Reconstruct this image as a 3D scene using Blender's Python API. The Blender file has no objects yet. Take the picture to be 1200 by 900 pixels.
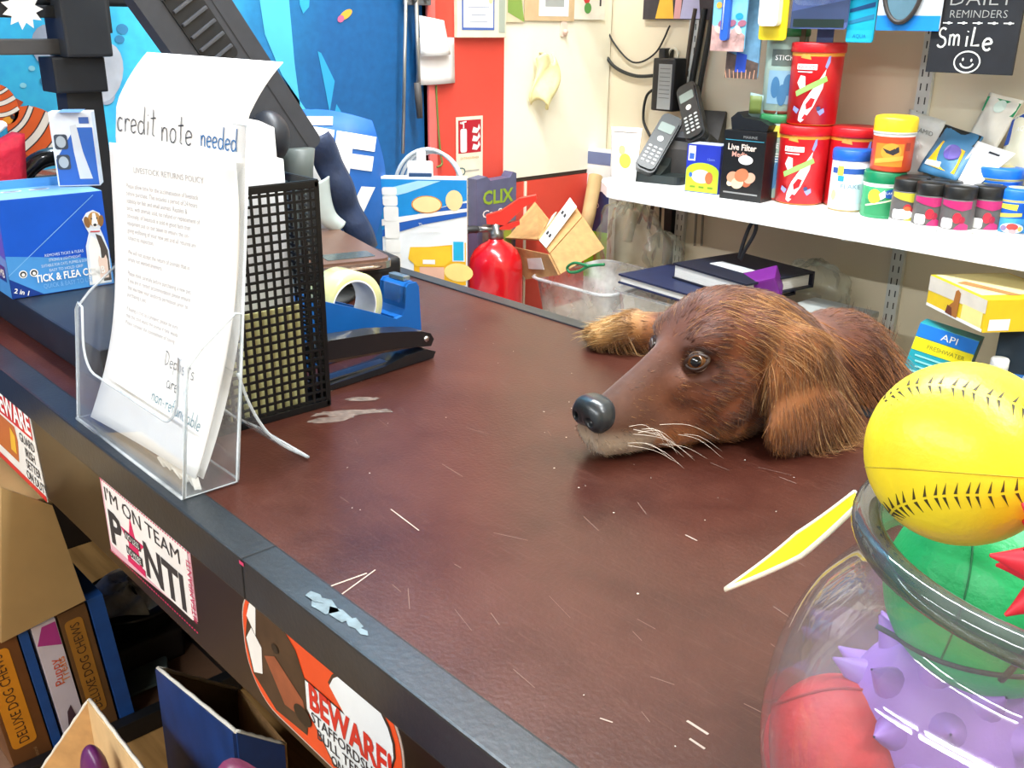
import bpy, bmesh, math, random
import numpy as np
from mathutils import Vector, Matrix
from mathutils.geometry import tessellate_polygon

# ------------------------------------------------------------------ camera, world, light
S = bpy.context.scene
COL = S.collection
random.seed(7)
np.random.seed(7)
PI = math.pi
RW = np.array([[0.67982478, 0.26289889, -0.68463307],      # camera axes (right, down, forward) in room axes
               [0.73327352, -0.22817121, 0.64050593],
               [0.01217474, -0.9374551, -0.34789324]])
CAM = np.array([0.0, 0.0, 1.33])
FPX = 1143.0
cd = bpy.data.cameras.new('camera')
cam = bpy.data.objects.new('camera', cd)
COL.objects.link(cam)
S.camera = cam
cd.sensor_width = 36.0
cd.sensor_fit = 'HORIZONTAL'
cd.lens = 36.0 * FPX / 1200.0
cd.clip_start = 0.02
M = Matrix.Identity(4)
for i in range(3):
    M[i][0], M[i][1], M[i][2], M[i][3] = RW[i][0], -RW[i][1], -RW[i][2], CAM[i]
cam.matrix_world = M

W = bpy.data.worlds.new('world')
S.world = W
W.use_nodes = True
W.node_tree.nodes['Background'].inputs[0].default_value = (0.93, 0.97, 1.0, 1)
W.node_tree.nodes['Background'].inputs[1].default_value = 0.42

LAMPS = [(-2.75, -1.75, 42), (-1.1, -1.75, 46), (0.55, -1.75, 38), (-1.05, 0.95, 46), (0.6, 0.7, 34)]     # ceiling fittings: x, y, power
LAMP_Z = 2.56
for (lx, ly, lp) in LAMPS:
    ld = bpy.data.lights.new('tube_light', 'AREA')
    ld.shape = 'RECTANGLE'
    ld.size, ld.size_y = 1.45, 0.12
    ld.energy = lp
    ld.color = (0.95, 0.98, 1.0)
    lo = bpy.data.objects.new('tube_light', ld)
    lo.location = (lx, ly, LAMP_Z)
    COL.objects.link(lo)

S.view_settings.view_transform = 'Standard'
S.view_settings.look = 'None'
S.view_settings.gamma = 1.0
S.view_settings.use_curve_mapping = False
S.view_settings.exposure = 0.35
S.cycles.use_denoising = True
S.cycles.max_bounces = 10
S.cycles.transparent_max_bounces = 24
S.cycles.sample_clamp_indirect = 6.0

# ------------------------------------------------------------------ helpers
def ray(px, py):
    return RW @ np.array([px - 600.0, py - 450.0, FPX])
def at_z(px, py, z):
    d = ray(px, py); return Vector(CAM + d * ((z - CAM[2]) / d[2]))
def at_y(px, py, y):
    d = ray(px, py); return Vector(CAM + d * (y / d[1]))
def at_x(px, py, x):
    d = ray(px, py); return Vector(CAM + d * (x / d[0]))
V = Vector
def lin(h):
    h = h.lstrip('#')
    o = []
    for k in (0, 2, 4):
        c = int(h[k:k + 2], 16) / 255.0
        o.append(c / 12.92 if c <= 0.04045 else ((c + 0.055) / 1.055) ** 2.4)
    return o
MATS = {}
def mat(h, rough=0.5, metal=0.0, var=0.06, scale=30.0, bump=0.0, bscale=None, spec=0.5, coat=0.0, sheen=0.0, stretch=None, sss=0.0):
    key = (h, rough, metal, var, scale, bump, bscale, spec, coat, sheen, stretch, sss)
    if key in MATS: return MATS[key]
    m = bpy.data.materials.new('m_' + h.strip('#'))
    m.use_nodes = True
    nt = m.node_tree; N = nt.nodes; L = nt.links
    b = N['Principled BSDF']
    c = lin(h)
    b.inputs['Roughness'].default_value = rough
    b.inputs['Metallic'].default_value = metal
    b.inputs['Specular IOR Level'].default_value = spec
    b.inputs['Coat Weight'].default_value = coat
    b.inputs['Sheen Weight'].default_value = sheen
    if sss:
        b.inputs['Subsurface Weight'].default_value = sss
        b.inputs['Subsurface Radius'].default_value = (0.01, 0.008, 0.006)
    tc = N.new('ShaderNodeTexCoord')
    mp = N.new('ShaderNodeMapping'); L.new(tc.outputs['Object'], mp.inputs[0])
    if stretch: mp.inputs['Scale'].default_value = stretch
    nz = N.new('ShaderNodeTexNoise'); nz.inputs['Scale'].default_value = scale; nz.inputs['Detail'].default_value = 4
    L.new(mp.outputs[0], nz.inputs['Vector'])
    rp = N.new('ShaderNodeValToRGB')
    rp.color_ramp.elements[0].position = 0.3; rp.color_ramp.elements[1].position = 0.7
    rp.color_ramp.elements[0].color = [max(0, x * (1 - var)) for x in c] + [1]
    rp.color_ramp.elements[1].color = [min(1, x * (1 + var)) for x in c] + [1]
    L.new(nz.outputs[0], rp.inputs[0]); L.new(rp.outputs[0], b.inputs['Base Color'])
    if bump:
        n2 = nz
        if bscale:
            n2 = N.new('ShaderNodeTexNoise'); n2.inputs['Scale'].default_value = bscale; n2.inputs['Detail'].default_value = 3
            L.new(mp.outputs[0], n2.inputs['Vector'])
        bp = N.new('ShaderNodeBump'); bp.inputs['Strength'].default_value = bump; bp.inputs['Distance'].default_value = 0.004
        L.new(n2.outputs[0], bp.inputs['Height']); L.new(bp.outputs[0], b.inputs['Normal'])
    MATS[key] = m
    return m
def glassy(name, tint=(1, 1, 1), haze=0.0, rough=0.02, ior=1.45, hazecol=(0.9, 0.92, 0.93)):
    """thin clear sheet: see-through, glossy at grazing angles, slightly hazy"""
    if name in MATS: return MATS[name]
    m = bpy.data.materials.new(name); m.use_nodes = True
    nt = m.node_tree; N = nt.nodes; L = nt.links
    for n in list(N): N.remove(n)
    out = N.new('ShaderNodeOutputMaterial')
    tr = N.new('ShaderNodeBsdfTransparent'); tr.inputs[0].default_value = (*tint, 1)
    df = N.new('ShaderNodeBsdfDiffuse'); df.inputs[0].default_value = (*hazecol, 1)
    gl = N.new('ShaderNodeBsdfGlossy'); gl.inputs['Roughness'].default_value = rough
    lw = N.new('ShaderNodeLayerWeight'); lw.inputs[0].default_value = 0.5
    pw = N.new('ShaderNodeMath'); pw.operation = 'POWER'; pw.inputs[1].default_value = 4.0; L.new(lw.outputs['Facing'], pw.inputs[0])
    fr = N.new('ShaderNodeMath'); fr.operation = 'MULTIPLY_ADD'; fr.inputs[1].default_value = 0.75; fr.inputs[2].default_value = ((ior - 1) / (ior + 1)) ** 2; L.new(pw.outputs[0], fr.inputs[0])
    tc = N.new('ShaderNodeTexCoord'); nz = N.new('ShaderNodeTexNoise'); nz.inputs['Scale'].default_value = 22; nz.inputs['Detail'].default_value = 5
    L.new(tc.outputs['Object'], nz.inputs['Vector'])
    mr = N.new('ShaderNodeMapRange'); mr.inputs[1].default_value = 0.35; mr.inputs[2].default_value = 0.75
    mr.inputs[3].default_value = haze * 0.5; mr.inputs[4].default_value = min(1, haze * 1.5)
    L.new(nz.outputs[0], mr.inputs[0])
    m1 = N.new('ShaderNodeMixShader'); L.new(mr.outputs[0], m1.inputs[0]); L.new(tr.outputs[0], m1.inputs[1]); L.new(df.outputs[0], m1.inputs[2])
    m2 = N.new('ShaderNodeMixShader'); L.new(fr.outputs[0], m2.inputs[0]); L.new(m1.outputs[0], m2.inputs[1]); L.new(gl.outputs[0], m2.inputs[2])
    L.new(m2.outputs[0], out.inputs[0])
    MATS[name] = m
    return m
def face(o, x, y):
    """matrix putting a flat drawing (x right, y up, z out) on a face"""
    x = V(x).normalized(); y = V(y); y = (y - x * y.dot(x)).normalized(); z = x.cross(y)
    T = Matrix.Identity(4)
    for i in range(3): T[i][0], T[i][1], T[i][2], T[i][3] = x[i], y[i], z[i], o[i]
    return T
TEXTS = {}
def text_mesh(s, bold=0.0, spacing=1.0):
    k = (s, bold, spacing)
    if k not in TEXTS:
        cu = bpy.data.curves.new('t', 'FONT'); cu.body = s; cu.size = 1.0; cu.fill_mode = 'FRONT'
        cu.offset = bold; cu.space_character = spacing; cu.resolution_u = 2
        ob = bpy.data.objects.new('t', cu); COL.objects.link(ob)
        dg = bpy.context.evaluated_depsgraph_get(); ev = ob.evaluated_get(dg); me = ev.to_mesh()
        vs = [v.co.copy() for v in me.vertices]; fs = [tuple(p.vertices) for p in me.polygons]
        ev.to_mesh_clear(); COL.objects.unlink(ob); bpy.data.objects.remove(ob); bpy.data.curves.remove(cu)
        TEXTS[k] = (vs, fs)
    return TEXTS[k]
class MB:
    """collects shapes and links them as one mesh object"""
    def __init__(s):
        s.v = []; s.f = []; s.m = []; s.s = []; s.mats = []
    def mi(s, m):
        if m not in s.mats: s.mats.append(m)
        return s.mats.index(m)
    def add(s, vs, fs, m, T=None, smooth=False):
        o = len(s.v); k = s.mi(m)
        s.v += [(T @ V(v)) if T else V(v) for v in vs]
        for f in fs:
            s.f.append(tuple(i + o for i in f)); s.m.append(k); s.s.append(smooth)
        return s
    def box(s, c, d, m, bev=0.0, T=None, seg=2):
        bm = bmesh.new(); bmesh.ops.create_cube(bm, size=1.0)
        for v in bm.verts: v.co = V((v.co.x * d[0] + c[0], v.co.y * d[1] + c[1], v.co.z * d[2] + c[2]))
        if bev: bmesh.ops.bevel(bm, geom=bm.edges[:], offset=bev, segments=seg, affect='EDGES', profile=0.7)
        bm.verts.index_update()
        s.add([v.co.copy() for v in bm.verts], [[v.index for v in f.verts] for f in bm.faces], m, T, smooth=bev > 0.004)
        bm.free(); return s
    def lathe(s, prof, m, seg=32, T=None, smooth=True, cap=True):
        """prof: (radius, z[, material])"""
        n = len(prof); vs = []
        for p in prof:
            for k in range(seg):
                a = 2 * PI * k / seg; vs.append((p[0] * math.cos(a), p[0] * math.sin(a), p[1]))
        for i in range(n - 1):
            mm = prof[i][2] if len(prof[i]) > 2 else m
            s.add([], [], mm)
            o = len(s.v)
        base = len(s.v)
        s.v += [(T @ V(v)) if T else V(v) for v in vs]
        for i in range(n - 1):
            kk = s.mi(prof[i][2] if len(prof[i]) > 2 else m)
            for k in range(seg):
                k2 = (k + 1) % seg
                s.f.append((base + i * seg + k, base + i * seg + k2, base + (i + 1) * seg + k2, base + (i + 1) * seg + k)); s.m.append(kk); s.s.append(smooth)
        if cap:
            if prof[0][0] > 1e-5: s.f.append(tuple(base + k for k in reversed(range(seg)))); s.m.append(s.mi(prof[0][2] if len(prof[0]) > 2 else m)); s.s.append(False)
            if prof[-1][0] > 1e-5: s.f.append(tuple(base + (n - 1) * seg + k for k in range(seg))); s.m.append(s.mi(prof[-2][2] if len(prof[-2]) > 2 else m)); s.s.append(False)
        return s
    def tube(s, pts, r, m, seg=8, closed=False, T=None, flat=1.0, up=None):
        pts = [V(p) for p in pts]; n = len(pts); rs = r if isinstance(r, (list, tuple)) else [r] * n
        vs = []; nrm = None
        for i in range(n):
            a = pts[(i - 1) % n] if (closed or i > 0) else pts[i]; b = pts[(i + 1) % n] if (closed or i < n - 1) else pts[i]
            t = (b - a).normalized()
            if nrm is None: nrm = V(up) if up else (V((0, 0, 1)) if abs(t.z) < 0.9 else V((1, 0, 0)))
            nrm = (nrm - t * nrm.dot(t)).normalized(); bn = t.cross(nrm)
            for k in range(seg):
                an = 2 * PI * k / seg; vs.append(pts[i] + (nrm * math.cos(an) * flat + bn * math.sin(an)) * rs[i])
        fs = []
        for i in range(n if closed else n - 1):
            j = (i + 1) % n
            for k in range(seg):
                k2 = (k + 1) % seg; fs.append((i * seg + k, i * seg + k2, j * seg + k2, j * seg + k))
        if not closed: fs += [tuple(reversed(range(seg))), tuple((n - 1) * seg + k for k in range(seg))]
        return s.add(vs, fs, m, T, True)
    def prism(s, poly, h, m, T=None, z0=0.0, smooth=False):
        n = len(poly); P = [V((p[0], p[1], 0)) for p in poly]
        area = sum(P[i].x * P[(i + 1) % n].y - P[(i + 1) % n].x * P[i].y for i in range(n))
        if area < 0: P.reverse()
        tri = tessellate_polygon([P])
        vs = [(p.x, p.y, z0) for p in P] + [(p.x, p.y, z0 + h) for p in P]
        fs = [(i, (i + 1) % n, n + (i + 1) % n, n + i) for i in range(n)]
        for t in tri:
            a, b, c = t
            if (P[b] - P[a]).cross(P[c] - P[a]).z < 0: a, b, c = a, c, b
            fs += [(n + a, n + b, n + c), (c, b, a)]
        return s.add(vs, fs, m, T, smooth)
    def poly(s, poly, m, T=None, z=0.0004):
        n = len(poly); P = [V((p[0], p[1], 0)) for p in poly]; fs = []
        for (a, b, c) in tessellate_polygon([P]):
            if (P[b] - P[a]).cross(P[c] - P[a]).z < 0: b, c = c, b
            fs.append((a, b, c))
        return s.add([(p.x, p.y, z) for p in P], fs, m, T)
    def rect(s, x, y, w, h, m, T=None, z=0.0004):
        return s.add([(x - w / 2, y - h / 2, z), (x + w / 2, y - h / 2, z), (x + w / 2, y + h / 2, z), (x - w / 2, y + h / 2, z)], [(0, 1, 2, 3)], m, T)
    def oval(s, x, y, rx, ry, m, T=None, z=0.0004, rot=0.0, n=20):
        c, d = math.cos(rot), math.sin(rot)
        q = [(rx * math.cos(2 * PI * k / n), ry * math.sin(2 * PI * k / n)) for k in range(n)]
        return s.add([(x + a * c - b * d, y + a * d + b * c, z) for a, b in q], [tuple(range(n))], m, T)
    def text(s, t, x, y, size, m, T=None, z=0.0008, align='c', sx=1.0, bold=0.0, width=None, rot=0.0, spacing=1.0):
        vs, fs = text_mesh(t, bold, spacing)
        if not vs: return s
        x0 = min(v.x for v in vs); x1 = max(v.x for v in vs)
        if width: sx = width / ((x1 - x0) * size)
        off = {'c': (x0 + x1) / 2, 'l': x0, 'r': x1}[align]
        c, d = math.cos(rot), math.sin(rot); o = []
        for v in vs:
            a, b = (v.x - off) * size * sx, (v.y - 0.35) * size
            o.append((x + a * c - b * d, y + a * d + b * c, z))
        return s.add(o, fs, m, T)
    def line(s, pts, w, m, T=None, z=0.0006, closed=False):
        """a drawn stroke of width w"""
        P = [V((p[0], p[1])) for p in pts]; n = len(P)
        L = []; R = []
        for i in range(n):
            a = P[(i - 1) % n] if (closed or i) else P[i]; b = P[(i + 1) % n] if (closed or i < n - 1) else P[i]
            t = (b - a).normalized() if (b - a).length > 1e-9 else V((1, 0)); q = V((-t.y, t.x)) * w / 2
            L.append(P[i] + q); R.append(P[i] - q)
        vs = [(p.x, p.y, z) for p in L] + [(p.x, p.y, z) for p in R]
        fs = [(n + i, n + (i + 1) % n, (i + 1) % n, i) for i in range(n if closed else n - 1)]
        return s.add(vs, fs, m, T)
    def sphere(s, c, r, m, seg=24, rings=14, T=None):
        r = r if isinstance(r, (tuple, list)) else (r, r, r)
        vs = [(c[0], c[1], c[2] - r[2])]; fs = []
        for i in range(1, rings):
            p = PI * i / rings - PI / 2
            for k in range(seg):
                a = 2 * PI * k / seg; vs.append((c[0] + r[0] * math.cos(p) * math.cos(a), c[1] + r[1] * math.cos(p) * math.sin(a), c[2] + r[2] * math.sin(p)))
        vs.append((c[0], c[1], c[2] + r[2])); e = len(vs) - 1
        for k in range(seg):
            k2 = (k + 1) % seg
            fs.append((0, 1 + k2, 1 + k)); fs.append((e, 1 + (rings - 2) * seg + k, 1 + (rings - 2) * seg + k2))
            for i in range(rings - 2): fs.append((1 + i * seg + k, 1 + i * seg + k2, 1 + (i + 1) * seg + k2, 1 + (i + 1) * seg + k))
        return s.add(vs, fs, m, T, True)
    def grid(s, fn, nu, nv, m, T=None, thick=0.0, smooth=True, mfn=None):
        P = [[V(fn(i / nu, j / nv)) for i in range(nu + 1)] for j in range(nv + 1)]
        idx = lambda i, j: j * (nu + 1) + i
        vs = [P[j][i] for j in range(nv + 1) for i in range(nu + 1)]
        fs = [(idx(i, j), idx(i + 1, j), idx(i + 1, j + 1), idx(i, j + 1)) for j in range(nv) for i in range(nu)]
        if thick:
            n = len(vs); nr = []
            for j in range(nv + 1):
                for i in range(nu + 1):
                    a = P[j][min(i + 1, nu)] - P[j][max(i - 1, 0)]; b = P[min(j + 1, nv)][i] - P[max(j - 1, 0)][i]
                    c = a.cross(b); nr.append(c.normalized() if c.length > 1e-12 else V((0, 0, 1)))
            vs = vs + [v - q * thick for v, q in zip(vs, nr)]
            fs = fs + [tuple(x + n for x in reversed(f)) for f in fs]
            for i in range(nu):
                fs += [(idx(i + 1, 0), idx(i, 0), idx(i, 0) + n, idx(i + 1, 0) + n), (idx(i, nv), idx(i + 1, nv), idx(i + 1, nv) + n, idx(i, nv) + n)]
            for j in range(nv):
                fs += [(idx(0, j), idx(0, j + 1), idx(0, j + 1) + n, idx(0, j) + n), (idx(nu, j + 1), idx(nu, j), idx(nu, j) + n, idx(nu, j + 1) + n)]
        return s.add(vs, fs, m, T, smooth)
    def wrap(s, flat, R, T=None, step=0.25, warp=None):
        """bend a flat drawing round a cylinder of radius R (local x = arc length from the front, y = height, z = lift)"""
        bm = bmesh.new(); vv = [bm.verts.new(v) for v in flat.v]
        for f, k in zip(flat.f, flat.m):
            try: bm.faces.new([vv[i] for i in f]).material_index = k
            except ValueError: pass
        xs = [v.x for v in flat.v]; w = R * step; x = math.floor(min(xs) / w) * w + w
        while x < max(xs):
            bmesh.ops.bisect_plane(bm, geom=bm.verts[:] + bm.edges[:] + bm.faces[:], plane_co=(x, 0, 0), plane_no=(1, 0, 0)); x += w
        bm.verts.index_update()
        o = []
        for v in bm.verts:
            a = v.co.x / R; r = R + v.co.z
            o.append((r * math.sin(a), -r * math.cos(a), v.co.y))
        for f in bm.faces: s.add([], [], flat.mats[f.material_index])
        base = len(s.v); s.v += [(T @ V(q)) if T else V(q) for q in o]
        for f in bm.faces:
            s.f.append(tuple(base + v.index for v in f.verts)); s.m.append(s.mi(flat.mats[f.material_index])); s.s.append(True)
        bm.free(); return s
    def build(s, name, parent=None, label=None):
        me = bpy.data.meshes.new(name)
        me.from_pydata([tuple(v) for v in s.v], [], s.f)
        for m in s.mats: me.materials.append(m)
        me.polygons.foreach_set('material_index', s.m); me.polygons.foreach_set('use_smooth', s.s)
        me.update()
        o = bpy.data.objects.new(name, me); COL.objects.link(o)
        if parent: o.parent = parent
        if label: o['label'] = label
        return o
    def solo(s, name, label, cat, loc=(0, 0, 0), rz=0.0, group=None):
        o = s.build(name); o.location = loc; o.rotation_euler = (0, 0, rz)
        return tag(o, label, cat, group)
    def struct(s, name):
        o = s.build(name); o['kind'] = 'structure'; return o
def tag(o, label, cat, group=None, kind=None):
    o['label'] = label; o['category'] = cat
    if group: o['group'] = group
    if kind: o['kind'] = kind
    return o
def thing(name, label, cat, loc=(0, 0, 0), rz=0.0, group=None):
    o = bpy.data.objects.new(name, None); COL.objects.link(o)
    o.empty_display_size = 0.02
    o.location = loc; o.rotation_euler = (0, 0, rz)
    return tag(o, label, cat, group)
def dup(root, label, loc, rz=None):
    def cp(o, par):
        c = o.copy(); COL.objects.link(c)
        if par: c.parent = par
        for ch in [x for x in KIDS.get(o, [])]: cp(ch, c)
        return c
    KIDS = {}
    for x in bpy.data.objects:
        if x.parent: KIDS.setdefault(x.parent, []).append(x)
    r = cp(root, None); r.location = loc; r['label'] = label
    if rz is not None: r.rotation_euler[2] = rz
    return r
def spline(pts, n=8):
    """smooth path through points"""
    P = [V(p) for p in pts]; o = []
    for i in range(len(P) - 1):
        a = P[max(i - 1, 0)]; b = P[i]; c = P[i + 1]; d = P[min(i + 2, len(P) - 1)]
        for k in range(n):
            t = k / n; o.append(0.5 * ((2 * b) + (c - a) * t + (2 * a - 5 * b + 4 * c - d) * t * t + (3 * b - a - 3 * c + d) * t ** 3))
    o.append(P[-1]); return o
def arc2(cx, cy, rx, ry, a0, a1, n=10):
    return [(cx + rx * math.cos(a0 + (a1 - a0) * k / n), cy + ry * math.sin(a0 + (a1 - a0) * k / n)) for k in range(n + 1)]
def rrect(w, h, r, n=5, cx=0, cy=0):
    o = []
    for (sx, sy, a) in ((1, 1, 0), (-1, 1, PI / 2), (-1, -1, PI), (1, -1, 1.5 * PI)):
        o += arc2(cx + sx * (w / 2 - r), cy + sy * (h / 2 - r), r, r, a, a + PI / 2, n)
    return o
WHITE = mat('#f2f2ee', 0.55); BLACK = mat('#16171a', 0.45); PAPER = mat('#f4f4f2', 0.7, var=0.02)
INK = mat('#2a2a30', 0.6); KRAFT = mat('#c69a63', 0.8, var=0.12, scale=60); KRAFT_IN = mat('#ad8353', 0.85, var=0.12, scale=60)
CLEAR = glassy('clear_plastic', (0.97, 0.98, 0.99), 0.05, 0.05)

# ------------------------------------------------------------------ the room
YW, XL, ZS, ZD = 1.88, -1.68, 1.0, 0.655       # shelf wall, mural wall, shelf top, back desk top
def mural_mat():
    m = bpy.data.materials.new('mural_paint'); m.use_nodes = True
    nt = m.node_tree; N = nt.nodes; L = nt.links; b = N['Principled BSDF']; b.inputs['Roughness'].default_value = 0.5
    tc = N.new('ShaderNodeTexCoord'); sp = N.new('ShaderNodeSeparateXYZ'); L.new(tc.outputs['Object'], sp.inputs[0])
    nz = N.new('ShaderNodeTexNoise'); nz.inputs['Scale'].default_value = 3.0; nz.inputs['Detail'].default_value = 5; L.new(tc.outputs['Object'], nz.inputs['Vector'])
    ma = N.new('ShaderNodeMath'); ma.operation = 'MULTIPLY_ADD'; ma.inputs[1].default_value = 0.16; L.new(nz.outputs[0], ma.inputs[0]); L.new(sp.outputs[1], ma.inputs[2])
    mz = N.new('ShaderNodeMath'); mz.operation = 'MULTIPLY_ADD'; mz.inputs[1].default_value = -0.10; L.new(sp.outputs[2], mz.inputs[0]); L.new(ma.outputs[0], mz.inputs[2])
    mr = N.new('ShaderNodeMapRange'); mr.inputs[1].default_value = 0.2; mr.inputs[2].default_value = 1.4; L.new(mz.outputs[0], mr.inputs[0])
    rp = N.new('ShaderNodeValToRGB'); e = rp.color_ramp.elements
    cols = [(0.0, '#0b3f86'), (0.17, '#0f5aa4'), (0.23, '#35b2e6'), (0.46, '#3cbdea'), (0.56, '#1c7fb8'), (0.70, '#0f5c98'), (1.0, '#0e548c')]
    e[0].position, e[1].position = cols[0][0], cols[-1][0]
    for (p, h) in cols[1:-1]: e.new(p)
    for k, (p, h) in enumerate(cols): e[k].position = p; e[k].color = lin(h) + [1]
    L.new(mr.outputs[0], rp.inputs[0])
    n2 = N.new('ShaderNodeTexNoise'); n2.inputs['Scale'].default_value = 60; L.new(tc.outputs['Object'], n2.inputs['Vector'])
    mx = N.new('ShaderNodeMixRGB'); mx.blend_type = 'OVERLAY'; mx.inputs[0].default_value = 0.25; L.new(rp.outputs[0], mx.inputs[1]); L.new(n2.outputs[0], mx.inputs[2])
    L.new(mx.outputs[0], b.inputs['Base Color'])
    return m
def wood_mat(h, h2, dirx=True):
    m = bpy.data.materials.new('wood_' + h.strip('#')); m.use_nodes = True
    nt = m.node_tree; N = nt.nodes; L = nt.links; b = N['Principled BSDF']; b.inputs['Roughness'].default_value = 0.4
    tc = N.new('ShaderNodeTexCoord'); mp = N.new('ShaderNodeMapping'); mp.inputs['Scale'].default_value = (1.5, 18, 1) if dirx else (18, 1.5, 1)
    L.new(tc.outputs['Object'], mp.inputs[0])
    nz = N.new('ShaderNodeTexNoise'); nz.inputs['Scale'].default_value = 4; nz.inputs['Detail'].default_value = 8; L.new(mp.outputs[0], nz.inputs['Vector'])
    rp = N.new('ShaderNodeValToRGB'); rp.color_ramp.elements[0].position = 0.3; rp.color_ramp.elements[1].position = 0.7
    rp.color_ramp.elements[0].color = lin(h) + [1]; rp.color_ramp.elements[1].color = lin(h2) + [1]
    L.new(nz.outputs[0], rp.inputs[0]); L.new(rp.outputs[0], b.inputs['Base Color'])
    return m
CREAM = mat('#ddd0b4', 0.6, var=0.03, scale=4); CREAM2 = mat('#f8f3dc', 0.5, var=0.02, scale=4)
RED = mat('#dd4c3c', 0.42, var=0.05, scale=9); REDL = mat('#ea7068', 0.4)
MUR = mural_mat()
mb = MB(); mb.box((-1.2, -0.5, -0.02), (6.6, 4.9, 0.04), wood_mat('#8d6a3d', '#b68d57')); mb.struct('floor')
mb = MB(); mb.box((0.2, YW + 0.03, 1.35), (3.8, 0.06, 2.7), CREAM); mb.struct('wall_back')
mb = MB(); mb.box((-1.2, -0.5, 2.68), (6.6, 4.9, 0.04), mat('#e9e8e2', 0.8)); mb.struct('ceiling')
mb = MB(); mb.box((2.08, -0.3, 1.35), (0.06, 4.4, 2.7), CREAM); mb.struct('wall_right')

# mural wall with the red and cream boards at its far end
mb = MB(); mb.box((XL - 0.03, 0.82, 1.35), (0.06, 2.24, 2.7), MUR)
T = face((XL, 0, 0), (0, 1, 0), (0, 0, 1))                     # drawing on the wall: x = world y, y = world z
def wq(px, py): p = at_x(px, py, XL); return (p.y, p.z)
ORG, FWH, FBL = mat('#e8632a', 0.5), mat('#f4eee6', 0.5), mat('#3a3338', 0.5)
def clownfish(cx, cy, L_, H_, rot):
    Q = T @ Matrix.Translation((cx, cy, 0)) @ Matrix.Rotation(rot, 4, 'Z')
    mb.oval(0, 0, L_ / 2, H_ / 2, ORG, Q, 0.0010, n=26)
    mb.poly([(-L_ * .42, 0), (-L_ * .72, H_ * .3), (-L_ * .68, 0), (-L_ * .72, -H_ * .3)], ORG, Q, 0.0011)
    mb.poly([(-.1 * L_, H_ * .44), (.1 * L_, H_ * .72), (.24 * L_, H_ * .38)], mat('#b8461f', 0.5), Q, 0.0009)
    mb.poly([(-.2 * L_, -H_ * .40), (0, -H_ * .66), (.15 * L_, -H_ * .44)], mat('#b8461f', 0.5), Q, 0.0009)
    for fx, w in ((.20, .09), (-.08, .10), (-.33, .06)):
        hh = H_ * 0.5 * math.sqrt(max(0, 1 - (fx * 2) ** 2)) * .98
        arc = [(L_ * (fx + .05 * math.cos(t * PI / 2)), hh * t) for t in np.linspace(-1, 1, 9)]
        mb.line(arc, L_ * (w + .035), FBL, Q, 0.0013); mb.line(arc, L_ * w, FWH, Q, 0.0016)
    mb.oval(L_ * .36, H_ * .1, H_ * .08, H_ * .08, FBL, Q, 0.0018)
    mb.oval(L_ * .40, -H_ * .12, L_ * .09, H_ * .2, mat('#f0a030', 0.5), Q, 0.0015)
a = wq(46, 158); clownfish(a[0], a[1], 0.105, 0.076, -.75)
a = wq(4, 122); clownfish(a[0], a[1], 0.060, 0.040, -1.3)
ROCK, ROCK2 = mat('#b9c0cc', 0.6, var=0.2, scale=20), mat('#9aa6ba', 0.6, var=0.2, scale=20)
for (px, py, rx, ry, rot, mm) in ((122, 85, .030, .048, -.35, ROCK), (123, 111, .016, .016, 0, ROCK2), (60, 55, .030, .034, 0, ROCK2)):
    a = wq(px, py); mb.oval(a[0], a[1], rx, ry, mm, T, 0.0012 + rx * .01, rot)
for (px, py, r) in ((143, 34, .010), (140, 46, .008), (37, 80, .005), (53, 95, .009), (27, 100, .005)):
    a = wq(px, py); mb.oval(a[0], a[1], r, r * .8, mat('#2f7fae', 0.6) if r > .006 else mat('#86cfe6', .6), T, 0.0009)
SH1, SH2 = mat('#4fc0e8', 0.5, var=0.12, scale=8), mat('#2a9fd0', 0.5, var=0.12, scale=8)
for pts, mm in (([(295, -60), (333, -60), (345, 75), (352, 128), (358, 128), (330, 88), (310, 40)], SH1), ([(372, 60), (376, 62), (392, 95), (386, 132), (380, 100)], SH2),
                ([(394, 122), (399, 130), (401, 150), (394, 172), (388, 150)], SH2), ([(349, -20), (363, -20), (362, 8), (355, 16), (351, 6)], SH2)):
    mb.poly([wq(*p) for p in pts], mm, T, 0.0010)
a = wq(405, 17); mb.oval(a[0], a[1], .016, .007, mat('#e8a63a', 0.5), T, 0.0012, 0.5)
a = wq(399, 22); mb.oval(a[0], a[1], .008, .006, mat('#c8608c', 0.5), T, 0.0013, 0.5)
mb.poly([(0.49, 2.6), (0.43, 2.6), (0.40, 1.3), (0.38, 1.05), (0.44, 1.12), (0.455, 1.2), (0.49, 1.32)], mat('#0c4a8e', 0.5), T, 0.0008)
mb.box((XL + 0.006, 1.416, 1.35), (0.012, 0.216, 2.7), RED)
mb.box((XL + 0.009, 1.318, 1.35), (0.018, 0.020, 2.7), REDL)
mb.box((XL + 0.004, 1.70, 1.84), (0.008, 0.352, 1.70), CREAM2)
mb.box((XL + 0.004, 1.70, 0.49), (0.008, 0.352, 0.98), RED)
mb.box((XL + 0.003, 1.70, 0.985), (0.006, 0.352, 0.008), mat('#3a3026', 0.8))
mb.box((XL + 0.006, 1.597, 0.49), (0.012, 0.006, 0.98), CREAM2)
mb.struct('wall_left')

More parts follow.
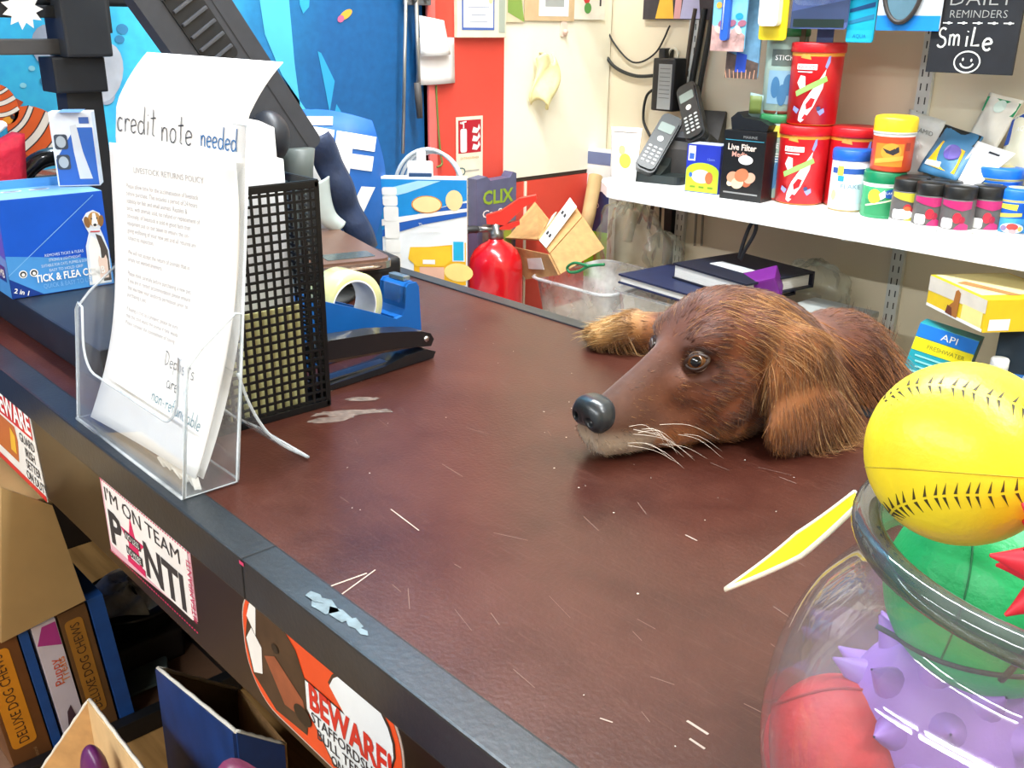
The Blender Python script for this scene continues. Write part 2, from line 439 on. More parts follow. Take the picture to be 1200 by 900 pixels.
for (lx, ly, lp) in LAMPS:
    t = thing('ceiling_light', 'twin tube ceiling light fitting overhead', 'ceiling light', (lx, ly, LAMP_Z + 0.03), 0, 'ceiling tube lights')
    q = MB(); q.box((0, 0, 0.045), (1.55, 0.16, 0.05), WHITE, 0.006); q.build('housing', t)
    tm = MATS.get('tube')
    if not tm:
        tm = bpy.data.materials.new('tube'); tm.use_nodes = True; MATS['tube'] = tm
        tb = tm.node_tree.nodes['Principled BSDF']; tb.inputs['Emission Color'].default_value = (0.95, 0.98, 1, 1); tb.inputs['Emission Strength'].default_value = 9.0
    for s_ in (-1, 1):
        q = MB(); q.tube([(-0.72, s_ * 0.045, 0.004), (0.72, s_ * 0.045, 0.004)], 0.013, tm, 10); q.build('tube', t)

# ------------------------------------------------------------------ the counter
ZC = 0.95
def worktop_mat():
    m = bpy.data.materials.new('worktop_laminate'); m.use_nodes = True
    nt = m.node_tree; N = nt.nodes; L = nt.links; b = N['Principled BSDF']
    tc = N.new('ShaderNodeTexCoord')
    n1 = N.new('ShaderNodeTexNoise'); n1.inputs['Scale'].default_value = 7; n1.inputs['Detail'].default_value = 8; n1.inputs['Roughness'].default_value = 0.65
    L.new(tc.outputs['Object'], n1.inputs['Vector'])
    rp = N.new('ShaderNodeValToRGB'); rp.color_ramp.elements[0].position = 0.32; rp.color_ramp.elements[1].position = 0.72
    rp.color_ramp.elements[0].color = lin('#33150f') + [1]; rp.color_ramp.elements[1].color = lin('#502b20') + [1]
    L.new(n1.outputs[0], rp.inputs[0])
    mp = N.new('ShaderNodeMapping'); mp.inputs['Rotation'].default_value = (0, 0, 0.12); mp.inputs['Scale'].default_value = (12, 160, 1); L.new(tc.outputs['Object'], mp.inputs[0])
    n2 = N.new('ShaderNodeTexNoise'); n2.inputs['Scale'].default_value = 3; n2.inputs['Detail'].default_value = 5; L.new(mp.outputs[0], n2.inputs['Vector'])
    r2 = N.new('ShaderNodeValToRGB'); r2.color_ramp.elements[0].position = 0.55; r2.color_ramp.elements[1].position = 0.85
    r2.color_ramp.elements[0].color = (0, 0, 0, 1); r2.color_ramp.elements[1].color = (.5, .5, .5, 1); L.new(n2.outputs[0], r2.inputs[0])
    mx = N.new('ShaderNodeMixRGB'); L.new(r2.outputs[0], mx.inputs[0]); L.new(rp.outputs[0], mx.inputs[1]); mx.inputs[2].default_value = lin('#5c4038') + [1]
    L.new(mx.outputs[0], b.inputs['Base Color'])
    mr = N.new('ShaderNodeMapRange'); b.inputs['Specular IOR Level'].default_value = 0.32; mr.inputs[3].default_value = 0.24; mr.inputs[4].default_value = 0.42; L.new(n1.outputs[0], mr.inputs[0]); L.new(mr.outputs[0], b.inputs['Roughness'])
    n3 = N.new('ShaderNodeTexNoise'); n3.inputs['Scale'].default_value = 260; L.new(tc.outputs['Object'], n3.inputs['Vector'])
    bp = N.new('ShaderNodeBump'); bp.inputs['Strength'].default_value = 0.12; bp.inputs['Distance'].default_value = 0.002; L.new(n3.outputs[0], bp.inputs['Height']); L.new(bp.outputs[0], b.inputs['Normal'])
    return m
SLATE = mat('#20282e', 0.36, var=0.25, scale=25, bump=0.06, bscale=200)
APRON = mat('#21170f', 0.28, var=0.3, scale=9)
DARKW = mat('#221a16', 0.6, var=0.2)
X0, X1 = -1.66, 0.62
xm, xw = (X0 + X1) / 2, X1 - X0
counter = thing('shop_counter', 'long brown laminate shop counter with slate grey edging and stickered apron', 'counter', (0, 0, 0))
WT = worktop_mat(); q = MB(); q.box((xm, 0.6145, 0.935), (xw, 0.591, 0.030), WT)
SCR = mat('#a8988c', 0.8); DUST = mat('#64564e', 0.9, var=0.4, scale=120); SPK = mat('#d8d0c4', 0.8)
U = face((0, 0, ZC), (1, 0, 0), (0, 1, 0))
rr = random.Random(3)
for k in range(46):
    x, y = rr.uniform(-.95, -.2), rr.uniform(.34, .75); l = rr.uniform(.006, .035); a = rr.gauss(-0.1, 0.25)
    q.line([(x, y), (x + l * math.cos(a), y + l * math.sin(a))], rr.uniform(.0003, .0007), mat('#7d655b', 0.8), U, 0.0002)
for (p0, p1, w) in (((458, 597), (491, 622), .0011), ((805, 845), (830, 861), .0018), ((808, 866), (826, 878), .0016), ((803, 627), (817, 634), .0012), ((703, 842), (718, 847), .0010), ((380, 690), (430, 672), .0016), ((392, 703), (440, 668), .0012)):
    a, b = at_z(*p0, ZC), at_z(*p1, ZC); q.line([(a.x, a.y), (b.x, b.y)], w, SCR, U, 0.0003)
for k in range(70):
    x, y = rr.uniform(-1.1, -.2), rr.uniform(.34, .85); r = rr.uniform(.0004, .0011); q.oval(x, y, r, r * rr.uniform(.5, 1), SPK, U, 0.0004, rr.uniform(0, 3), 6)
for (px, py, rx, ry, rot) in ((408, 484, .050, .009, 1.0), (385, 492, .026, .008, 1.1), (424, 468, .02, .006, .9)):
    a = at_z(px, py, ZC); ri = random.Random(int(px)); n = 22
    q.poly([(a.x + rx * math.cos(2 * PI * k / n) * math.cos(rot) * ri.uniform(.6, 1.1) - ry * math.sin(2 * PI * k / n) * math.sin(rot), a.y + rx * math.cos(2 * PI * k / n) * math.sin(rot) * ri.uniform(.6, 1.1) + ry * math.sin(2 * PI * k / n) * math.cos(rot) * ri.uniform(.6, 1.2)) for k in range(n)], DUST, U, 0.0002 + .00005 * (px % 7))
q.build('worktop', counter)
q = MB(); q.box((xm, 0.304, 0.933), (xw, 0.030, 0.036), SLATE, 0.002)
U2 = face((0, 0, 0.951), (1, 0, 0), (0, 1, 0)); CH = mat('#66777e', 0.7, var=0.3, scale=120)
for (px, py, r) in ((368, 702, .010), (380, 712, .015), (398, 722, .013), (415, 733, .010), (372, 712, .008), (425, 742, .006)):
    a = at_z(px, py, ZC); ri = random.Random(px)
    th0 = ri.uniform(0, 6); q.poly([(a.x + r * ri.uniform(.7, 1.2) * math.cos(th0 + 2 * PI * k / 5), min(.311, max(.298, a.y)) + .5 * r * ri.uniform(.7, 1.2) * math.sin(th0 + 2 * PI * k / 5)) for k in range(5)], CH, U2, 0.0003 + .00008 * (px % 9))
jx = at_y(284, 668, 0.289).x; q.rect(jx, 0.933, .0016, .034, mat('#0a0c0e', .7), face((0, 0.289, 0), (1, 0, 0), (0, 0, 1)), .0004); q.rect(jx + .001, 0.948, .007, .003, mat('#c8386a', .5), face((0, 0.289, 0), (1, 0, 0), (0, 0, 1)), .0008); q.rect(jx, 0.304, .0014, .030, mat('#0a0c0e', .7), U2, .0004)
q.build('front_edging', counter)
q = MB(); q.box((xm, 0.922, 0.933), (xw, 0.024, 0.038), SLATE, 0.002); q.build('back_edging', counter)
q = MB(); q.box((xm, 0.302, 0.866), (xw, 0.018, 0.098), APRON, 0.001); q.build('apron', counter)
q = MB(); q.box((xm, 0.915, 0.46), (xw, 0.018, 0.90), DARKW); q.build('back_panel', counter)
for x in (X0 + 0.012, X1 - 0.012):
    q = MB(); q.box((x, 0.61, 0.459), (0.022, 0.590, 0.918), DARKW); q.build('end_panel', counter)
q = MB(); q.box((xm, 0.50, 0.435), (xw - 0.05, 0.80, 0.026), wood_mat('#8d6a3d', '#b68d57')); q.build('lower_shelf', counter)
q = MB(); q.box((xm, 0.12, 0.21), (xw - 0.05, 0.02, 0.42), DARKW); q.build('plinth', counter)

# back desk, low cabinet, wall shelf and its uprights
t = thing('back_desk', 'low cream desk along the shelf wall, mostly hidden behind the counter', 'desk', (0, 0, 0))
q = MB(); q.box((-0.66, 1.665, ZD - 0.015), (2.02, 0.415, 0.03), mat('#d8cfb8', 0.5), 0.003); q.build('desk_top', t)
for x in (-1.64, -0.66, 0.32):
    q = MB(); q.box((x, 1.67, ZD / 2 - 0.016), (0.03, 0.38, ZD - 0.032), mat('#c9c0aa', 0.6)); q.build('side_panel', t)
t = thing('low_cabinet', 'low white cabinet behind the counter end beside the mural wall', 'cabinet', (-1.46, 1.095, 0))
q = MB(); q.box((0, 0, 0.375), (0.40, 0.30, 0.75), WHITE, 0.004); q.build('carcass', t)
q = MB(); q.box((0.205, 0, 0.375), (0.012, 0.28, 0.70), WHITE, 0.003); d = q.build('door', t)
q = MB(); q.box((0.218, -0.12, 0.6), (0.014, 0.012, 0.09), mat('#888888', 0.3, 1.0), 0.003); q.build('handle', d)
SHW = mat('#f6f6f2', 0.45, var=0.02)
t = thing('wall_shelf', 'white wall shelf holding the telephones and fish food tubs', 'shelf', (0, 0, 0))
q = MB(); q.prism([(-1.50, 1.68), (-1.475, 1.645), (-1.41, 1.592), (-1.39, 1.587), (0.7, 1.587), (0.7, 1.872), (-1.50, 1.872)], 0.022, SHW, None, ZS - 0.022); q.build('board', t)
UPX = [at_y(1062, 240, 1.87).x, at_y(797, 260, 1.87).x, 0.35]
GREY = mat('#c2c4bd', 0.4); SLOT = mat('#2c2c2a', 0.7)
for x in UPX:
    q = MB(); q.prism([(1.865, ZS - 0.024), (1.64, ZS - 0.024), (1.64, ZS - 0.036), (1.865, ZS - 0.075)], 0.008, SHW, face((x - 0.004, 0, 0), (0, 1, 0), (0, 0, 1))); q.build('bracket', t)
for x, lb in zip(UPX, ('grey twin-slot shelf upright between the red tubs and the jar', 'grey twin-slot shelf upright behind the stacked navy books', 'grey twin-slot shelf upright at the far end of the shelf wall')):
    q = MB(); q.box((x, 1.8735, 1.30), (0.026, 0.011, 1.50), GREY)
    Q = face((x, 1.868, 0), (1, 0, 0), (0, 0, 1)); z = 0.60
    while z < 2.0:
        for sx in (-.006, .006): q.rect(sx, z, .0025, .013, SLOT, Q, 0.0004)
        z += 0.025
    q.solo('shelf_upright', lb, 'shelf upright', group='shelf uprights')
t = thing('upper_shelf', 'white upper shelf above the frame from which the packs hang', 'shelf', (0, 0, 0))
q = MB(); q.box((-0.4, 1.73, 1.56), (2.1, 0.285, 0.02), SHW); q.build('board', t)

# ------------------------------------------------------------------ the dog: one continuous sculpted body
class Field:
    """signed-distance sculpture sampled on a grid and turned into one mesh"""
    def __init__(s, lo, hi, h):
        s.lo = np.array(lo, float); s.h = h
        s.n = np.ceil((np.array(hi) - s.lo) / h).astype(int) + 1
        s.D = np.full(s.n, 1.0, np.float32)
    def sl(s, lo, hi):
        a = np.maximum(0, np.floor((np.array(lo) - s.lo) / s.h).astype(int)); b = np.minimum(s.n, np.ceil((np.array(hi) - s.lo) / s.h).astype(int) + 1)
        if np.any(b <= a): return None, None
        g = np.meshgrid(*[s.lo[i] + s.h * np.arange(a[i], b[i]) for i in range(3)], indexing='ij')
        return tuple(slice(a[i], b[i]) for i in range(3)), np.stack(g, -1)
    def put(s, sl, d, k, op):
        A = s.D[sl]; d = d.astype(np.float32)
        if op == 'cut':
            d = -d; hh = np.maximum(k - np.abs(A - d), 0) / k; s.D[sl] = np.maximum(A, d) + hh * hh * k / 4
        else:
            hh = np.maximum(k - np.abs(A - d), 0) / k; s.D[sl] = np.minimum(A, d) - hh * hh * k / 4
    def ell(s, c, r, R=None, k=0.02, op='add', p=2.0):
        """ellipsoid; R rows are its own axes; p > 2 squares it off"""
        c = np.array(c, float); r = np.array(r, float); R = np.eye(3) if R is None else np.array(R, float)
        ext = np.abs(R.T) @ r + k + 3 * s.h
        sl, P = s.sl(c - ext, c + ext)
        if sl is None: return
        q = np.abs((P - c) @ R.T)
        k0 = ((q / r) ** p).sum(-1) ** (1 / p) + 1e-9; k1 = ((q / (r * r)) ** p).sum(-1) ** (1 / p) + 1e-9
        d = np.where(k0 < 0.3, (k0 - 1) * r.min(), k0 * (k0 - 1) / k1)
        s.put(sl, d, k, op)
    def cone(s, a, b, ra, rb, k=0.02, op='add'):
        a = np.array(a, float); b = np.array(b, float); m = max(ra, rb) + k + 3 * s.h
        sl, P = s.sl(np.minimum(a, b) - m, np.maximum(a, b) + m)
        if sl is None: return
        ab = b - a; t = np.clip(((P - a) @ ab) / (ab @ ab), 0, 1)
        d = np.linalg.norm(P - a - t[..., None] * ab, axis=-1) - (ra + (rb - ra) * t)
        s.put(sl, d, k, op)
    def mesh(s, smooth=2):
        D = s.D; n = s.n - 1; I = D < 0
        cs = [(i, j, k) for i in (0, 1) for j in (0, 1) for k in (0, 1)]
        def C(A, o): return A[o[0]:o[0] + n[0], o[1]:o[1] + n[1], o[2]:o[2] + n[2]]
        cnt = sum(C(I, o).astype(np.int8) for o in cs)
        act = np.argwhere((cnt > 0) & (cnt < 8)); ix = np.full(n, -1, np.int64); ix[tuple(act.T)] = np.arange(len(act))
        pos = np.zeros((len(act), 3)); w = np.zeros(len(act))
        for a in cs:
            for ax in range(3):
                if a[ax]: continue
                b = list(a); b[ax] = 1
                da = D[tuple((act + a).T)]; db = D[tuple((act + b).T)]; x = (da < 0) != (db < 0)
                t = np.where(x, da / np.where(x, da - db, 1), 0); p = np.tile(np.array(a, float), (len(act), 1)); p[:, ax] += t
                pos[x] += p[x]; w[x] += 1
        pos = s.lo + (act + pos / w[:, None]) * s.h
        quads = []
        for ax in range(3):
            u, v = (ax + 1) % 3, (ax + 2) % 3
            A = np.moveaxis(I, ax, 0); sg = np.moveaxis(A[:-1] != A[1:], 0, ax)
            e = np.argwhere(sg); e = e[(e[:, u] > 0) & (e[:, v] > 0) & (e[:, u] < n[u]) & (e[:, v] < n[v])]
            ins = I[tuple(e.T)]
            q = []
            for (du, dv) in ((-1, -1), (0, -1), (0, 0), (-1, 0)):
                f = e.copy(); f[:, u] += du; f[:, v] += dv; q.append(ix[tuple(f.T)])
            q = np.stack(q, -1); q[~ins] = q[~ins][:, ::-1]; quads.append(q)
        F = np.concatenate(quads); F = F[(F >= 0).all(1)]
        E_ = np.concatenate([F[:, [0, 1]], F[:, [1, 2]], F[:, [2, 3]], F[:, [3, 0]]])
        deg = np.bincount(E_.ravel(), minlength=len(pos)).astype(float)
        for _ in range(smooth):
            acc = np.zeros_like(pos); np.add.at(acc, E_[:, 0], pos[E_[:, 1]]); np.add.at(acc, E_[:, 1], pos[E_[:, 0]])
            pos = 0.5 * pos + 0.5 * acc / deg[:, None]
        return pos, F
    def grad(s, P):
        q = np.clip(((P - s.lo) / s.h), 1, np.array(s.n) - 3); i = np.round(q).astype(int)
        g = np.stack([s.D[tuple((i + np.eye(3, dtype=int)[a]).T)] - s.D[tuple((i - np.eye(3, dtype=int)[a]).T)] for a in range(3)], -1)
        return g / (np.linalg.norm(g, axis=1, keepdims=True) + 1e-9)
def vcol_mat(name, rough=0.45, spec=0.4, sheen=0.25, bump=0.0, vary=0.35):
    m = bpy.data.materials.new(name); m.use_nodes = True
    nt = m.node_tree; N = nt.nodes; L = nt.links; b = N['Principled BSDF']
    b.inputs['Roughness'].default_value = rough; b.inputs['Specular IOR Level'].default_value = spec; b.inputs['Sheen Weight'].default_value = sheen
    at = N.new('ShaderNodeVertexColor'); at.layer_name = 'coat'
    tc = N.new('ShaderNodeTexCoord'); nz = N.new('ShaderNodeTexNoise'); nz.inputs['Scale'].default_value = 55; nz.inputs['Detail'].default_value = 5; L.new(tc.outputs['Object'], nz.inputs['Vector'])
    mx = N.new('ShaderNodeMixRGB'); mx.blend_type = 'OVERLAY'; mx.inputs[0].default_value = vary; L.new(at.outputs[0], mx.inputs[1]); L.new(nz.outputs[0], mx.inputs[2])
    L.new(mx.outputs[0], b.inputs['Base Color'])
    if bump:
        bp = N.new('ShaderNodeBump'); bp.inputs['Strength'].default_value = bump; bp.inputs['Distance'].default_value = 0.002; L.new(nz.outputs[0], bp.inputs['Height']); L.new(bp.outputs[0], b.inputs['Normal'])
    return m
def np_mesh(name, pos, F, cols, m, parent=None, smooth=True):
    me = bpy.data.meshes.new(name); k = F.shape[1]
    me.vertices.add(len(pos)); me.vertices.foreach_set('co', pos.astype(np.float32).ravel())
    me.loops.add(F.size); me.loops.foreach_set('vertex_index', F.astype(np.int32).ravel())
    me.polygons.add(len(F)); me.polygons.foreach_set('loop_start', np.arange(0, F.size, k, dtype=np.int32))
    me.update(calc_edges=True)
    if smooth: me.polygons.foreach_set('use_smooth', np.ones(len(F), bool))
    ca = me.color_attributes.new('coat', 'FLOAT_COLOR', 'POINT')
    ca.data.foreach_set('color', np.concatenate([cols, np.ones((len(pos), 1))], 1).astype(np.float32).ravel())
    me.materials.append(m); me.validate(); me.update()
    o = bpy.data.objects.new(name, me); COL.objects.link(o)
    if parent: o.parent = parent
    return o

PHI = math.radians(12)
HD = np.array([math.sin(PHI), math.cos(PHI), 0]); HL = np.array([math.cos(PHI), -math.sin(PHI), 0]); HZ = np.array([0, 0, 1.0])
HR = np.stack([HD, HL, HZ])                                   # rows: along the head (nose to nape), to its left, up
HO = np.array([-0.553, 0.620, 0.951])
def hp(a, b, c): return HO + a * HD + b * HL + c * HZ
def rotm(R, axis, ang):
    """own axes R turned by ang about its row `axis`"""
    q = np.array(Matrix.Rotation(ang, 3, V(R[axis])))
    return R @ q.T
fd = Field((-0.90, 0.58, -0.005), (-0.22, 1.50, 1.12), 0.0035)
# torso standing up behind the counter
fd.cone((-.505, 1.11, .815), (-.45, 1.22, .60), .098, .100, .05)
fd.cone((-.45, 1.22, .60), (-.41, 1.29, .36), .100, .095, .05)
fd.ell((-.49, 1.085, .815), (.10, .11, .11), k=.03)
for sx in (-1, 1):
    x = -.41 + sx * .075
    fd.ell((x, 1.285, .35), (.055, .085, .12), k=.04)
    fd.cone((x, 1.27, .29), (x, 1.205, .235), .058, .042, .03)
    fd.cone((x, 1.205, .235), (x, 1.355, .125), .040, .022, .02)
    fd.cone((x, 1.355, .125), (x, 1.335, .035), .021, .024, .015)
    fd.ell((x, 1.30, .022), (.030, .050, .024), k=.015)
fd.cone((-.41, 1.375, .38), (-.40, 1.45, .30), .030, .020, .03)
fd.cone((-.40, 1.45, .30), (-.39, 1.46, .14), .020, .008, .01)
# neck
fd.cone(hp(.205, 0, .060), (-.505, .960, .975), .056, .050, .03)
fd.cone((-.500, .960, .985), (-.505, 1.07, .865), .054, .080, .03)
# left shoulder and folded left foreleg
fd.ell((-.432, 1.04, .868), (.062, .075, .080), k=.025)
fd.cone((-.40, 1.05, .875), (-.320, 1.00, .940), .042, .030, .03)
fd.cone((-.320, 1.00, .940), (-.285, .915, .972), .030, .022, .02)
fd.ell((-.275, .885, .969), (.026, .042, .018), k=.015)
# right foreleg laid along the counter edge, toes to the left
fd.cone((-.54, 1.05, .92), (-.62, .985, .968), .055, .032, .04)
fd.cone((-.62, .985, .968), (-.69, .925, .976), .032, .024, .02)
fd.cone((-.69, .925, .976), (-.735, .903, .972), .026, .026, .015)
PR = np.stack([np.array([-.93, -.36, 0]), np.array([.36, -.93, 0]), HZ])
for k, (u, v, w, rr_) in enumerate(((.050, -.026, .013, .012), (.062, -.009, .014, .013), (.062, .009, .014, .013), (.050, .025, .013, .012))):
    c = np.array([-.725, .903, .951]) + PR[0] * u + PR[1] * v
    b0 = np.array([-.725, .903, .951]) + PR[0] * .02 + PR[1] * v * .7
    fd.cone(b0 + HZ * .028, c + HZ * w, .017, rr_, .006)
# head
fd.ell(hp(.170, -.002, .070), (.084, .056, .070), HR, .02)                     # skull
fd.ell(hp(.142, -.004, .098), (.046, .043, .042), HR, .02)                     # forehead
fd.ell(hp(.215, 0, .068), (.050, .040, .046), HR, .025)
for sx in (-1, 1):
    fd.ell(hp(.140, sx * .030, .040), (.048, .028, .038), HR, .018)        # cheek
    fd.ell(hp(.108, sx * .025, .105), (.024, .017, .014), rotm(HR, 1, .35), .012)   # brow
    fd.cone(hp(.085, sx * .020, .062), hp(.135, sx * .036, .066), .018, .016, .014)  # cheekbone under the eye
    fd.ell(hp(.035, -.002 + sx * .0125, .025), (.041, .0165, .0245), HR, .010)        # hanging lip
    fd.ell(hp(.085, sx * .020, .024), (.040, .017, .022), HR, .012)
fd.ell(hp(.066, 0, .049), (.066, .0240, .0255), rotm(HR, 1, .30), .012, p=2.1)   # muzzle
fd.cone(hp(.012, 0, .042), hp(.108, 0, .100), .0115, .0175, .012)           # bridge
fd.cone(hp(.014, -.001, .013), hp(.110, 0, .018), .013, .018, .012)            # lower jaw
fd.ell(hp(.155, 0, .025), (.07, .036, .026), HR, .02)                      # throat
for sx in (-1, 1):
    fd.ell(hp(.091, sx * .0345, .0885), (.015, .010, .012), HR, .008, 'cut')     # eye socket
    fd.cone(hp(.070, sx * .033, .008), hp(.014, sx * .020, .007), .0030, .0030, .004, 'cut')  # mouth line
    fd.cone(hp(.118, sx * .058, .052), hp(.096, sx * .050, .030), .006, .004, .010, 'cut')    # fold behind the lip
    fd.cone(hp(.112, sx * .054, .070), hp(.080, sx * .038, .064), .004, .004, .008, 'cut')    # fold under the eye
    fd.cone(hp(.155, sx * .064, .040), hp(.120, sx * .056, .014), .006, .005, .010, 'cut')
    # ears: thick flaps hanging from beside the skull
    if sx > 0:
        fd.cone(hp(.165, .044, .108), hp(.192, .060, .090), .016, .024, .028)
        fd.ell(hp(.188, .073, .062), (.043, .013, .050), rotm(rotm(HR, 0, -.14), 1, .10), .012)
        fd.ell(hp(.190, .085, .028), (.054, .014, .030), rotm(HR, 0, -.10), .012)
    else:
        fd.cone(hp(.170, -.046, .092), hp(.185, -.070, .070), .013, .014, .015)
        fd.ell(hp(.180, -.085, .040), (.036, .012, .046), rotm(HR, 0, .30), .012)
        fd.ell(hp(.165, -.098, .008), (.046, .022, .009), HR, .012)
# keep clear of the counter
sl_, P_ = fd.sl((-.9, .58, .90), (-.22, .9375, .9512)); fd.D[sl_] = np.maximum(fd.D[sl_], np.float32(0.002))
dpos, dF = fd.mesh(2)
dnr = fd.grad(dpos)

def rampc(x, cols):
    xs = [c[0] for c in cols]; A = np.array([lin(c[1]) for c in cols])
    return np.stack([np.interp(x, xs, A[:, k]) for k in range(3)], -1)
def vnoise(P, f, seed):
    r = np.random.RandomState(seed); o = 0
    for k in range(5):
        d = r.randn(3); d /= np.linalg.norm(d); o = o + np.sin(P @ d * f * (0.7 + 0.5 * r.rand()) + r.rand() * 6.28)
    return o / 5
def coat(P):
    q = (P - HO) @ HR.T; a, b, c = q[:, 0], q[:, 1], q[:, 2]
    n = vnoise(P, 60, 1) * .6 + vnoise(P, 160, 2) * .4
    col = rampc(np.clip(.5 + .6 * n, 0, 1), [(0, '#381506'), (.5, '#56270d'), (1, '#783f17')])
    def mixin(w, h):
        nonlocal col
        w = np.clip(w, 0, 1)[:, None]; col = col * (1 - w) + np.array(lin(h)) * w
    head = (P[:, 1] < .90) & (c < .2)
    mixin(np.where(head & (a < .10) & (np.abs(b) < .05), (0.11 - a) / .07 * .6, 0), '#472a18')
    mixin(np.where(head & (a < .06) & (np.abs(b) < .045), np.clip((.034 - c) / .016, 0, 1) * np.clip((.062 - a) / .03, 0, 1) * .85, 0), '#b7a48c')
    mixin(np.where(head & (a > .05) & (a < .16) & (c < .03), np.clip((.03 - c) / .015, 0, 1) * .55, 0), '#b06a2c')
    ear = head & (np.abs(b) > .058) & (a > .13)
    mixin(np.where(ear, .55 + .3 * n, 0), '#8a5526')
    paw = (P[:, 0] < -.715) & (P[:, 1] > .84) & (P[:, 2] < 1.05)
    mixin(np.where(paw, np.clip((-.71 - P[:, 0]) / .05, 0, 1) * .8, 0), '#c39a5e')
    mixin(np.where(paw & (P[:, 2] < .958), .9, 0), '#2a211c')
    eye = np.exp(-((np.abs(b) - .034) ** 2 + (a - .091) ** 2 + (c - .0885) ** 2) / .015 ** 2)
    mixin(eye * .7, '#3a2012')
    body = P[:, 1] > .97
    mixin(np.where(body, .35, 0), '#6d3716')
    return col
dog = thing('dog', 'red brown setter dog resting its chin and a paw on the counter', 'dog', (-0.44, 1.1, 0))
def local(P): return P - np.array([-0.44, 1.1, 0])
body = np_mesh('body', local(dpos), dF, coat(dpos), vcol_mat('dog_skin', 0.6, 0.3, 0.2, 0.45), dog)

# eyes, nose
for sx in (-1, 1):
    e = hp(.0925, .0312 if sx > 0 else -.0255, .0885); q = MB(); T = Matrix.Translation(V(e - np.array([-0.44, 1.1, 0])))
    gz = V((HL * sx * .86 - HD * .48 + HZ * .12)).normalized()
    if sx > 0: gz = (V(CAM) - V(e)).normalized().lerp(V(-HD + HL * .3 + HZ * .2).normalized(), .35).normalized()
    R3 = gz.to_track_quat('Z', 'X').to_matrix().to_4x4()
    pr = [(.0100 * math.sin(PI * k / 18), -.0100 * math.cos(PI * k / 18)) for k in range(19)]
    E1, E2, E3 = mat('#a39a92' if sx > 0 else '#4a3a30', 0.25, coat=.2), mat('#54300f', 0.15, coat=.25, var=.3, scale=400), mat('#070506', 0.08, coat=.25)
    q.lathe([(r, z, E3 if z > .0084 else (E2 if z > .0040 else E1)) for r, z in pr], E1, 28, T @ R3, cap=False)
    q.build('eye', dog)
    # lids
    q = MB(); lid = mat('#2e1a10', 0.4)
    fr = face(e - np.array([-0.44, 1.1, 0]), tuple(V((-HD * .96 + HL * sx * .28)) * (1 if sx > 0 else 1)), (0, 0, 1))
    ring = [V((.0104 * math.cos(t), (.0056 if math.sin(t) > 0 else .0068) * math.sin(t) * (1 - .25 * math.cos(t) ** 2), .0)) for t in np.linspace(0, 2 * PI, 25)[:-1]]
    nrm = V(gz); xx = V(-HD); xx = (xx - nrm * xx.dot(nrm)).normalized(); yy = nrm.cross(xx);  yy = yy if yy.z > 0 else -yy
    c0 = V(e - np.array([-0.44, 1.1, 0])) + nrm * .0058
    q.tube([c0 + xx * p.x + yy * p.y - nrm * (p.x / .0104) ** 2 * .0035 for p in ring], .0026, lid, 8, closed=True)
    q.build('eyelid', dog)
nf = Field(HO + np.array([-.05, -.04, 0.01]), HO + np.array([.05, .05, .08]), 0.0013)
nf.ell(hp(.003, -.002, .046), (.0155, .0205, .0145), HR, .006, p=2.5)
for sx in (-1, 1):
    nf.ell(hp(.001, -.002 + sx * .0115, .041), (.013, .0115, .0125), HR, .005)
    nf.ell(hp(-.0115, -.002 + sx * .0105, .0405), (.006, .0042, .0035), rotm(HR, 0, sx * .5), .003, 'cut')
    nf.cone(hp(-.007, -.002 + sx * .013, .039), hp(.001, -.002 + sx * .019, .036), .0018, .0012, .003, 'cut')
nf.cone(hp(-.014, -.002, .045), hp(-.010, -.002, .029), .0010, .0010, .002, 'cut')
np_, nF = nf.mesh(2)
q = np_mesh('nose', local(np_), nF, np.tile(np.array(lin('#23282b')), (len(np_), 1)), vcol_mat('nose_skin', 0.28, 0.6, 0.0, 0.5), dog)

# fur: thin tapering strands that follow the lie of the coat
def strands(root, direc, length, rad, cols, nseg, droop, curl, rs, lift=None):
    """(N) strands -> vertices, quads, colours; each a thin three-sided taper"""
    N_ = len(root); t = np.linspace(0, 1, nseg + 1)
    dirn = direc / (np.linalg.norm(direc, axis=1, keepdims=True) + 1e-9)
    side = np.cross(dirn, np.array([.3, .2, .93])); side /= np.linalg.norm(side, axis=1, keepdims=True) + 1e-9
    up = np.cross(side, dirn); ph = rs.rand(N_) * 6.28; am = curl * rs.randn(N_)
    P = root[:, None] + dirn[:, None] * (length[:, None] * t)[..., None] + np.array([0, 0, -1.0]) * (droop * length[:, None] * t ** 2)[..., None] \
        + side[:, None] * ((am * length)[:, None] * np.sin(t * 4 + ph[:, None]) * t)[..., None]
    if lift is not None: P = lift(P)
    r = rad[:, None] * (1 - .85 * t)
    an = np.array([0, 2.094, 4.189])
    off = np.cos(an)[None, None, :, None] * side[:, None, None] + np.sin(an)[None, None, :, None] * up[:, None, None]
    Vv = (P[:, :, None] + off * r[..., None, None]).reshape(-1, 3)
    b = (np.arange(N_)[:, None, None] * (nseg + 1) + np.arange(nseg)[None, :, None]) * 3
    k = np.arange(3)[None, None]; k2 = (k + 1) % 3
    F = np.stack([b + k, b + k2, b + 3 + k2, b + 3 + k], -1).reshape(-1, 4)
    Cc = np.repeat(cols, (nseg + 1) * 3, axis=0)
    return Vv, F, Cc
def sample(n, keep, rs):
    A, B, C_, D_ = (dpos[dF[:, k]] for k in range(4)); ar = np.linalg.norm(np.cross(C_ - A, D_ - B), axis=1)
    ctr = (A + C_) / 2; ar = ar * keep(ctr)
    fi = rs.choice(len(dF), n, p=ar / ar.sum()); u, v = rs.rand(n, 1), rs.rand(n, 1)
    return A[fi] * (1 - u) * (1 - v) + B[fi] * u * (1 - v) + C_[fi] * u * v + D_[fi] * (1 - u) * v
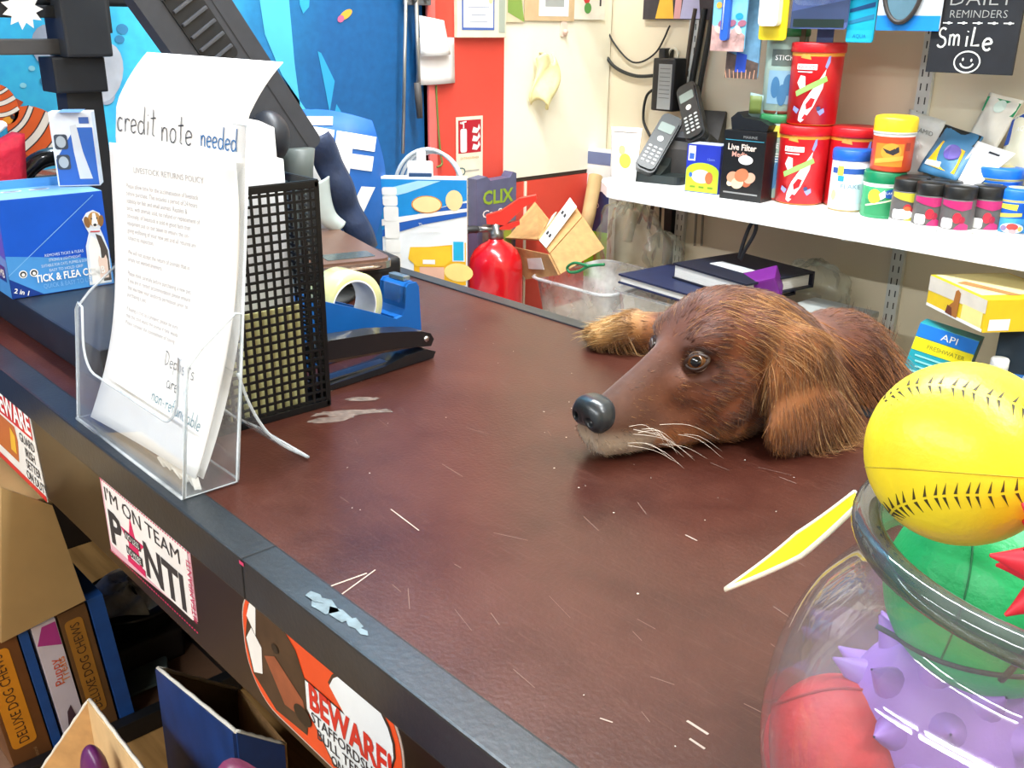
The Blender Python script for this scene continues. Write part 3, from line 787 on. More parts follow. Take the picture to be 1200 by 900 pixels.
def flow(P):
    q = (P - HO) @ HR.T; a, b, c = q[:, 0], q[:, 1], q[:, 2]
    F = np.zeros_like(P)
    wh = (P[:, 1] < .93)
    F += np.where(wh[:, None], HD + .35 * np.sign(b)[:, None] * HL * np.clip(np.abs(b) / .04, 0, 1)[:, None] - HZ * (.15 + .5 * np.clip((.08 - c) / .08, 0, 1))[:, None], 0)
    ear = wh & (np.abs(b) > .056) & (a > .125)
    F = np.where(ear[:, None], -HZ + HD * (.15 + 2.5 * np.clip(a - .19, -.03, .06))[:, None], F)
    F = np.where((~wh)[:, None], np.array([.10, .65, -.75]), F)
    paw = (P[:, 0] < -.60) & (P[:, 1] > .84)
    F = np.where(paw[:, None], np.array([-.93, -.36, -.12]), F)
    return F
rs = np.random.RandomState(11)
def vis(c):
    q = (c - HO) @ HR.T
    k = (c[:, 2] > .80) & (c[:, 1] < 1.2)
    w = np.where(k, 1.0, 0.0); w *= np.where((c[:, 1] < .93), 1.4, 1.0)
    w = np.where((q[:, 0] < .025) & (np.abs(q[:, 1]) < .022) & (q[:, 2] > .032) & (q[:, 2] < .065), 0, w)
    ed = np.sqrt((q[:, 0] - .091) ** 2 + (np.abs(q[:, 1]) - .034) ** 2 + (q[:, 2] - .0885) ** 2); w = np.where(ed < .015, 0, w)
    return w
N1 = 95000
R1 = sample(N1, vis, rs); nn = fd.grad(R1); Fl = flow(R1); Fl = Fl - nn * (Fl * nn).sum(1, keepdims=True); Fl /= np.linalg.norm(Fl, axis=1, keepdims=True) + 1e-9
q1 = (R1 - HO) @ HR.T
ln = np.where((R1[:, 1] < .93) & (q1[:, 0] < .08), .006, .012) * (0.6 + .8 * rs.rand(N1)); ln = np.where(R1[:, 1] > .93, .014 * (.5 + rs.rand(N1)), ln)
sp = .20 * np.ones(N1); dr = Fl + nn * sp[:, None] * .6 + rs.randn(N1, 3) * .06
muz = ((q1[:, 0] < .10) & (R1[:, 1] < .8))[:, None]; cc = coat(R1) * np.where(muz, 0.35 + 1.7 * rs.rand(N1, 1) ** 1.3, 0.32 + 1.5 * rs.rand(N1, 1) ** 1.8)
gold = rs.rand(N1) < .16; cc[gold] = cc[gold] * .5 + np.array(lin('#c98f4e')) * .5
FUR = vcol_mat('dog_fur', 0.33, 0.5, 0.1, 0.0, 0.1)
def above(P):
    """strands lie on the counter instead of going through it"""
    on = (P[..., 1] < .936); P[..., 2] = np.where(on, np.maximum(P[..., 2], .9515), P[..., 2]); return P
a_, b_, c_ = strands(R1 - nn * .0008, dr, ln, .00032 + 0 * ln, cc, 2, .10, .05, rs, above)
np_mesh('short_coat', local(a_), b_, c_, FUR, dog)
# long feathering on the ears, nape, neck and paw
parts = []
N6 = 520                                                       # fair strands sweeping from the crown over the ear
R6 = sample(N6, lambda c: np.where((((c - HO) @ HR.T)[:, 0] > .125) & (((c - HO) @ HR.T)[:, 0] < .21) & (((c - HO) @ HR.T)[:, 1] > .012) & (((c - HO) @ HR.T)[:, 1] < .075) & (((c - HO) @ HR.T)[:, 2] > .085), 1.0, 0), rs)
n6 = fd.grad(R6); d6 = HD * .75 + HL * .55 - HZ * .35; d6 = d6 - n6 * (n6 @ d6)[:, None] + n6 * .10 + rs.randn(N6, 3) * .06
parts.append(strands(R6, d6, .022 + .028 * rs.rand(N6), np.full(N6, .00030), rampc(rs.rand(N6), [(0, '#5f3214'), (.5, '#8f5a28'), (1, '#c4945a')]), 7, .35, .04, rs))
N2 = 2000
def earw(c):
    q = (c - HO) @ HR.T; return np.where((np.abs(q[:, 1]) > .060) & (q[:, 0] > .14) & (q[:, 0] < .25) & (q[:, 2] < .10) & (c[:, 1] < .93) & ((q[:, 0] > .178) | (q[:, 2] > .05)), 1.0, 0)
R2 = sample(N2, earw, rs); n2 = fd.grad(R2); q2 = (R2 - HO) @ HR.T
tow = np.clip((q2[:, 0] - .165) / .06, 0, 1)
d2 = -HZ * 1.0 + HD * (.05 + .75 * tow)[:, None] + n2 * .16 + rs.randn(N2, 3) * .09
c2 = rampc(rs.rand(N2), [(0, '#633717'), (.45, '#8f5d2e'), (.8, '#b8864c'), (1, '#d6b480')])
parts.append(strands(R2, d2, (.014 + .016 * rs.rand(N2)) + tow * (.024 + .040 * rs.rand(N2)), np.full(N2, .00036), c2, 7, .12, .10, rs, above))
N3 = 700
R3_ = sample(N3, lambda c: np.where((c[:, 1] > .88) & (c[:, 1] < 1.02) & (c[:, 2] > .955) & (c[:, 0] > -.53), 1.0, 0), rs); n3 = fd.grad(R3_)
d3 = np.array([.25, .45, -.75]) + n3 * .25 + rs.randn(N3, 3) * .14
parts.append(strands(R3_, d3, .03 + .03 * rs.rand(N3), np.full(N3, .0004), rampc(rs.rand(N3), [(0, '#5f3013'), (.6, '#8f5222'), (1, '#bd8246')]), 6, .1, .1, rs, above))
N4 = 320
R4 = sample(N4, lambda c: np.where((c[:, 0] < -.72) & (c[:, 1] > .85) & (c[:, 2] > .962), 1.0, 0), rs); n4 = fd.grad(R4)
parts.append(strands(R4, np.array([-.93, -.36, -.25]) + n4 * .15 + rs.randn(N4, 3) * .12, .010 + .012 * rs.rand(N4), np.full(N4, .00045), rampc(rs.rand(N4), [(0, '#a87636'), (.5, '#cda468'), (1, '#e6cf9c')]), 5, .15, .08, rs, above))
o_ = 0; VV, FF, CC = [], [], []
for (a_, b_, c_) in parts: VV.append(a_); FF.append(b_ + o_); CC.append(c_); o_ += len(a_)
np_mesh('feathering', local(np.concatenate(VV)), np.concatenate(FF), np.concatenate(CC), FUR, dog)
# upright ruff of darker hair along the far shoulder
N5 = 420; bx = rs.rand(N5)
R5 = np.array([-.585, 1.125, .945]) + bx[:, None] * np.array([.055, -.005, -.008]) + rs.randn(N5, 3) * np.array([.004, .008, .004])
np_mesh('hackles', local(strands(R5, np.array([.05, .05, 1.0]) + rs.randn(N5, 3) * .10, .035 + .02 * rs.rand(N5), np.full(N5, .0006), rampc(rs.rand(N5), [(0, '#3a2114'), (1, '#7a4a26')]), 5, 0, .05, rs)[0]), strands(R5, R5, .03 + 0 * bx, np.full(N5, .0006), R5, 5, 0, .05, rs)[1], np.repeat(rampc(rs.rand(N5), [(0, '#3a2114'), (1, '#7a4a26')]), 18, axis=0), FUR, dog)
q = MB(); WK = mat('#e8dccb', 0.4)
rw = random.Random(5)
for k in range(15):
    p0 = V(hp(rw.uniform(.022, .072), rw.uniform(.025, .031), rw.uniform(.012, .038)) - np.array([-0.44, 1.1, 0]))
    d = V(HL * 1.0 + HD * rw.uniform(.4, 1.3) + HZ * rw.uniform(-.45, .15)).normalized(); l = rw.uniform(.020, .058)
    P = [p0 - d * .003, p0 + d * l * .5 + V((0, 0, .002)), p0 + d * l + V((0, 0, -.010))]
    for p in P: p.z = max(p.z, .9525)
    q.tube(spline(P, 5), [.00026 * (1 - .8 * i / 10) for i in range(11)], WK, 5)
q.build('whiskers', dog)

# ------------------------------------------------------------------ things on the counter
def rel(p, o): return V(p) - V(o)
# handwriting: strokes on a 0..1 tall box (x height 0.5)
def _c(cx, cy, rx, ry, a0, a1, n=10): return [(cx + rx * math.cos(math.radians(a0 + (a1 - a0) * k / n)), cy + ry * math.sin(math.radians(a0 + (a1 - a0) * k / n))) for k in range(n + 1)]
HAND = {
 'a': (.55, [_c(.25, .25, .2, .25, 60, 350), [(.45, .48), (.46, .1), (.55, 0)]]), 'b': (.5, [[(.1, 1), (.08, 0)], _c(.27, .24, .19, .24, 150, -170)]),
 'c': (.45, [_c(.25, .25, .2, .25, 50, 310)]), 'd': (.55, [_c(.24, .24, .2, .24, 40, 350), [(.46, 1), (.44, .3), (.5, 0)]]),
 'e': (.45, [[(.07, .24), (.4, .30)] + _c(.23, .25, .19, .25, 20, 320)]), 'f': (.4, [_c(.3, .8, .15, .18, 60, 180, 5) + [(.15, 0)], [(.02, .5), (.32, .52)]]),
 'i': (.2, [[(.1, .5), (.1, 0)], [(.1, .7), (.11, .74)]]), 'l': (.25, [[(.1, 1), (.1, .08), (.2, 0)]]), 'm': (.75, [[(.06, .5), (.08, 0)], [(.08, .35)] + _c(.22, .35, .12, .14, 130, 0, 6) + [(.35, 0)], [(.36, .35)] + _c(.5, .35, .12, .14, 130, 0, 6) + [(.64, 0)]]),
 'n': (.5, [[(.08, .5), (.1, 0)], [(.1, .32)] + _c(.26, .33, .14, .16, 130, 0, 6) + [(.42, 0)]]), 'o': (.48, [_c(.24, .25, .19, .25, 90, 450, 12)]),
 'p': (.5, [[(.1, .5), (.1, -.4)], _c(.27, .27, .18, .23, 160, -170)]), 'r': (.4, [[(.08, .5), (.1, 0)], [(.1, .3)] + _c(.26, .32, .15, .17, 140, 30, 5)]),
 's': (.4, [_c(.22, .37, .14, .12, 40, 250, 7) + _c(.2, .13, .16, .13, 80, -140, 7)]), 't': (.4, [[(.2, .95), (.18, .05), (.3, 0)], [(.02, .62), (.36, .66)]]),
 'u': (.5, [[(.07, .5), (.08, .15)] + _c(.23, .15, .15, .15, 180, 340, 6) + [(.4, .5)], [(.4, .5), (.44, 0)]]), '-': (.4, [[(.06, .26), (.32, .28)]]),
 'D': (.65, [[(.12, 1), (.1, 0)], [(.02, .95)] + _c(.1, .5, .45, .48, 85, -85)]), ' ': (.45, []),
 'S': (.55, [_c(.28, .72, .18, .22, 40, 260, 8) + _c(.26, .25, .22, .25, 85, -150, 8)]), 'L': (.5, [[(.12, 1), (.08, .05), (.46, .08)]]),
}
def handwrite(q, t, x, y, h, w, m, T=None, slope=0.0, z=.0008, gap=.06, sx=1.0):
    for ch in t:
        adv, st = HAND[ch]
        for s_ in st: q.line([(x + a * h * sx, y + b * h + a * h * slope) for a, b in s_], w, m, T, z)
        x += (adv + gap) * h * sx; y += (adv + gap) * h * slope * sx
    return x
def warp(dst, flat, fn, sub=0.02):
    """lay a flat drawing (metres) on a curved sheet fn(x, y) -> point"""
    e = 1e-3
    vs = []
    for v in flat.v:
        p = V(fn(v.x, v.y)); n = (V(fn(v.x + e, v.y)) - p).cross(V(fn(v.x, v.y + e)) - p).normalized()
        vs.append(p + n * v.z)
    o = len(dst.v); dst.v += vs
    for f, k, s_ in zip(flat.f, flat.m, flat.s):
        dst.f.append(tuple(i + o for i in f)); dst.m.append(dst.mi(flat.mats[k])); dst.s.append(s_)

# clear leaflet holder
HLD = V((-0.84, 0.325, ZC))
holder = thing('leaflet_holder', 'clear acrylic leaflet holder on the counter edge holding the returns notice', 'leaflet holder', HLD)
ACR = glassy('acrylic', (0.975, 0.985, 0.99), 0.045, 0.03, 1.49); EDGE = glassy('acrylic_edge', (0.9, 0.95, 0.97), 0.55, 0.1, 1.5, (0.86, 0.92, 0.95))
XA, XB = -0.959 + .84, -0.722 + .84
lean = lambda z: 0.124 * z
Pf = face((0, 0.300 - .325, 0.001), (1, 0, 0), (0, lean(1), 1)); Pb = face((0, 0.350 - .325, 0.001), (1, 0, 0), (0, lean(1), 1))
fo = [(XA, 0), (XB, 0), (XB, .118), (XB - .012, .120)] + arc2(XB - .040, .088, .026, .030, 0, -PI / 2, 5) + arc2(XA + .045, .088, .028, .030, -PI / 2, -PI, 5) + [(XA + .016, .118), (XA + .006, .120), (XA, .112)]
def holder_sheet(name, poly, T, closed=True):
    q = MB(); q.prism(poly, .0022, ACR, T, -.0011)
    q.tube([T @ V((p[0], p[1], 0)) for p in poly], .0013, EDGE, 6, closed=True); q.build(name, holder)
holder_sheet('front_pocket', fo, Pf)
holder_sheet('back_panel', [(XA, .003), (XB, .003), (XB, .302), (XA, .302)], Pb)
for x in (XA, XB):
    Ps = face((x, 0, 0), (0, 1, 0), (0, 0, 1))
    holder_sheet('side_panel', [(-.024, .002), (.024, .002), (.024 + lean(.150), .150), (.018 + lean(.150), .152), (-.012 + lean(.130), .128), (-.024 + lean(.115), .114)], Ps)
q = MB(); q.box(((XA + XB) / 2, 0, .0016), (XB - XA, .052, .0022), ACR); q.tube([(XA, -.0255, .0016), (XB, -.0255, .0016)], .0018, EDGE, 6); q.build('base', holder)
q = MB(); fp = [(.034, .10), (.042, .070), (.055, .042), (.072, .022), (.096, .0035)]
q.grid(lambda u, v: (.024 + (XB - .024) * u, spline([(0, a, b) for a, b in fp], 5)[round(v * 20)].y, spline([(0, a, b) for a, b in fp], 5)[round(v * 20)].z), 1, 20, ACR, None, .002)
for x in (.024, XB): q.tube(spline([(x, a, b) for a, b in fp], 5), .0014, EDGE, 6)
q.tube([(.024, .096, .0035), (XB, .096, .0035)], .0014, EDGE, 6); q.build('rear_foot', holder)

# the papers in it
def sheet1(x, y, off=0.0):
    v = max(0, y) / .285; u = x / .207
    k = 1 - (1 - min(1, v)) ** 2.3
    yb = .3075 + .010 * u; yt = .356 + .020 * u
    return (-.944 + .208 * u + .016 * v * (1 - u) + .008 * v - .006 * v * v * (1 - u) + .018 * (1 - k) * (.0) , yb + (yt - yb) * k * .97 + .002 * math.sin(v * 6 + u * 3) + off, .9555 + .268 * v - .010 * k * k * .2 + .004 * u)
def sheet2(x, y, off=0.0):
    v = y / .36; u = x / .207
    yb = .312 + .008 * u
    if y < .27:
        k = 1 - (1 - y / .285) ** 2.3; p = V((-.944 + .208 * u + .008 * (y / .285), yb + (.360 + .020 * u - yb) * k, .957 + .283 * y / .285)); return p + V((0, .0025 + off, 0))
    t = (y - .27); k = 1 - (1 - .27 / .285) ** 2.3
    y0 = yb + (.360 + .020 * u - yb) * k + .0025; z0 = .957 + .283 * .27 / .285
    a = min(t, .03); b = max(0, t - .03)
    return V((-.944 + .208 * u + .008 + .05 * b * (1 - u) + .07 * b * u, y0 + a * .15 + b * .46 + b * b * 1.6 + off, z0 + a * .99 + b * .88 - b * b * 2.2 - .03 * b * u))
lit = mat('#b3b6bb', 0.8); litd = mat('#70747c', 0.8)
q = MB(); q.grid(lambda u, v: sheet1(.207 * u, .285 * v), 8, 28, PAPER, None, .0016)
fl = MB(); fl.text('LIVESTOCK RETURNS POLICY', .100, .262, .0078, lit, None, .0005, 'c', width=.115)
body_txt = ['Please allow time for the acclimatisation of livestock', 'before purchase. This includes a period of 24 hours', 'stability for fish and small animals. Reptiles &', 'birds, with animals sold, no refund or replacement of', 'obviously, of livestock is sold in good faith that', 'equipment put on but taken to ensure the on-', 'going wellbeing of your new pet and all returns are', 'subject to inspection.', '', 'We will not accept the return of animals that is', 'simply not wanted anymore.', '', 'Please think carefully before purchasing a new pet.', 'If you are in rented accommodation please ensure', 'that you have your landlords permission prior to', 'purchasing a pet.', '', 'If buying a child as a present, please be sure', 'that the child wants the animal if tank wants.', 'Please consider the commitment of having']
for k, l in enumerate(body_txt):
    if l: fl.text(l, .028, .246 - .0073 * k, .0066, lit, None, .0005, 'l', sx=.86)
handwrite(fl, 'Deposits', .112, .082, .014, .0008, mat('#5a646c', .7), None, -.05); handwrite(fl, 'are', .122, .062, .014, .0009, mat('#5a646c', .7), None, -.05)
handwrite(fl, 'non-refundable', .100, .044, .013, .0009, mat('#5c8a9a', .7), None, -.06)
warp(q, fl, lambda x, y: sheet1(x, y))
q.solo('notice_sheet', 'printed white returns policy sheet standing in the clear holder', 'paper')
q = MB(); q.grid(lambda u, v: sheet2(.207 * u, .36 * v, .0022), 8, 40, PAPER, None, .0006)
fl = MB(); handwrite(fl, 'credit', .003, .276, .024, .0012, mat('#3a4048', .7), None, 0, sx=1.05); handwrite(fl, 'note', .080, .273, .024, .0012, mat('#3a4048', .7), None, 0, sx=1.05); handwrite(fl, 'needed', .143, .274, .018, .0013, mat('#2a6ca8', .7), None, 0, sx=.92)
warp(q, fl, lambda x, y: sheet2(x, y, .0022))
q.solo('handwritten_sheet', 'taller white sheet with handwriting flopping back behind the returns policy', 'paper')
q = MB(); ri = random.Random(4)
for k in range(7):
    c = V((-.80 + .011 * k, .318 + .001 * (k % 3), .9535)); a = ri.uniform(.2, 1.2)
    q.box(c, (.014, .006, .001), mat('#e8e6df', .8), 0, Matrix.Translation(c) @ Matrix.Rotation(a, 4, 'Y') @ Matrix.Translation(-c))
tag(q.build('paper_scraps'), 'loose torn paper scraps in the bottom of the clear holder', 'scraps', kind='stuff')

# black wire mesh holder
MO = V((-0.915, 0.455, ZC))
mesh = thing('mesh_file_holder', 'black wire mesh file holder standing behind the clear leaflet holder', 'file holder', MO)
WB = mat('#101214', 0.4, 0.3, var=.1)
def mesh_wall(name, o, xd, wd, ht, nx, nz):
    q = MB(); T = face(o, xd, (0, 0, 1))
    for i in range(nx + 1):
        x = wd * i / nx; q.box((x, ht / 2, 0), (.0026, ht, .0016), WB, 0, T)
    for j in range(nz + 1): q.box((wd / 2, ht * j / nz, 0), (wd, .0026, .0018), WB, 0, T)
    for z in (.003, ht - .003): q.box((wd / 2, z, 0), (wd, .007, .003), WB, .0008, T)
    for x in (.002, wd - .002): q.box((x, ht / 2, 0), (.005, ht, .003), WB, .0008, T)
    q.build(name, mesh)
mesh_wall('mesh_side', (.089, -.070, .001), (0, 1, 0), .126, .233, 14, 26)
mesh_wall('mesh_side', (-.089, .056, .001), (0, -1, 0), .126, .233, 14, 26)
mesh_wall('mesh_front', (-.089, -.070, .001), (1, 0, 0), .178, .233, 20, 26)
mesh_wall('mesh_back', (.089, .056, .001), (-1, 0, 0), .178, .233, 20, 26)
q = MB(); q.box((0, -.007, .002), (.178, .126, .003), WB); q.build('base', mesh)
q = MB(); q.grid(lambda u, v: (-.850 - .004 * v, .400 + .092 * u, .956 + .262 * v - .03 * max(0, u - .5) * v), 4, 6, mat('#eceff2', .6), None, .0012); q.solo('white_envelope', 'white envelope standing nearest the side of the mesh file holder', 'envelope')
q = MB(); q.grid(lambda u, v: (-.873 - .012 * v, .402 + .10 * u, .956 + .285 * v * (1 - .25 * (u - .6) ** 2)), 6, 8, WHITE, None, .0015); q.solo('folded_leaflet', 'tall white leaflet rising above the back of the mesh file holder', 'leaflet')
q = MB(); q.box((-.8385, .446, 1.010), (.007, .085, .105), mat('#e9e7a8', .7), .001); q.solo('sticky_note_pad', 'pale yellow note pad low down inside the mesh file holder', 'note pad')

# tape dispenser and roll
DO = V((-0.946, 0.724, ZC)); DA = -PI / 2 + .04
disp = thing('tape_dispenser', 'bright blue desk tape dispenser behind the black stapler', 'tape dispenser', DO, DA)
BLU = mat('#0f5fae', 0.4, var=.05); Q = face((0, 0, 0), (1, 0, 0), (0, 0, 1))      # profile in x/z, depth along -y
prof = [(0, .001), (.172, .001), (.176, .074), (.168, .084), (.145, .077), (.10, .060), (.062, .045), (.040, .035), (.030, .037), (.026, .045), (.023, .072), (.019, .076), (.007, .076), (.003, .070)]
q = MB()
for y0 in (0.0, -.046): q.prism(prof, .006, BLU, face((0, y0, 0), (1, 0, 0), (0, 0, 1)), -.003)
q.prism([(0, .001), (.036, .001), (.034, .034), (.030, .037), (.026, .045), (.023, .072), (.019, .076), (.007, .076), (.003, .070)], .046, BLU, Q, 0); q.box((.10, -.023, .005), (.14, .046, .008), BLU); q.box((.171, -.023, .036), (.008, .046, .070), BLU)
q.build('body', disp)
q = MB(); q.box((.013, -.023, .0795), (.010, .030, .006), mat('#9fb4b8', .25, .8), .001); q.box((.024, -.023, .062), (.003, .030, .022), CLEAR); q.build('cutter', disp, 'metal tape cutter with clear guard')
roll = thing('tape_roll', 'roll of yellowish clear tape sitting in the blue dispenser', 'tape roll', DO, DA)
TP = mat('#dfe0a2', 0.25, var=.05, coat=.6)
RT = Matrix.Translation((.097, -.023, .060)) @ Matrix.Rotation(PI / 2, 4, 'X')
q = MB(); q.lathe([(.032, -.0195), (.0415, -.0195), (.0415, .0195), (.032, .0195), (.032, -.0195)], TP, 40, RT, cap=False); q.build('tape', roll)
q = MB(); q.lathe([(.0305, -.020), (.0322, -.020), (.0322, .020), (.0305, .020), (.0305, -.020)], mat('#efeee6', .5), 40, RT, cap=False); q.build('core', roll)

# stapler
SO = V((-0.888, 0.673, ZC)); SA = math.atan2(-.123, .011)
st = thing('stapler', 'black stapler lying open on the counter in front of the tape dispenser', 'stapler', SO, SA)
STB = mat('#14181c', 0.28, coat=.4)
def sprism(name, prof_, w, m, y=0.0, T=None):
    q = MB(); q.prism(prof_, w, m, (T or Matrix.Identity(4)) @ face((0, y, 0), (1, 0, 0), (0, 0, 1)), -w / 2); return q
q = sprism('base', [(-.014, .001), (.150, .001), (.150, .007), (.060, .009), (.030, .014), (-.004, .014), (-.018, .008)], .030, STB); q.box((.085, 0, .0095), (.10, .014, .002), mat('#8e8f92', .3, 1.0)); q.build('base', st)
AT = Matrix.Translation((0, 0, .017)) @ Matrix.Rotation(-.10, 4, 'Y')
q = sprism('arm', [(-.012, .000), (.040, .004), (.150, .004), (.153, .018), (.140, .026), (.070, .026), (.030, .023), (.004, .020), (-.010, .016), (-.016, .008)], .027, STB, 0, AT); q.build('arm', st)
q = sprism('tray', [(.010, .000), (.148, -.001), (.148, .004), (.010, .004)], .016, mat('#7f7a72', .35, .9), 0, AT); q.build('staple_tray', st, 'metal staple tray')
q = MB(); q.lathe([(.0001, -.016), (.0035, -.0155), (.0035, .0155), (.0001, .016)], mat('#c8c8c8', .25, 1.0), 14, AT @ Matrix.Translation((-.003, 0, .010)) @ Matrix.Rotation(PI / 2, 4, 'X')); q.build('hinge_pin', st)

# black box with a bronze handheld on it
bb = thing('receipt_printer', 'squat black rounded box at the far counter edge under the bronze handheld', 'box', (-1.30, .800, ZC), -.12)
q = MB(); q.box((0, 0, .0225), (.22, .17, .043), mat('#15171a', .5), .010, None, 3); q.build('body', bb)
q = MB(); q.box((.1105, 0, .024), (.002, .12, .004), mat('#050506', .6)); q.build('paper_slot', bb)
hd = thing('handheld_device', 'bronze handheld device with a small grey screen on the black box', 'handheld', (-1.265, .790, ZC + .0445), -.25)
BRZ = mat('#7d5f50', .35, .4, var=.06)
q = MB(); q.prism(rrect(.25, .125, .018), .010, mat('#d4c8bc', .2, .9), None, 0); q.prism(rrect(.244, .119, .016), .005, BRZ, None, .009); q.build('body', hd)
q = MB(); q.prism(rrect(.038, .072, .003, 4, .085, .006), .001, mat('#47504f', .2), None, .0138); q.build('screen', hd)
q = MB(); q.tube([(.1225, -.045, .004), (.1275, -.03, .003), (.1275, .03, .003), (.1225, .045, .004)], .0022, mat('#cfc7bd', .15, 1.0), 8); q.build('trim_bar', hd)

# blue bag with white letters
bag = thing('blue_bag', 'bulging blue bag with big white letters and a navy strap by the mural', 'bag', (-1.50, .922, ZC))
BT = face((0, 0, .118), (.60, .80, 0), (-.10, .05, 1)); BB = mat('#1c62b4', .6, var=.12, scale=18, bump=.4, bscale=25); NAVY = mat('#20304f', .6, var=.25, scale=30, bump=.8, bscale=35)
def pillow(x, y):
    u, v = x / .125, y / .118
    return BT @ V((x, y, .075 * (max(0, 1 - abs(u) ** 3)) ** .6 * (max(0, 1 - abs(v) ** 3)) ** .6 + .003 * math.sin(9 * u + 4 * v)))
def pq(u, v):
    a, b = 2 * u - 1, 2 * v - 1; r = math.sqrt(a * a + b * b) + 1e-9; k = max(abs(a), abs(b)) / r; k = .45 + .55 * k
    return a * k * .125, b * k * .118
q = MB(); q.grid(lambda u, v: pillow(*pq(u, v)), 24, 24, BB); q.grid(lambda u, v: BT @ V((*pq(1 - u, v), -.04 * math.sin(PI * u) * math.sin(PI * v))), 12, 12, BB); q.build('bag_body', bag)
q = MB(); fl = MB()
fl.text('TIF', .012, .040, .118, WHITE, None, .0015, 'c', width=.185, bold=.06, rot=-.16); fl.text('NV', .030, -.048, .110, WHITE, None, .0015, 'c', width=.145, bold=.06, rot=-.1); fl.rect(-.01, .097, .10, .014, WHITE, None, .0015)
bm_ = bmesh.new(); vv_ = [bm_.verts.new(v) for v in fl.v]
for f in fl.f:
    try: bm_.faces.new([vv_[i] for i in f])
    except ValueError: pass
for ax in ((1, 0, 0), (0, 1, 0)):
    for k in range(-12, 13): bmesh.ops.bisect_plane(bm_, geom=bm_.verts[:] + bm_.edges[:] + bm_.faces[:], plane_co=V(ax) * k * .01, plane_no=ax)
bm_.verts.index_update(); f2 = MB(); f2.add([v.co.copy() for v in bm_.verts], [[v.index for v in f.verts] for f in bm_.faces], WHITE); bm_.free()
warp(q, f2, pillow); q.build('lettering', bag, 'big white letters')
pts = [at_x(p[0], p[1], -1.375) - V((-1.50, .922, ZC)) for p in ((368, 160), (384, 190), (398, 225), (412, 258), (428, 292))]
q = MB(); q.grid(lambda u, v: V(spline(pts, 6)[round(v * 24)]) + V((.012 * math.sin(u * PI) + .004 * math.sin(v * 17), (u - .5) * .044, (u - .5) * .008)), 6, 24, NAVY, None, .006); q.build('strap', bag, 'crumpled navy strap')
pts2 = [at_x(p[0], p[1], -1.36) - V((-1.50, .922, ZC)) for p in ((372, 212), (376, 235), (384, 255), (398, 266))]
q = MB(); q.grid(lambda u, v: V(spline(pts2, 6)[round(v * 18)]) + V((.006 * math.sin(u * PI), (u - .5) * .040 * (1 - .5 * v), (u - .5) * .012)), 5, 18, mat('#b9c6c4', .6), None, .003); q.build('side_flap', bag, 'pale grey flap')

# raised block, comb box and neighbours at the left
q = MB(); q.box((0, 0, .0217), (.62, .28, .0425), mat('#1b222c', .4, var=.2), .003); q.solo('cash_till', 'low dark navy cash till plinth on the counter under the blue comb box', 'till', (-1.34, .495, ZC))
ZB = ZC + .0435
cb = thing('tick_comb_box', 'blue display box of tick and flea combs picturing a beagle', 'box', (-1.345, .416, ZB), -.02)
CB1 = mat('#1755c4', .35, var=.1, scale=14); CB2 = mat('#4a93d6', .35); CB3 = mat('#16398a', .35); BLT = mat('#7fb6e6', .35)
q = MB(); q.box((0, 0, .062), (.09, .128, .124), CB1, .001)
F = face((.045, 0, 0), (0, 1, 0), (0, 0, 1))
q.poly([(-.064, .001), (.064, .001), (.064, .035), (-.064, .055)], CB2, F, .0003); q.poly([(-.064, .001), (-.064, .026), (-.026, .001)], CB3, F, .0006)
q.line([(-.064, .030), (.052, .120)], .0008, BLT, F, .0006)
q.text('TICK & FLEA COMB', .010, .022, .0135, WHITE, F, .0024, 'c', width=.088, bold=.02); q.text('QUICK & EASY TO USE', .006, .011, .0085, BLT, F, .0012, 'c', width=.062)
q.text('2 in 1', -.052, .008, .0085, WHITE, F, .0010, 'c', bold=.02, rot=-.35)
for k, w in enumerate((.048, .040, .060, .042)): q.text(['REMOVES TICKS & FLEAS', 'STRONG & LIGHTWEIGHT', 'SUITABLE FOR CATS, PUPPIES & DOGS', 'EASY TO HOLD GRIP'][k], .006, .050 - .0065 * k, .0052, mat('#cfe2f4', .4), F, .0010, 'c', width=w)
for x in (-.047, -.034): q.oval(x, .030, .005, .005, WHITE, F, .0008); q.oval(x, .030, .0038, .0038, mat('#30343c', .5), F, .0010); q.oval(x, .0295, .002, .0022, WHITE, F, .0012)
D1, D2, D3, D4 = mat('#b98a4e', .5), WHITE, mat('#4c4440', .5), mat('#e8cfc0', .5)
q.poly([(.032, .003), (.061, .003), (.063, .045), (.058, .066), (.055, .076), (.060, .084), (.057, .096), (.049, .101), (.040, .098), (.034, .090), (.037, .079), (.040, .072), (.034, .055)], mat('#dbe6f2', .5), F, .0010)
q.poly([(.036, .004), (.052, .004), (.052, .060), (.042, .068), (.037, .052)], D2, F, .0013); q.poly([(.051, .006), (.061, .006), (.061, .046), (.055, .066), (.048, .070), (.052, .050)], D3, F, .0014)
q.oval(.049, .089, .0080, .0095, D1, F, .0014); q.oval(.0395, .086, .0036, .0075, mat('#8a6238', .5), F, .0015, .15); q.oval(.0575, .086, .0034, .0075, mat('#8a6238', .5), F, .0015, -.15); q.poly([(.0475, .097), (.051, .097), (.053, .083), (.051, .078), (.047, .078), (.045, .083)], D2, F, .0017); q.oval(.049, .0815, .0022, .0018, INK, F, .0019)
for x in (.0455, .0525): q.oval(x, .090, .0010, .0012, INK, F, .0019)
q.line([(.042, .0735), (.054, .0725)], .0016, mat('#c83a3a', .5), F, .0019)
q.poly([(.047, .010), (.058, .010), (.059, .034), (.0575, .041), (.055, .037), (.051, .037), (.0485, .041), (.047, .034)], D4, F, .0018)
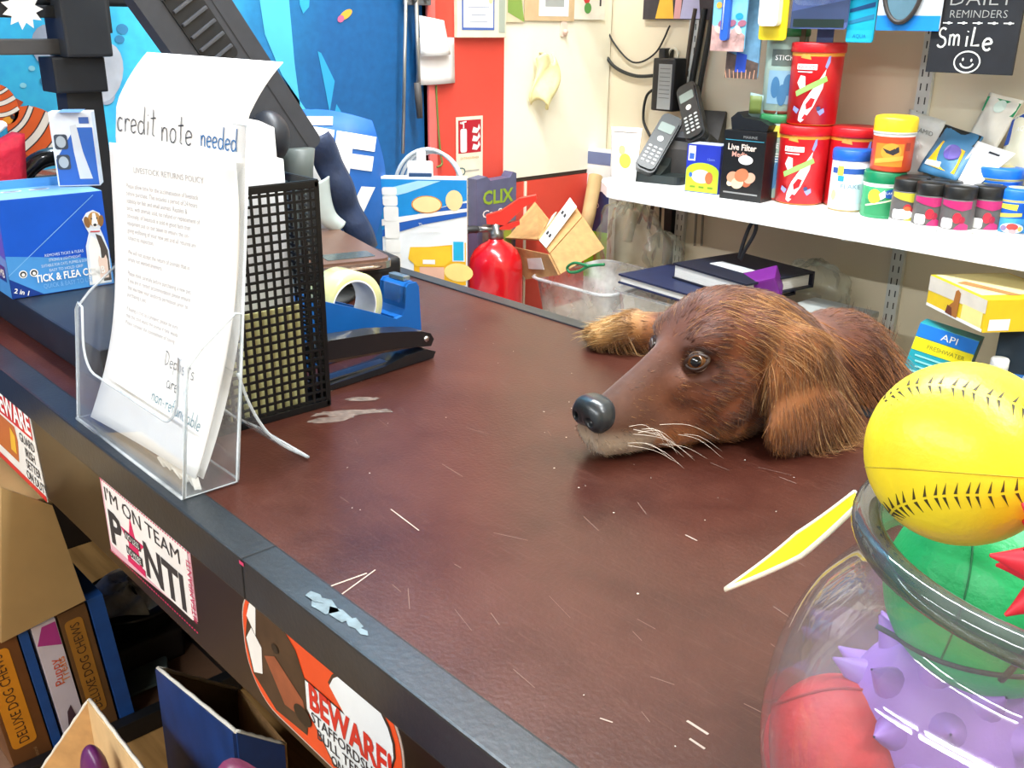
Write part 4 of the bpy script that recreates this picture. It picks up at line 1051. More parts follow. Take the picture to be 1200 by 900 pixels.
G = face((0, -.064, 0), (1, 0, 0), (0, 0, 1)); q.poly([(-.045, .001), (.045, .001), (.045, .050), (-.045, .062)], CB2, G, .0003); q.rect(.0, .030, .07, .02, CB3, G, .0006); q.text('COMB', .010, .030, .015, WHITE, G, .0009)
Tp = face((0, 0, .124), (0, 1, 0), (-1, 0, 0)); q.rect(0, 0, .128, .09, BLT, Tp, .0003)
for y in (-.030, .004): q.oval(y, .012, .013, .006, WHITE, Tp, .0007); q.oval(y, .012, .010, .0035, mat('#6a7a8c', .5), Tp, .0010)
q.build('carton', cb)
q = MB(); q.box((-.040, 0, .129), (.006, .128, .012), CB2); q.build('back_lip', cb)
sm = thing('clipper_box', 'small white and blue pack with two round pictures on top of the comb box', 'box', (-1.36, .476, ZB + .1248), -.50)
q = MB(); q.box((0, 0, .048), (.030, .052, .095), mat('#dfe6f0', .4), .0008)
F = face((.015, 0, 0), (0, 1, 0), (0, 0, 1)); q.poly([(-.024, .002), (.025, .002), (.025, .076), (.004, .076), (-.024, .035)], mat('#2b62b8', .4), F, .0004); q.poly([(.002, .010), (.018, .010), (.010, .045), (.006, .080), (-.002, .078), (-.001, .045)], mat('#cfd4da', .3), F, .0008)
for z in (.058, .032): q.prism(rrect(.016, .019, .003, 3, -.015, z), .0005, mat('#3c4654', .4), F, .0005); q.oval(-.015, z, .006, .0075, mat('#a9b4bc', .4), F, .0014)
q.rect(.016, .085, .012, .008, mat('#3a5fa8', .4), F, .0008); q.rect(0, 0, .028, .050, mat('#6f9fd8', .4), face((0, 0, .0955), (0, 1, 0), (-1, 0, 0)), .0004)
q.build('carton', sm)
ct = thing('card_terminal', 'glossy black rounded card terminal behind the blue comb box', 'card terminal', (-1.535, .490, ZB), .1)
q = MB(); q.box((0, 0, .060), (.075, .085, .120), mat('#1c1d20', .25, coat=.5), .012, None, 3); q.build('body', ct)
q = MB(); q.tube(spline([(.03, -.05, .122), (.035, -.02, .144), (.035, .02, .144), (.03, .05, .122)], 6), .013, mat('#222426', .2, coat=.6), 10); q.build('curved_grip', ct)
rd = thing('gift_pouch', 'red pouch with a white ribbon edge behind the comb box at the far left', 'pouch', (-1.46, .370, ZB))
q = MB(); q.grid(lambda u, v: ((.03 * math.sin(PI * u) * (1 - v * .6)), -.085 + .14 * u + .02 * v, .185 * v - .05 * v * (1 - u) * .9), 14, 12, mat('#d21f3c', .7, var=.12, scale=80, bump=.5), None, .03); q.build('cloth', rd)
q = MB(); q.tube(spline([(.015, -.075, .135), (.022, -.03, .155), (.022, .01, .178), (.012, .045, .200)], 6), [.012] * 19, mat('#eef0f2', .8, bump=.6, bscale=60), 8, flat=.5); q.build('ribbon', rd, 'white ribbon')

# till stand: pole with bracket head, star sticker
ps = thing('till_stand', 'black till pole stand with a bracket head rising behind the comb box', 'stand', (-1.44, .518, ZB))
DK = mat('#1d2127', .45, var=.15)
q = MB(); q.prism([(-.036, 0), (.036, 0), (.030, .06), (.024, .10), (.024, .24), (-.024, .24), (-.026, .10), (-.032, .06)], .04, DK, face((-.02, 0, 0), (0, 1, 0), (0, 0, 1))); q.build('pole', ps)
q = MB(); q.box((0, -.004, .262), (.055, .070, .046), DK, .003); q.build('neck', ps)
q = MB(); q.box((0, .010, .33), (.07, .062, .090), mat('#2c3036', .45), .004); q.box((-.005, .040, .345), (.05, .020, .060), DK, .003); q.build('head', ps)
q = MB(); q.box((.0, -.055, .298), (.02, .085, .020), mat('#4a4a4c', .4), .002); q.box((.0, -.055, .342), (.02, .085, .016), DK, .002); q.build('side_arm', ps)
q = MB(); q.box((-.02, 0, .46), (.04, .34, .22), DK, .006); q.build('screen', ps)
q = MB(); n = 22
q.prism([((.026 if k % 2 == 0 else .017) * math.cos(2 * PI * k / n), (.026 if k % 2 == 0 else .017) * math.sin(2 * PI * k / n)) for k in range(n)], .001, WHITE, face((.012, -.062, .345), (0, 1, 0), (0, 0, 1))); q.solo('star_sticker', 'white starburst price sticker on the till stand arm', 'sticker', (-1.44, .518, ZB))

# customer display: leaning dark slab
dsp = thing('till_display', 'leaning dark grey till display seen from behind above the mesh holder', 'display', (-1.22, .68, ZC))
DG = mat('#3a3d44', .5, var=.1, scale=40)
b0 = at_x(345, 190, -1.22); b1 = at_x(216, 0, -1.22); dv = (b1 - b0).normalized(); dw = V((0, dv.z, -dv.y)) * -1.0
if dw.y < 0: dw = -dw
o = b0 - V((-1.22, .68, ZC)); DT = face(o, tuple(dw), tuple(dv))
if (DT.to_3x3() @ V((0, 0, 1))).x < 0: DT = face(o, tuple(-dw), tuple(dv))
q = MB(); q.prism(rrect(.108, .50, .010, 4, .000, .245), .030, DG, DT, -.030); q.build('back_shell', dsp)
q = MB(); q.prism(rrect(.046, .30, .006, 4, -.002, .31), .002, mat('#17191d', .5), DT, 0)
for k in range(16): q.box((-.002, .175 + k * .018, .0035), (.040, .004, .005), mat('#4a4d54', .5), .001, DT)
q.build('vent_panel', dsp)
q = MB(); q.line([(.030, .0), (.030, .49)], .0012, mat('#1c1e22', .6), DT, .0006); q.build('seam', dsp)
q = MB(); hb = at_x(316, 160, -1.20) - V((-1.22, .68, ZC)); q.sphere(hb, (.030, .026, .034), mat('#20252e', .45)); q.build('hinge', dsp)
ft = at_x(350, 200, -1.21) - V((-1.22, .68, ZC)); q = MB(); q.tube([ft + V((0, 0, .03)), ft, (ft.x, ft.y - .005, .02)], [.024, .020, .015], mat('#5d6664', .5), 12); q.lathe([(.075, 0), (.075, .008), (.03, .014), (.015, .03)], mat('#3c4143', .5), 28, Matrix.Translation((ft.x, ft.y - .005, .001))); q.build('foot', dsp)

# jar of dog toys at the right
JO = V((-0.084, 0.402, ZC))
jar = thing('glass_jar', 'big clear glass jar full of dog toys at the near counter edge', 'jar', JO)
GL = glassy('jar_glass', (0.955, 0.97, 0.965), 0.05, 0.02, 1.5); RIM = glassy('jar_rim', (0.40, 0.43, 0.43), 0.10, 0.03, 1.6, (.5, .55, .55))
out = [(.001, .001), (.095, .001), (.104, .006), (.114, .030), (.1225, .065), (.1240, .090), (.1205, .115), (.111, .138), (.099, .154), (.0915, .164), (.0895, .174), (.0905, .182)]
inn = [(r - .004 if r > .01 else r, max(z, .006) + (0 if z > .02 else .002)) for r, z in reversed(out)]
q = MB(); q.lathe(spline([(r, 0, z) for r, z in out], 3) and [(p.x, p.z) for p in spline([(r, 0, z) for r, z in out], 3)] + [(p.x, p.z) for p in spline([(r, 0, z) for r, z in inn], 3)], GL, 64, cap=False); q.build('bowl', jar)
q = MB(); q.tube([(.0915 * math.cos(2 * PI * k / 64), .0915 * math.sin(2 * PI * k / 64), .1875) for k in range(64)], .0062, RIM, 14, closed=True); q.build('rim', jar, 'thick dark glass rim')
def ball_marks(q, T, arcs, r, w, m):
    for pts in arcs:
        P = [V(p).normalized() * r for p in pts]; q.tube(P, w, m, 6, T=T)
sbc = at_z(1126, 531, 1.170); SR = 99 / FPX * ((sbc - V(CAM)).length) * .985
sb = thing('toy_softball', 'yellow toy softball with black stitch marks on top of the jar', 'ball', sbc)
YL = mat('#ead628', .38, var=.05, scale=60, bump=.08, bscale=300); STI = mat('#3a3414', .6)
q = MB(); q.sphere((0, 0, 0), SR, YL, 48, 28); q.build('foam_body', sb)
q = MB()
to = (V(CAM) - sbc).normalized(); rt = V((0, 0, 1)).cross(to).normalized(); up = to.cross(rt)
def onball(sx, sy, r=1.0):                                      # a place on the ball's near face
    sx, sy = max(-.97, min(.97, sx)), max(-.97, min(.97, sy)); z2 = max(.02, 1 - sx * sx - sy * sy); return (rt * sx + up * sy + to * math.sqrt(z2)).normalized() * SR * r
def stitches(path, n, s1, s2):
    P = spline([(a, b, 0) for a, b in path], 12); L_ = len(P)
    for k in range(n):
        i = int((k + .5) / n * (L_ - 2)); p = P[i]; t = (P[i + 1] - P[i]).normalized(); nn_ = V((-t.y, t.x, 0))
        for sg, ln_ in ((1, s1), (-1, s2)):
            a = p + nn_ * sg * .015; b = p + nn_ * sg * ln_ + t * .035; d = t * .016
            tri = [onball(*(a - d).xy, 1.004), onball(*(a + d).xy, 1.004), onball(*b.xy, 1.004)]
            if sg < 0: tri.reverse()
            q.add(tri + [x * .985 for x in tri], [(0, 1, 2), (5, 4, 3), (0, 3, 4, 1), (1, 4, 5, 2), (2, 5, 3, 0)], STI)
stitches([(-.58, -.80), (-.50, -.68), (-.25, -.52), (.05, -.42), (.38, -.34), (.72, -.20), (.93, .02)], 19, .13, .14)
stitches([(-.85, .42), (-.62, .60), (-.25, .66), (.15, .62), (.55, .55), (.86, .38)], 17, .11, .12)
q.tube([onball(-.985 + 1.95 * k / 24, -.36 + .28 * (k / 24) ** .8, 1.0005) for k in range(25)], .0003, mat('#b8a51a', .6), 5)
q.build('stitch_marks', sb, 'black printed stitches')
gc = at_z(1162, 694, 1.086); GR = .047
gb = thing('toy_basketball', 'green rubber toy basketball in the mouth of the jar', 'ball', gc)
q = MB(); q.sphere((0, 0, 0), GR, mat('#16a35c', .45, var=.06, scale=60, bump=.15, bscale=260), 40, 24); q.build('rubber_body', gb)
q = MB(); tg = (V(CAM) - gc).normalized(); rg = V((0, 0, 1)).cross(tg).normalized(); ug = tg.cross(rg)
def ong(sx, sy): z2 = max(.01, 1 - sx * sx - sy * sy); return (rg * sx + ug * sy + tg * math.sqrt(z2)) * GR
q.tube([ong(.02 + .40 * math.sin(PI * k / 20) * .6 + .20, .85 - 1.6 * k / 20) for k in range(21)], .0016, INK, 6)
q.tube([ong(-.30 + .10 * math.sin(PI * k / 20), .75 - 1.5 * k / 20) for k in range(21)], .0005, mat('#0c6a3c', .5), 6)
q.tube([ong(-.95 + 1.5 * k / 20, -.62 - .12 * math.sin(PI * k / 20)) for k in range(21)], .0015, INK, 6); q.build('seams', gb, 'black seams')
def spiky(name, label, c, r, m, n, h, w):
    t = thing(name, label, 'ball', c); q = MB(); q.sphere((0, 0, 0), r, m, 28, 16); q.build('core', t)
    q = MB(); ga = PI * (3 - math.sqrt(5))
    for k in range(n):
        z = 1 - 2 * (k + .5) / n; rr2 = math.sqrt(1 - z * z); d = V((rr2 * math.cos(ga * k), rr2 * math.sin(ga * k), z)); q.lathe([(w, 0), (w * .72, h * .3), (w * .38, h * .65), (.0006, h)], m, 14, Matrix.Translation(d * r * .96) @ d.to_track_quat('Z', 'Y').to_matrix().to_4x4(), cap=False)
    q.build('spikes', t); return t
spiky('toy_spiky_ball', 'purple spiky rubber ball pressed against the jar glass', at_z(1100, 845, 1.012), .045, mat('#9a6cc4', .5, var=.06, scale=60, bump=.1, bscale=200), 44, .015, .0085)
spiky('toy_spiky_ball', 'red spiky ball beside the yellow softball at the picture edge', at_z(1268, 670, 1.150), .018, mat('#d8283a', .5), 26, .013, .006)
rdc = at_z(985, 880, .994)
q = MB(); q.sphere((0, 0, 0), .037, mat('#c01820', .6, var=.1, scale=90, bump=.35, bscale=120), 40, 24); t = thing('toy_felt_ball', 'red fuzzy ball low in the jar beside the purple spiky ball', 'ball', rdc); q.build('felt_body', t)
q = MB(); q.tube([(V((math.cos(a), .45 * math.sin(2 * a), math.sin(a))).normalized() * .0373) for a in np.linspace(0, 2 * PI, 40)[:-1]], .0008, mat('#a81a20', .7), 6, closed=True); q.build('seam', t)
q = MB(); q.sphere((0, 0, 0), .024, mat('#1f6fc0', .5), 30, 18); t = thing('toy_small_ball', 'small blue ball behind the purple ball at the right of the jar', 'ball', (-.030, .415, 1.005)); q.build('rubber_body', t)
# yellow card tag curling out from the jar neck
a0, a1 = at_z(1004, 584, 1.118), at_z(850, 691, 1.040)
q = MB(); YT, YW2 = mat('#f0d410', .5, var=.04), mat('#f0ead2', .5)
ax = (a1 - a0).normalized(); wd = ax.cross((V(CAM) - a1).normalized()).normalized(); wd = (wd + ax.cross(wd) * .9).normalized(); nn_ = ax.cross(wd)
def tagp(x, y): t = x; return a0.lerp(a1, t) + wd * y * .0135 * (.55 + 1.0 * t if t < .45 else max(.04, 1 - (t - .45) / .56)) + nn_ * (.004 * math.sin(PI * t))
q.grid(lambda u, v: tagp(u, v - .5), 20, 6, YT, None, .0008)
for s_ in (-.5, .5): q.tube([tagp(k / 20, s_) for k in range(21)], .0013, YW2, 6)
q.solo('card_tag', 'yellow pointed card tag with white edges sticking out from the jar neck', 'tag')

# apron stickers
def apron_face(px, py): p = at_y(px, py, .2925); return (p.x, p.z)
AF = face((0, .2928, 0), (1, 0, 0), (0, 0, 1))
x1, z1 = apron_face(33, 478); x0 = x1 - .165; zb = .812
t = thing('guard_dog_sticker', 'red and white guard setter sticker at the left end of the apron', 'sticker', (0, 0, 0))
q = MB(); SW = mat('#e4e4e0', .45); SR_ = mat('#cf2a28', .45); q.prism([(x0, zb), (x1 + .014, zb), (x1, z1), (x0, z1)], .0008, SW, AF); q.rect((x0 + x1) / 2, z1 - .019, x1 - x0 - .001, .036, SR_, AF, .0010); q.poly([(x0, zb + .008), (x0, zb), (x1 + .014, zb), (x1 + .013, zb + .007)], SR_, AF, .0010); q.rect((x0 + x1) / 2, z1 - .038, x1 - x0 - .002, .004, SR_, AF, .0011); q.build('vinyl_sheet', t)
q = MB(); q.text('BEWARE', x1 - .002, z1 - .022, .036, mat('#f6f6f4', .5), AF, .0016, 'r', width=.125, bold=.03)
for k, l in enumerate(('GUARD', 'IRISH', 'SETTER', 'ON DUTY')): q.text(l, x1 - .026 + .004 * k, z1 - .050 - .0155 * k, .0165, INK, AF, .0012, 'c', bold=.01, sx=.9)
q.build('lettering', t)
q = MB(); q.poly([(x0 + .005, zb + .02), (x1 - .072, zb + .02), (x1 - .062, zb + .05), (x1 - .066, zb + .068), (x0 + .005, zb + .068)], mat('#b8642c', .5), AF, .0010); q.poly([(x1 - .095, zb + .03), (x1 - .075, zb + .03), (x1 - .070, zb + .055), (x1 - .085, zb + .062)], mat('#e0b030', .5), AF, .0013); q.build('dog_picture', t)
t = thing('team_sticker', 'white sticker with bold black letters and a pink star on the apron', 'sticker', (0, 0, 0))
(ax_, az), (bx_, bz), (cx_, cz), (dx_, dz) = [apron_face(*p) for p in ((117, 558), (222, 640), (232, 729), (131, 646))]
q = MB(); PK = mat('#c8185a', .45); q.prism([(ax_, az), (bx_, bz), (cx_, cz), (dx_, dz)], .0006, mat('#d8a9b6', .45), AF); q.poly(rrect(bx_ - ax_ - .010, az - dz - .006, .006, 4, (ax_ + bx_) / 2, (az + cz) / 2 + .001), mat('#e4e2e0', .45), AF, .0010)
n_ = 40
for k in range(n_):
    x = ax_ + (bx_ - ax_) * (k + .5) / n_
    for z in (az - .0012, dz + .002): q.rect(x, z, .0026, .0016, PK, AF, .0013)
q.build('vinyl_sheet', t)
W_ = bx_ - ax_; mx_, mz = (ax_ + bx_) / 2, (az + cz) / 2
q = MB(); q.text("I'M ON TEAM", mx_ - .006, az - .014, .021, INK, AF, .0014, 'c', width=W_ * .84)
q.text('P', ax_ + .026, mz - .014, .050, INK, AF, .0014, 'c', bold=.03, width=.030); q.text('NTI', mx_ + .036, mz - .015, .050, INK, AF, .0014, 'c', bold=.03, width=.082)
q.text('#TEAMPANTI', bx_ - .0045, mz - .006, .012, PK, AF, .0014, 'c', rot=PI / 2, width=.06); q.build('lettering', t)
q = MB(); sx_, sz = mx_ - .030, mz - .012
q.prism([((.028 if k % 2 == 0 else .011) * math.sin(PI * k / 5) + sx_, (.028 if k % 2 == 0 else .011) * math.cos(PI * k / 5) + sz) for k in range(10)], .0003, PK, AF, .0011)
for dz2, tx in ((.004, 'NO LESS'), (-.012, 'NO MORE')): q.rect(sx_, sz + dz2, .036, .009, INK, AF, .0016); q.text(tx, sx_, sz + dz2, .009, SW, AF, .0018, 'c', width=.030)
q.rect(sx_ + .002, sz - .022, .040, .007, PK, AF, .0016); q.build('pink_star', t, 'pink star')
t = thing('beware_sticker', 'orange sticker with a dark dog photo and beware wording on the apron', 'sticker', (0, 0, 0))
xa, xb, zt, zb2 = -.618, -.408, .932, .824
OR = mat('#dc4a1e', .4); q = MB(); h = zt - zb2
q.prism(rrect(xb - xa, h, .045, 8, (xa + xb) / 2, (zt + zb2) / 2), .0006, mat('#b8a89c', .4), AF); q.poly(rrect(xb - xa - .004, h - .004, .043, 8, (xa + xb) / 2, (zt + zb2) / 2), OR, AF, .0010)
q.poly([(xb - .118, zb2 + .062), (xb - .066, zb2 + .062)] + arc2(xb - .048, zb2 + .066, .040, .034, PI * .9, -PI * .35, 12) + [(xb - .010, zb2 + .020), (xb - .03, zb2 + .006), (xb - .085, zb2 + .006), (xb - .118, zb2 + .035)], mat('#3a2a22', .4), AF, .0013)
q.poly([(xb - .117, zb2 + .061), (xb - .066, zb2 + .061)] + arc2(xb - .048, zb2 + .065, .038, .032, PI * .9, -PI * .35, 12) + [(xb - .011, zb2 + .021), (xb - .031, zb2 + .008), (xb - .084, zb2 + .008), (xb - .117, zb2 + .036)], mat('#dfe6e6', .45), AF, .0016); q.build('vinyl_sheet', t)
q = MB(); q.text('BEWARE!', xb - .062, zb2 + .051, .030, mat('#c8281c', .45), AF, .0020, 'c', bold=.035, width=.100)
for k, (l, w) in enumerate((('STAFFORDSHIRE', .094), ('BULL TERRIER', .080), ('ON DUTY', .046))): q.text(l, xb - .064, zb2 + .0335 - .0115 * k, .0125, INK, AF, .0020, 'c', width=w, bold=.008)
q.build('lettering', t)
q = MB(); BD, BD2 = mat('#3f2c1c', .5, var=.3, scale=60), mat('#8a4a2e', .5, var=.2, scale=60)
q.poly([(xa + .004, zb2 + .050), (xa + .012, zb2 + .022), (xa + .045, zb2 + .006), (xb - .120, zb2 + .010), (xb - .112, zb2 + .050), (xb - .128, zb2 + .080), (xa + .045, zt - .004), (xa + .014, zt - .022)], BD, AF, .0014)
q.poly([(xa + .006, zb2 + .052), (xa + .014, zb2 + .024), (xa + .028, zb2 + .030), (xa + .030, zb2 + .055), (xa + .016, zb2 + .066)], SW, AF, .0016); q.poly([(xa + .010, zt - .034), (xa + .020, zt - .012), (xa + .026, zt - .020), (xa + .022, zt - .046)], SW, AF, .0016)
q.poly([(xa + .034, zb2 + .050), (xa + .060, zb2 + .020), (xb - .118, zb2 + .024), (xb - .122, zb2 + .040), (xa + .050, zb2 + .058)], BD2, AF, .0017); q.oval(xb - .124, zb2 + .026, .012, .008, mat('#14100e', .4), AF, .0020); q.oval(xa + .052, zb2 + .066, .005, .004, mat('#14100e', .4), AF, .0020)
q.build('dog_picture', t)

# ------------------------------------------------------------------ things on the wall shelf
def onsh(px, py, z=ZS): return at_z(px, py, z)
def tub(name, label, c, r, h, prof, mats_, drawing=None, rz=0.0, group=None, lidprof=None, lidm=None, cat='tub', lift=0.0):
    """round tub: body lathe (label drawn on it) and a lid"""
    t = thing(name, label, cat, (c[0], c[1], c[2]), rz, group)
    q = MB(); q.lathe(prof, mats_, 36)
    if drawing: fl = MB(); drawing(fl); q.wrap(fl, r + .0004)
    q.build('body', t)
    if lidprof: q = MB(); q.lathe(lidprof, lidm, 36); q.build('lid', t)
    return t
CAMA = lambda c: math.atan2(-c[0], c[1])      # turn that makes a label face the camera side
KR, KO = mat('#cf1b22', .35, var=.04), mat('#f0a03a', .4)
KP, KG, KLB = mat('#f2dfe0', .4), mat('#9bcf6a', .4), mat('#8f98d8', .4)
def koi(fl):
    fl.poly([(-.026, .123), (-.020, .132), (-.014, .126), (-.010, .134), (-.004, .120)], mat('#e8a24a', .4), None, .0004)
    fl.rect(-.012, .107, .040, .010, WHITE, None, .0004); fl.text('KOI FOOD', -.012, .107, .008, KR, None, .0008, 'c', width=.034); fl.rect(-.015, .098, .030, .002, KP, None, .0004)
    fl.poly([(.022, .108), (.027, .126), (.031, .128), (.031, .116), (.026, .104)], KLB, None, .0005); fl.poly([(.025, .104), (.022, .07), (.008, .035), (-.006, .012), (-.012, .006), (-.018, .010), (-.017, .024), (-.010, .045), (.000, .062), (.014, .085)], KP, None, .0004)
    fl.poly([(-.022, .092), (-.012, .090), (-.010, .070), (-.020, .066), (-.028, .078)], KP, None, .00042)
    fl.poly([(.002, .052), (.010, .050), (.006, .036), (-.004, .030), (-.006, .040)], KR, None, .0006); fl.poly([(-.006, .022), (-.001, .020), (-.005, .012), (-.011, .013)], KR, None, .0006)
    fl.poly([(.016, .028), (.028, .034), (.030, .026), (.022, .020)], KLB, None, .0006); fl.poly([(-.018, .030), (-.030, .036), (-.032, .028), (-.022, .022)], KLB, None, .0006); fl.oval(.018, .033, .004, .004, mat('#3a4470', .5), None, .0008)
    P = [(-.030, .062), (.026, .092), (.030, .083), (-.026, .053)]; fl.poly(P, KG, None, .0009)
KPROF = [(.040, 0, KO), (.0465, .003, KR), (.0480, .126, KO), (.0482, .132, KR), (.0484, .134, KR)]
KLID = [(.0500, .132), (.0510, .134), (.0510, .147), (.0495, .150), (.045, .1505), (.001, .149)]
c1 = onsh(932, 237)
for c, lb in ((c1 + V((0, .01, 0)), 'red koi food tub standing on the shelf, lower of the stack of two'), (c1 + V((.006, .013, .151)), 'red koi food tub stacked on top of another red tub')):
    tub('fish_food_tub', lb, c, .0478, .157, KPROF, KR, koi, CAMA(c) - .15, 'red koi food tubs', KLID, KR)
c2 = V((-.962, 1.80, ZS)); tub('fish_food_tub', 'red koi food tub half hidden behind the white and blue tub', c2, .0478, .157, KPROF, KR, koi, CAMA(c2), 'red koi food tubs', KLID, KR)
# tall green-capped tubs behind the koi stack
TG, TC = mat('#8fa69a', .45), mat('#2f7d4a', .4)
def tallt(fl):
    fl.rect(-.005, .135, .05, .022, mat('#e8dc58', .4), None, .0004); fl.text('PELLETS', -.006, .108, .014, WHITE, None, .0006, 'c', width=.045); fl.rect(0, .055, .062, .06, mat('#5d8fae', .4), None, .0004)
    for x, z in ((-.016, .05), (.006, .06), (-.004, .04), (.018, .045)): fl.oval(x, z, .008, .018, mat('#3a6c98', .4), None, .0006)
    for k in range(4): fl.rect(-.004, .092 - .005 * k, .05, .0016, WHITE, None, .0006)
c3 = V((-1.105, 1.755, ZS)); tub('fish_food_tub', 'tall grey-green tub with a green cap left of the red stack', c3, .040, .15, [(.036, 0, mat('#a8564a', .5)), (.040, .006, TG), (.0402, .150, TG), (.038, .152, TG)], TG, tallt, CAMA(c3), None, [(.0405, .150), (.042, .152), (.042, .164), (.039, .167), (.001, .167)], TC)
def tallt2(fl):
    fl.rect(0, .105, .058, .03, mat('#5a6660', .4), None, .0004); fl.text('STICKS', 0, .105, .013, WHITE, None, .0006, 'c', width=.042); fl.rect(0, .05, .066, .062, mat('#7fa3b8', .4), None, .0004)
    for x, z in ((-.016, .05), (.008, .055), (-.002, .036)): fl.oval(x, z, .009, .020, mat('#3f6f96', .4), None, .0006)
tub('fish_food_tub', 'tall grey tub standing on the green-capped tub left of the red stack', c3 + V((0, 0, .1675)), .039, .15, [(.036, 0, mat('#a8564a', .5)), (.039, .006, TG), (.039, .142, TG), (.037, .145, TG)], TG, tallt2, CAMA(c3), None, [(.0395, .143), (.041, .146), (.041, .156), (.038, .158), (.001, .158)], TC)
# white and blue tub
BLD = mat('#1f63c8', .35); WB2 = mat('#e8f0f4', .4)
def bt(fl):
    fl.rect(0, .076, .075, .010, mat('#2a58a8', .4), None, .0004); fl.rect(-.018, .076, .012, .018, mat('#e0d050', .4), None, .0006); fl.rect(-.016, .062, .012, .010, mat('#2a9ac0', .4), None, .0006)
    fl.rect(0, .035, .070, .036, mat('#cfe4ec', .4), None, .0004); fl.oval(-.028, .030, .006, .010, mat('#e8dc90', .4), None, .0006); fl.text('FLAKE', .004, .048, .012, mat('#7a90a8', .5), None, .0007, 'c', width=.036)
c4 = onsh(987, 246) + V((0, .012, 0)); tub('fish_food_tub', 'white and pale blue tub with a blue lid right of the red stack', c4, .0345, .095, [(.032, 0, mat('#b9a070', .5)), (.0345, .004, WB2), (.0345, .094, WB2)], WB2, bt, CAMA(c4), None, [(.035, .094), (.0362, .096), (.0362, .112), (.034, .115), (.001, .115)], BLD)
for cc_, lb in ((V((-.885, 1.845, ZS)), 'small blue-lidded tub glimpsed behind the white and blue tub'),):
    def bl(fl): fl.rect(0, .10, .05, .012, mat('#e8d84a', .4), None, .0004); fl.rect(0, .075, .055, .03, mat('#2a58b0', .4), None, .0004)
    tub('fish_food_tub', lb, cc_, .032, .12, [(.030, 0, BLD), (.032, .004, mat('#2f6fc8', .4)), (.032, .118, BLD)], BLD, bl, CAMA(cc_), None, [(.033, .118), (.034, .120), (.034, .136), (.032, .139), (.001, .139)], BLD)
# orange-yellow tub on a green-lidded tub
c5 = onsh(1025, 254) + V((0, .018, 0)); GRN, GRNB = mat('#0f7d50', .35), mat('#3aa06a', .4)
def gt(fl):
    fl.poly([(-.032, .006), (.034, .006), (.034, .026), (-.032, .034)], mat('#2c8c58', .4), None, .0004); fl.oval(-.014, .040, .012, .013, mat('#e8d23c', .4), None, .0006); fl.oval(.015, .046, .013, .008, mat('#2a62b8', .4), None, .0006, .2); fl.poly([(-.006, .045), (.003, .052), (.006, .040), (-.002, .034)], WHITE, None, .0008); fl.line([(-.030, .022), (.030, .038)], .003, mat('#e0e8c0', .4), None, .0007); fl.text('FLAKE', .012, .047, .006, WHITE, None, .0010, 'c', width=.018)
tub('fish_food_tub', 'green tub with a dark green lid carrying the orange tub', c5, .036, .06, [(.034, 0, GRNB), (.036, .003, GRNB), (.036, .056, GRNB), (.0355, .0565, WHITE), (.0365, .062, WHITE)], GRNB, gt, CAMA(c5), None, [(.0368, .060, WHITE), (.0372, .063, GRN), (.0372, .081), (.035, .084), (.001, .084)], GRN)
ORB, YLL = mat('#d9502a', .4), mat('#f2d32a', .35)
def ot(fl):
    fl.rect(-.006, .030, .052, .040, mat('#e8862a', .4), None, .0004); fl.oval(-.002, .036, .018, .015, mat('#eda03a', .4), None, .0006); fl.poly([(-.018, .042), (-.004, .038), (.010, .046), (.012, .036), (.002, .030), (-.010, .034)], INK, None, .0008); fl.poly([(-.030, .014), (.020, .022), (.020, .030), (-.030, .022)], mat('#f2b24a', .4), None, .0010); fl.rect(.028, .045, .010, .014, mat('#a83a20', .4), None, .0006)
c6 = c5 + V((.006, .002, .0845)); tub('fish_food_tub', 'orange tub with a yellow lid standing on the green tub', c6, .0355, .06, [(.034, 0, ORB), (.0355, .003, ORB), (.036, .062, WHITE), (.0365, .068, WHITE)], ORB, ot, CAMA(c6), None, [(.0372, .066, WHITE), (.0375, .070, YLL), (.0378, .090), (.036, .095), (.030, .097), (.001, .097)], YLL)
# black-lidded jars
JB, JL, MAG = mat('#5d5a58', .4), mat('#1b1b19', .4), mat('#b82a6a', .4)
def jar_(kind):
    def d(fl):
        top = mat('#c9c03a', .4) if kind == 'y' else MAG
        fl.poly([(-.026, .058), (.026, .058), (.026, .046), (.010, .042), (-.010, .046), (-.026, .050)], top, None, .0004)
        fl.oval(.004, .030, .007, .009, mat('#c8283a', .4), None, .0006); fl.oval(.012, .027, .005, .006, mat('#a01a3a', .4), None, .0007); fl.poly([(.0, .010), (.024, .010), (.024, .018), (.012, .024), (.004, .016)], top, None, .0005)
        fl.prism(rrect(.020, .017, .004, 3, -.012, .020), .0003, WHITE, None, .0006)
        if kind == 'y': fl.oval(-.002, .021, .016, .009, WHITE, None, .0009); fl.oval(.004, .031, .006, .004, mat('#d86a3a', .4), None, .0010)
    return d
JP = [(.0255, 0, WHITE), (.0275, .002, WHITE), (.0275, .010, JB), (.0275, .056, JB), (.026, .060, WHITE), (.024, .062, WHITE)]
JLID = [(.0262, .060), (.0268, .062), (.0268, .078), (.0255, .0805), (.001, .081)]
for k, (px, py, dy, kind, lb) in enumerate(((1056, 263, .012, 'y', 'black-lidded jar with a yellow and grey label, leftmost of the front jars'), (1082, 269, .012, 'm', 'black-lidded jar with a magenta label, middle of the front jars'), (1114, 274, .012, 'm', 'black-lidded jar with a magenta label, right one of the front jars'))):
    c = onsh(px, py) + V((0, dy, 0)); tub('treat_jar', lb, c, .0276, .06, JP, JB, jar_(kind), CAMA(c) - .1, 'black-lidded treat jars', JLID, JL, 'jar')
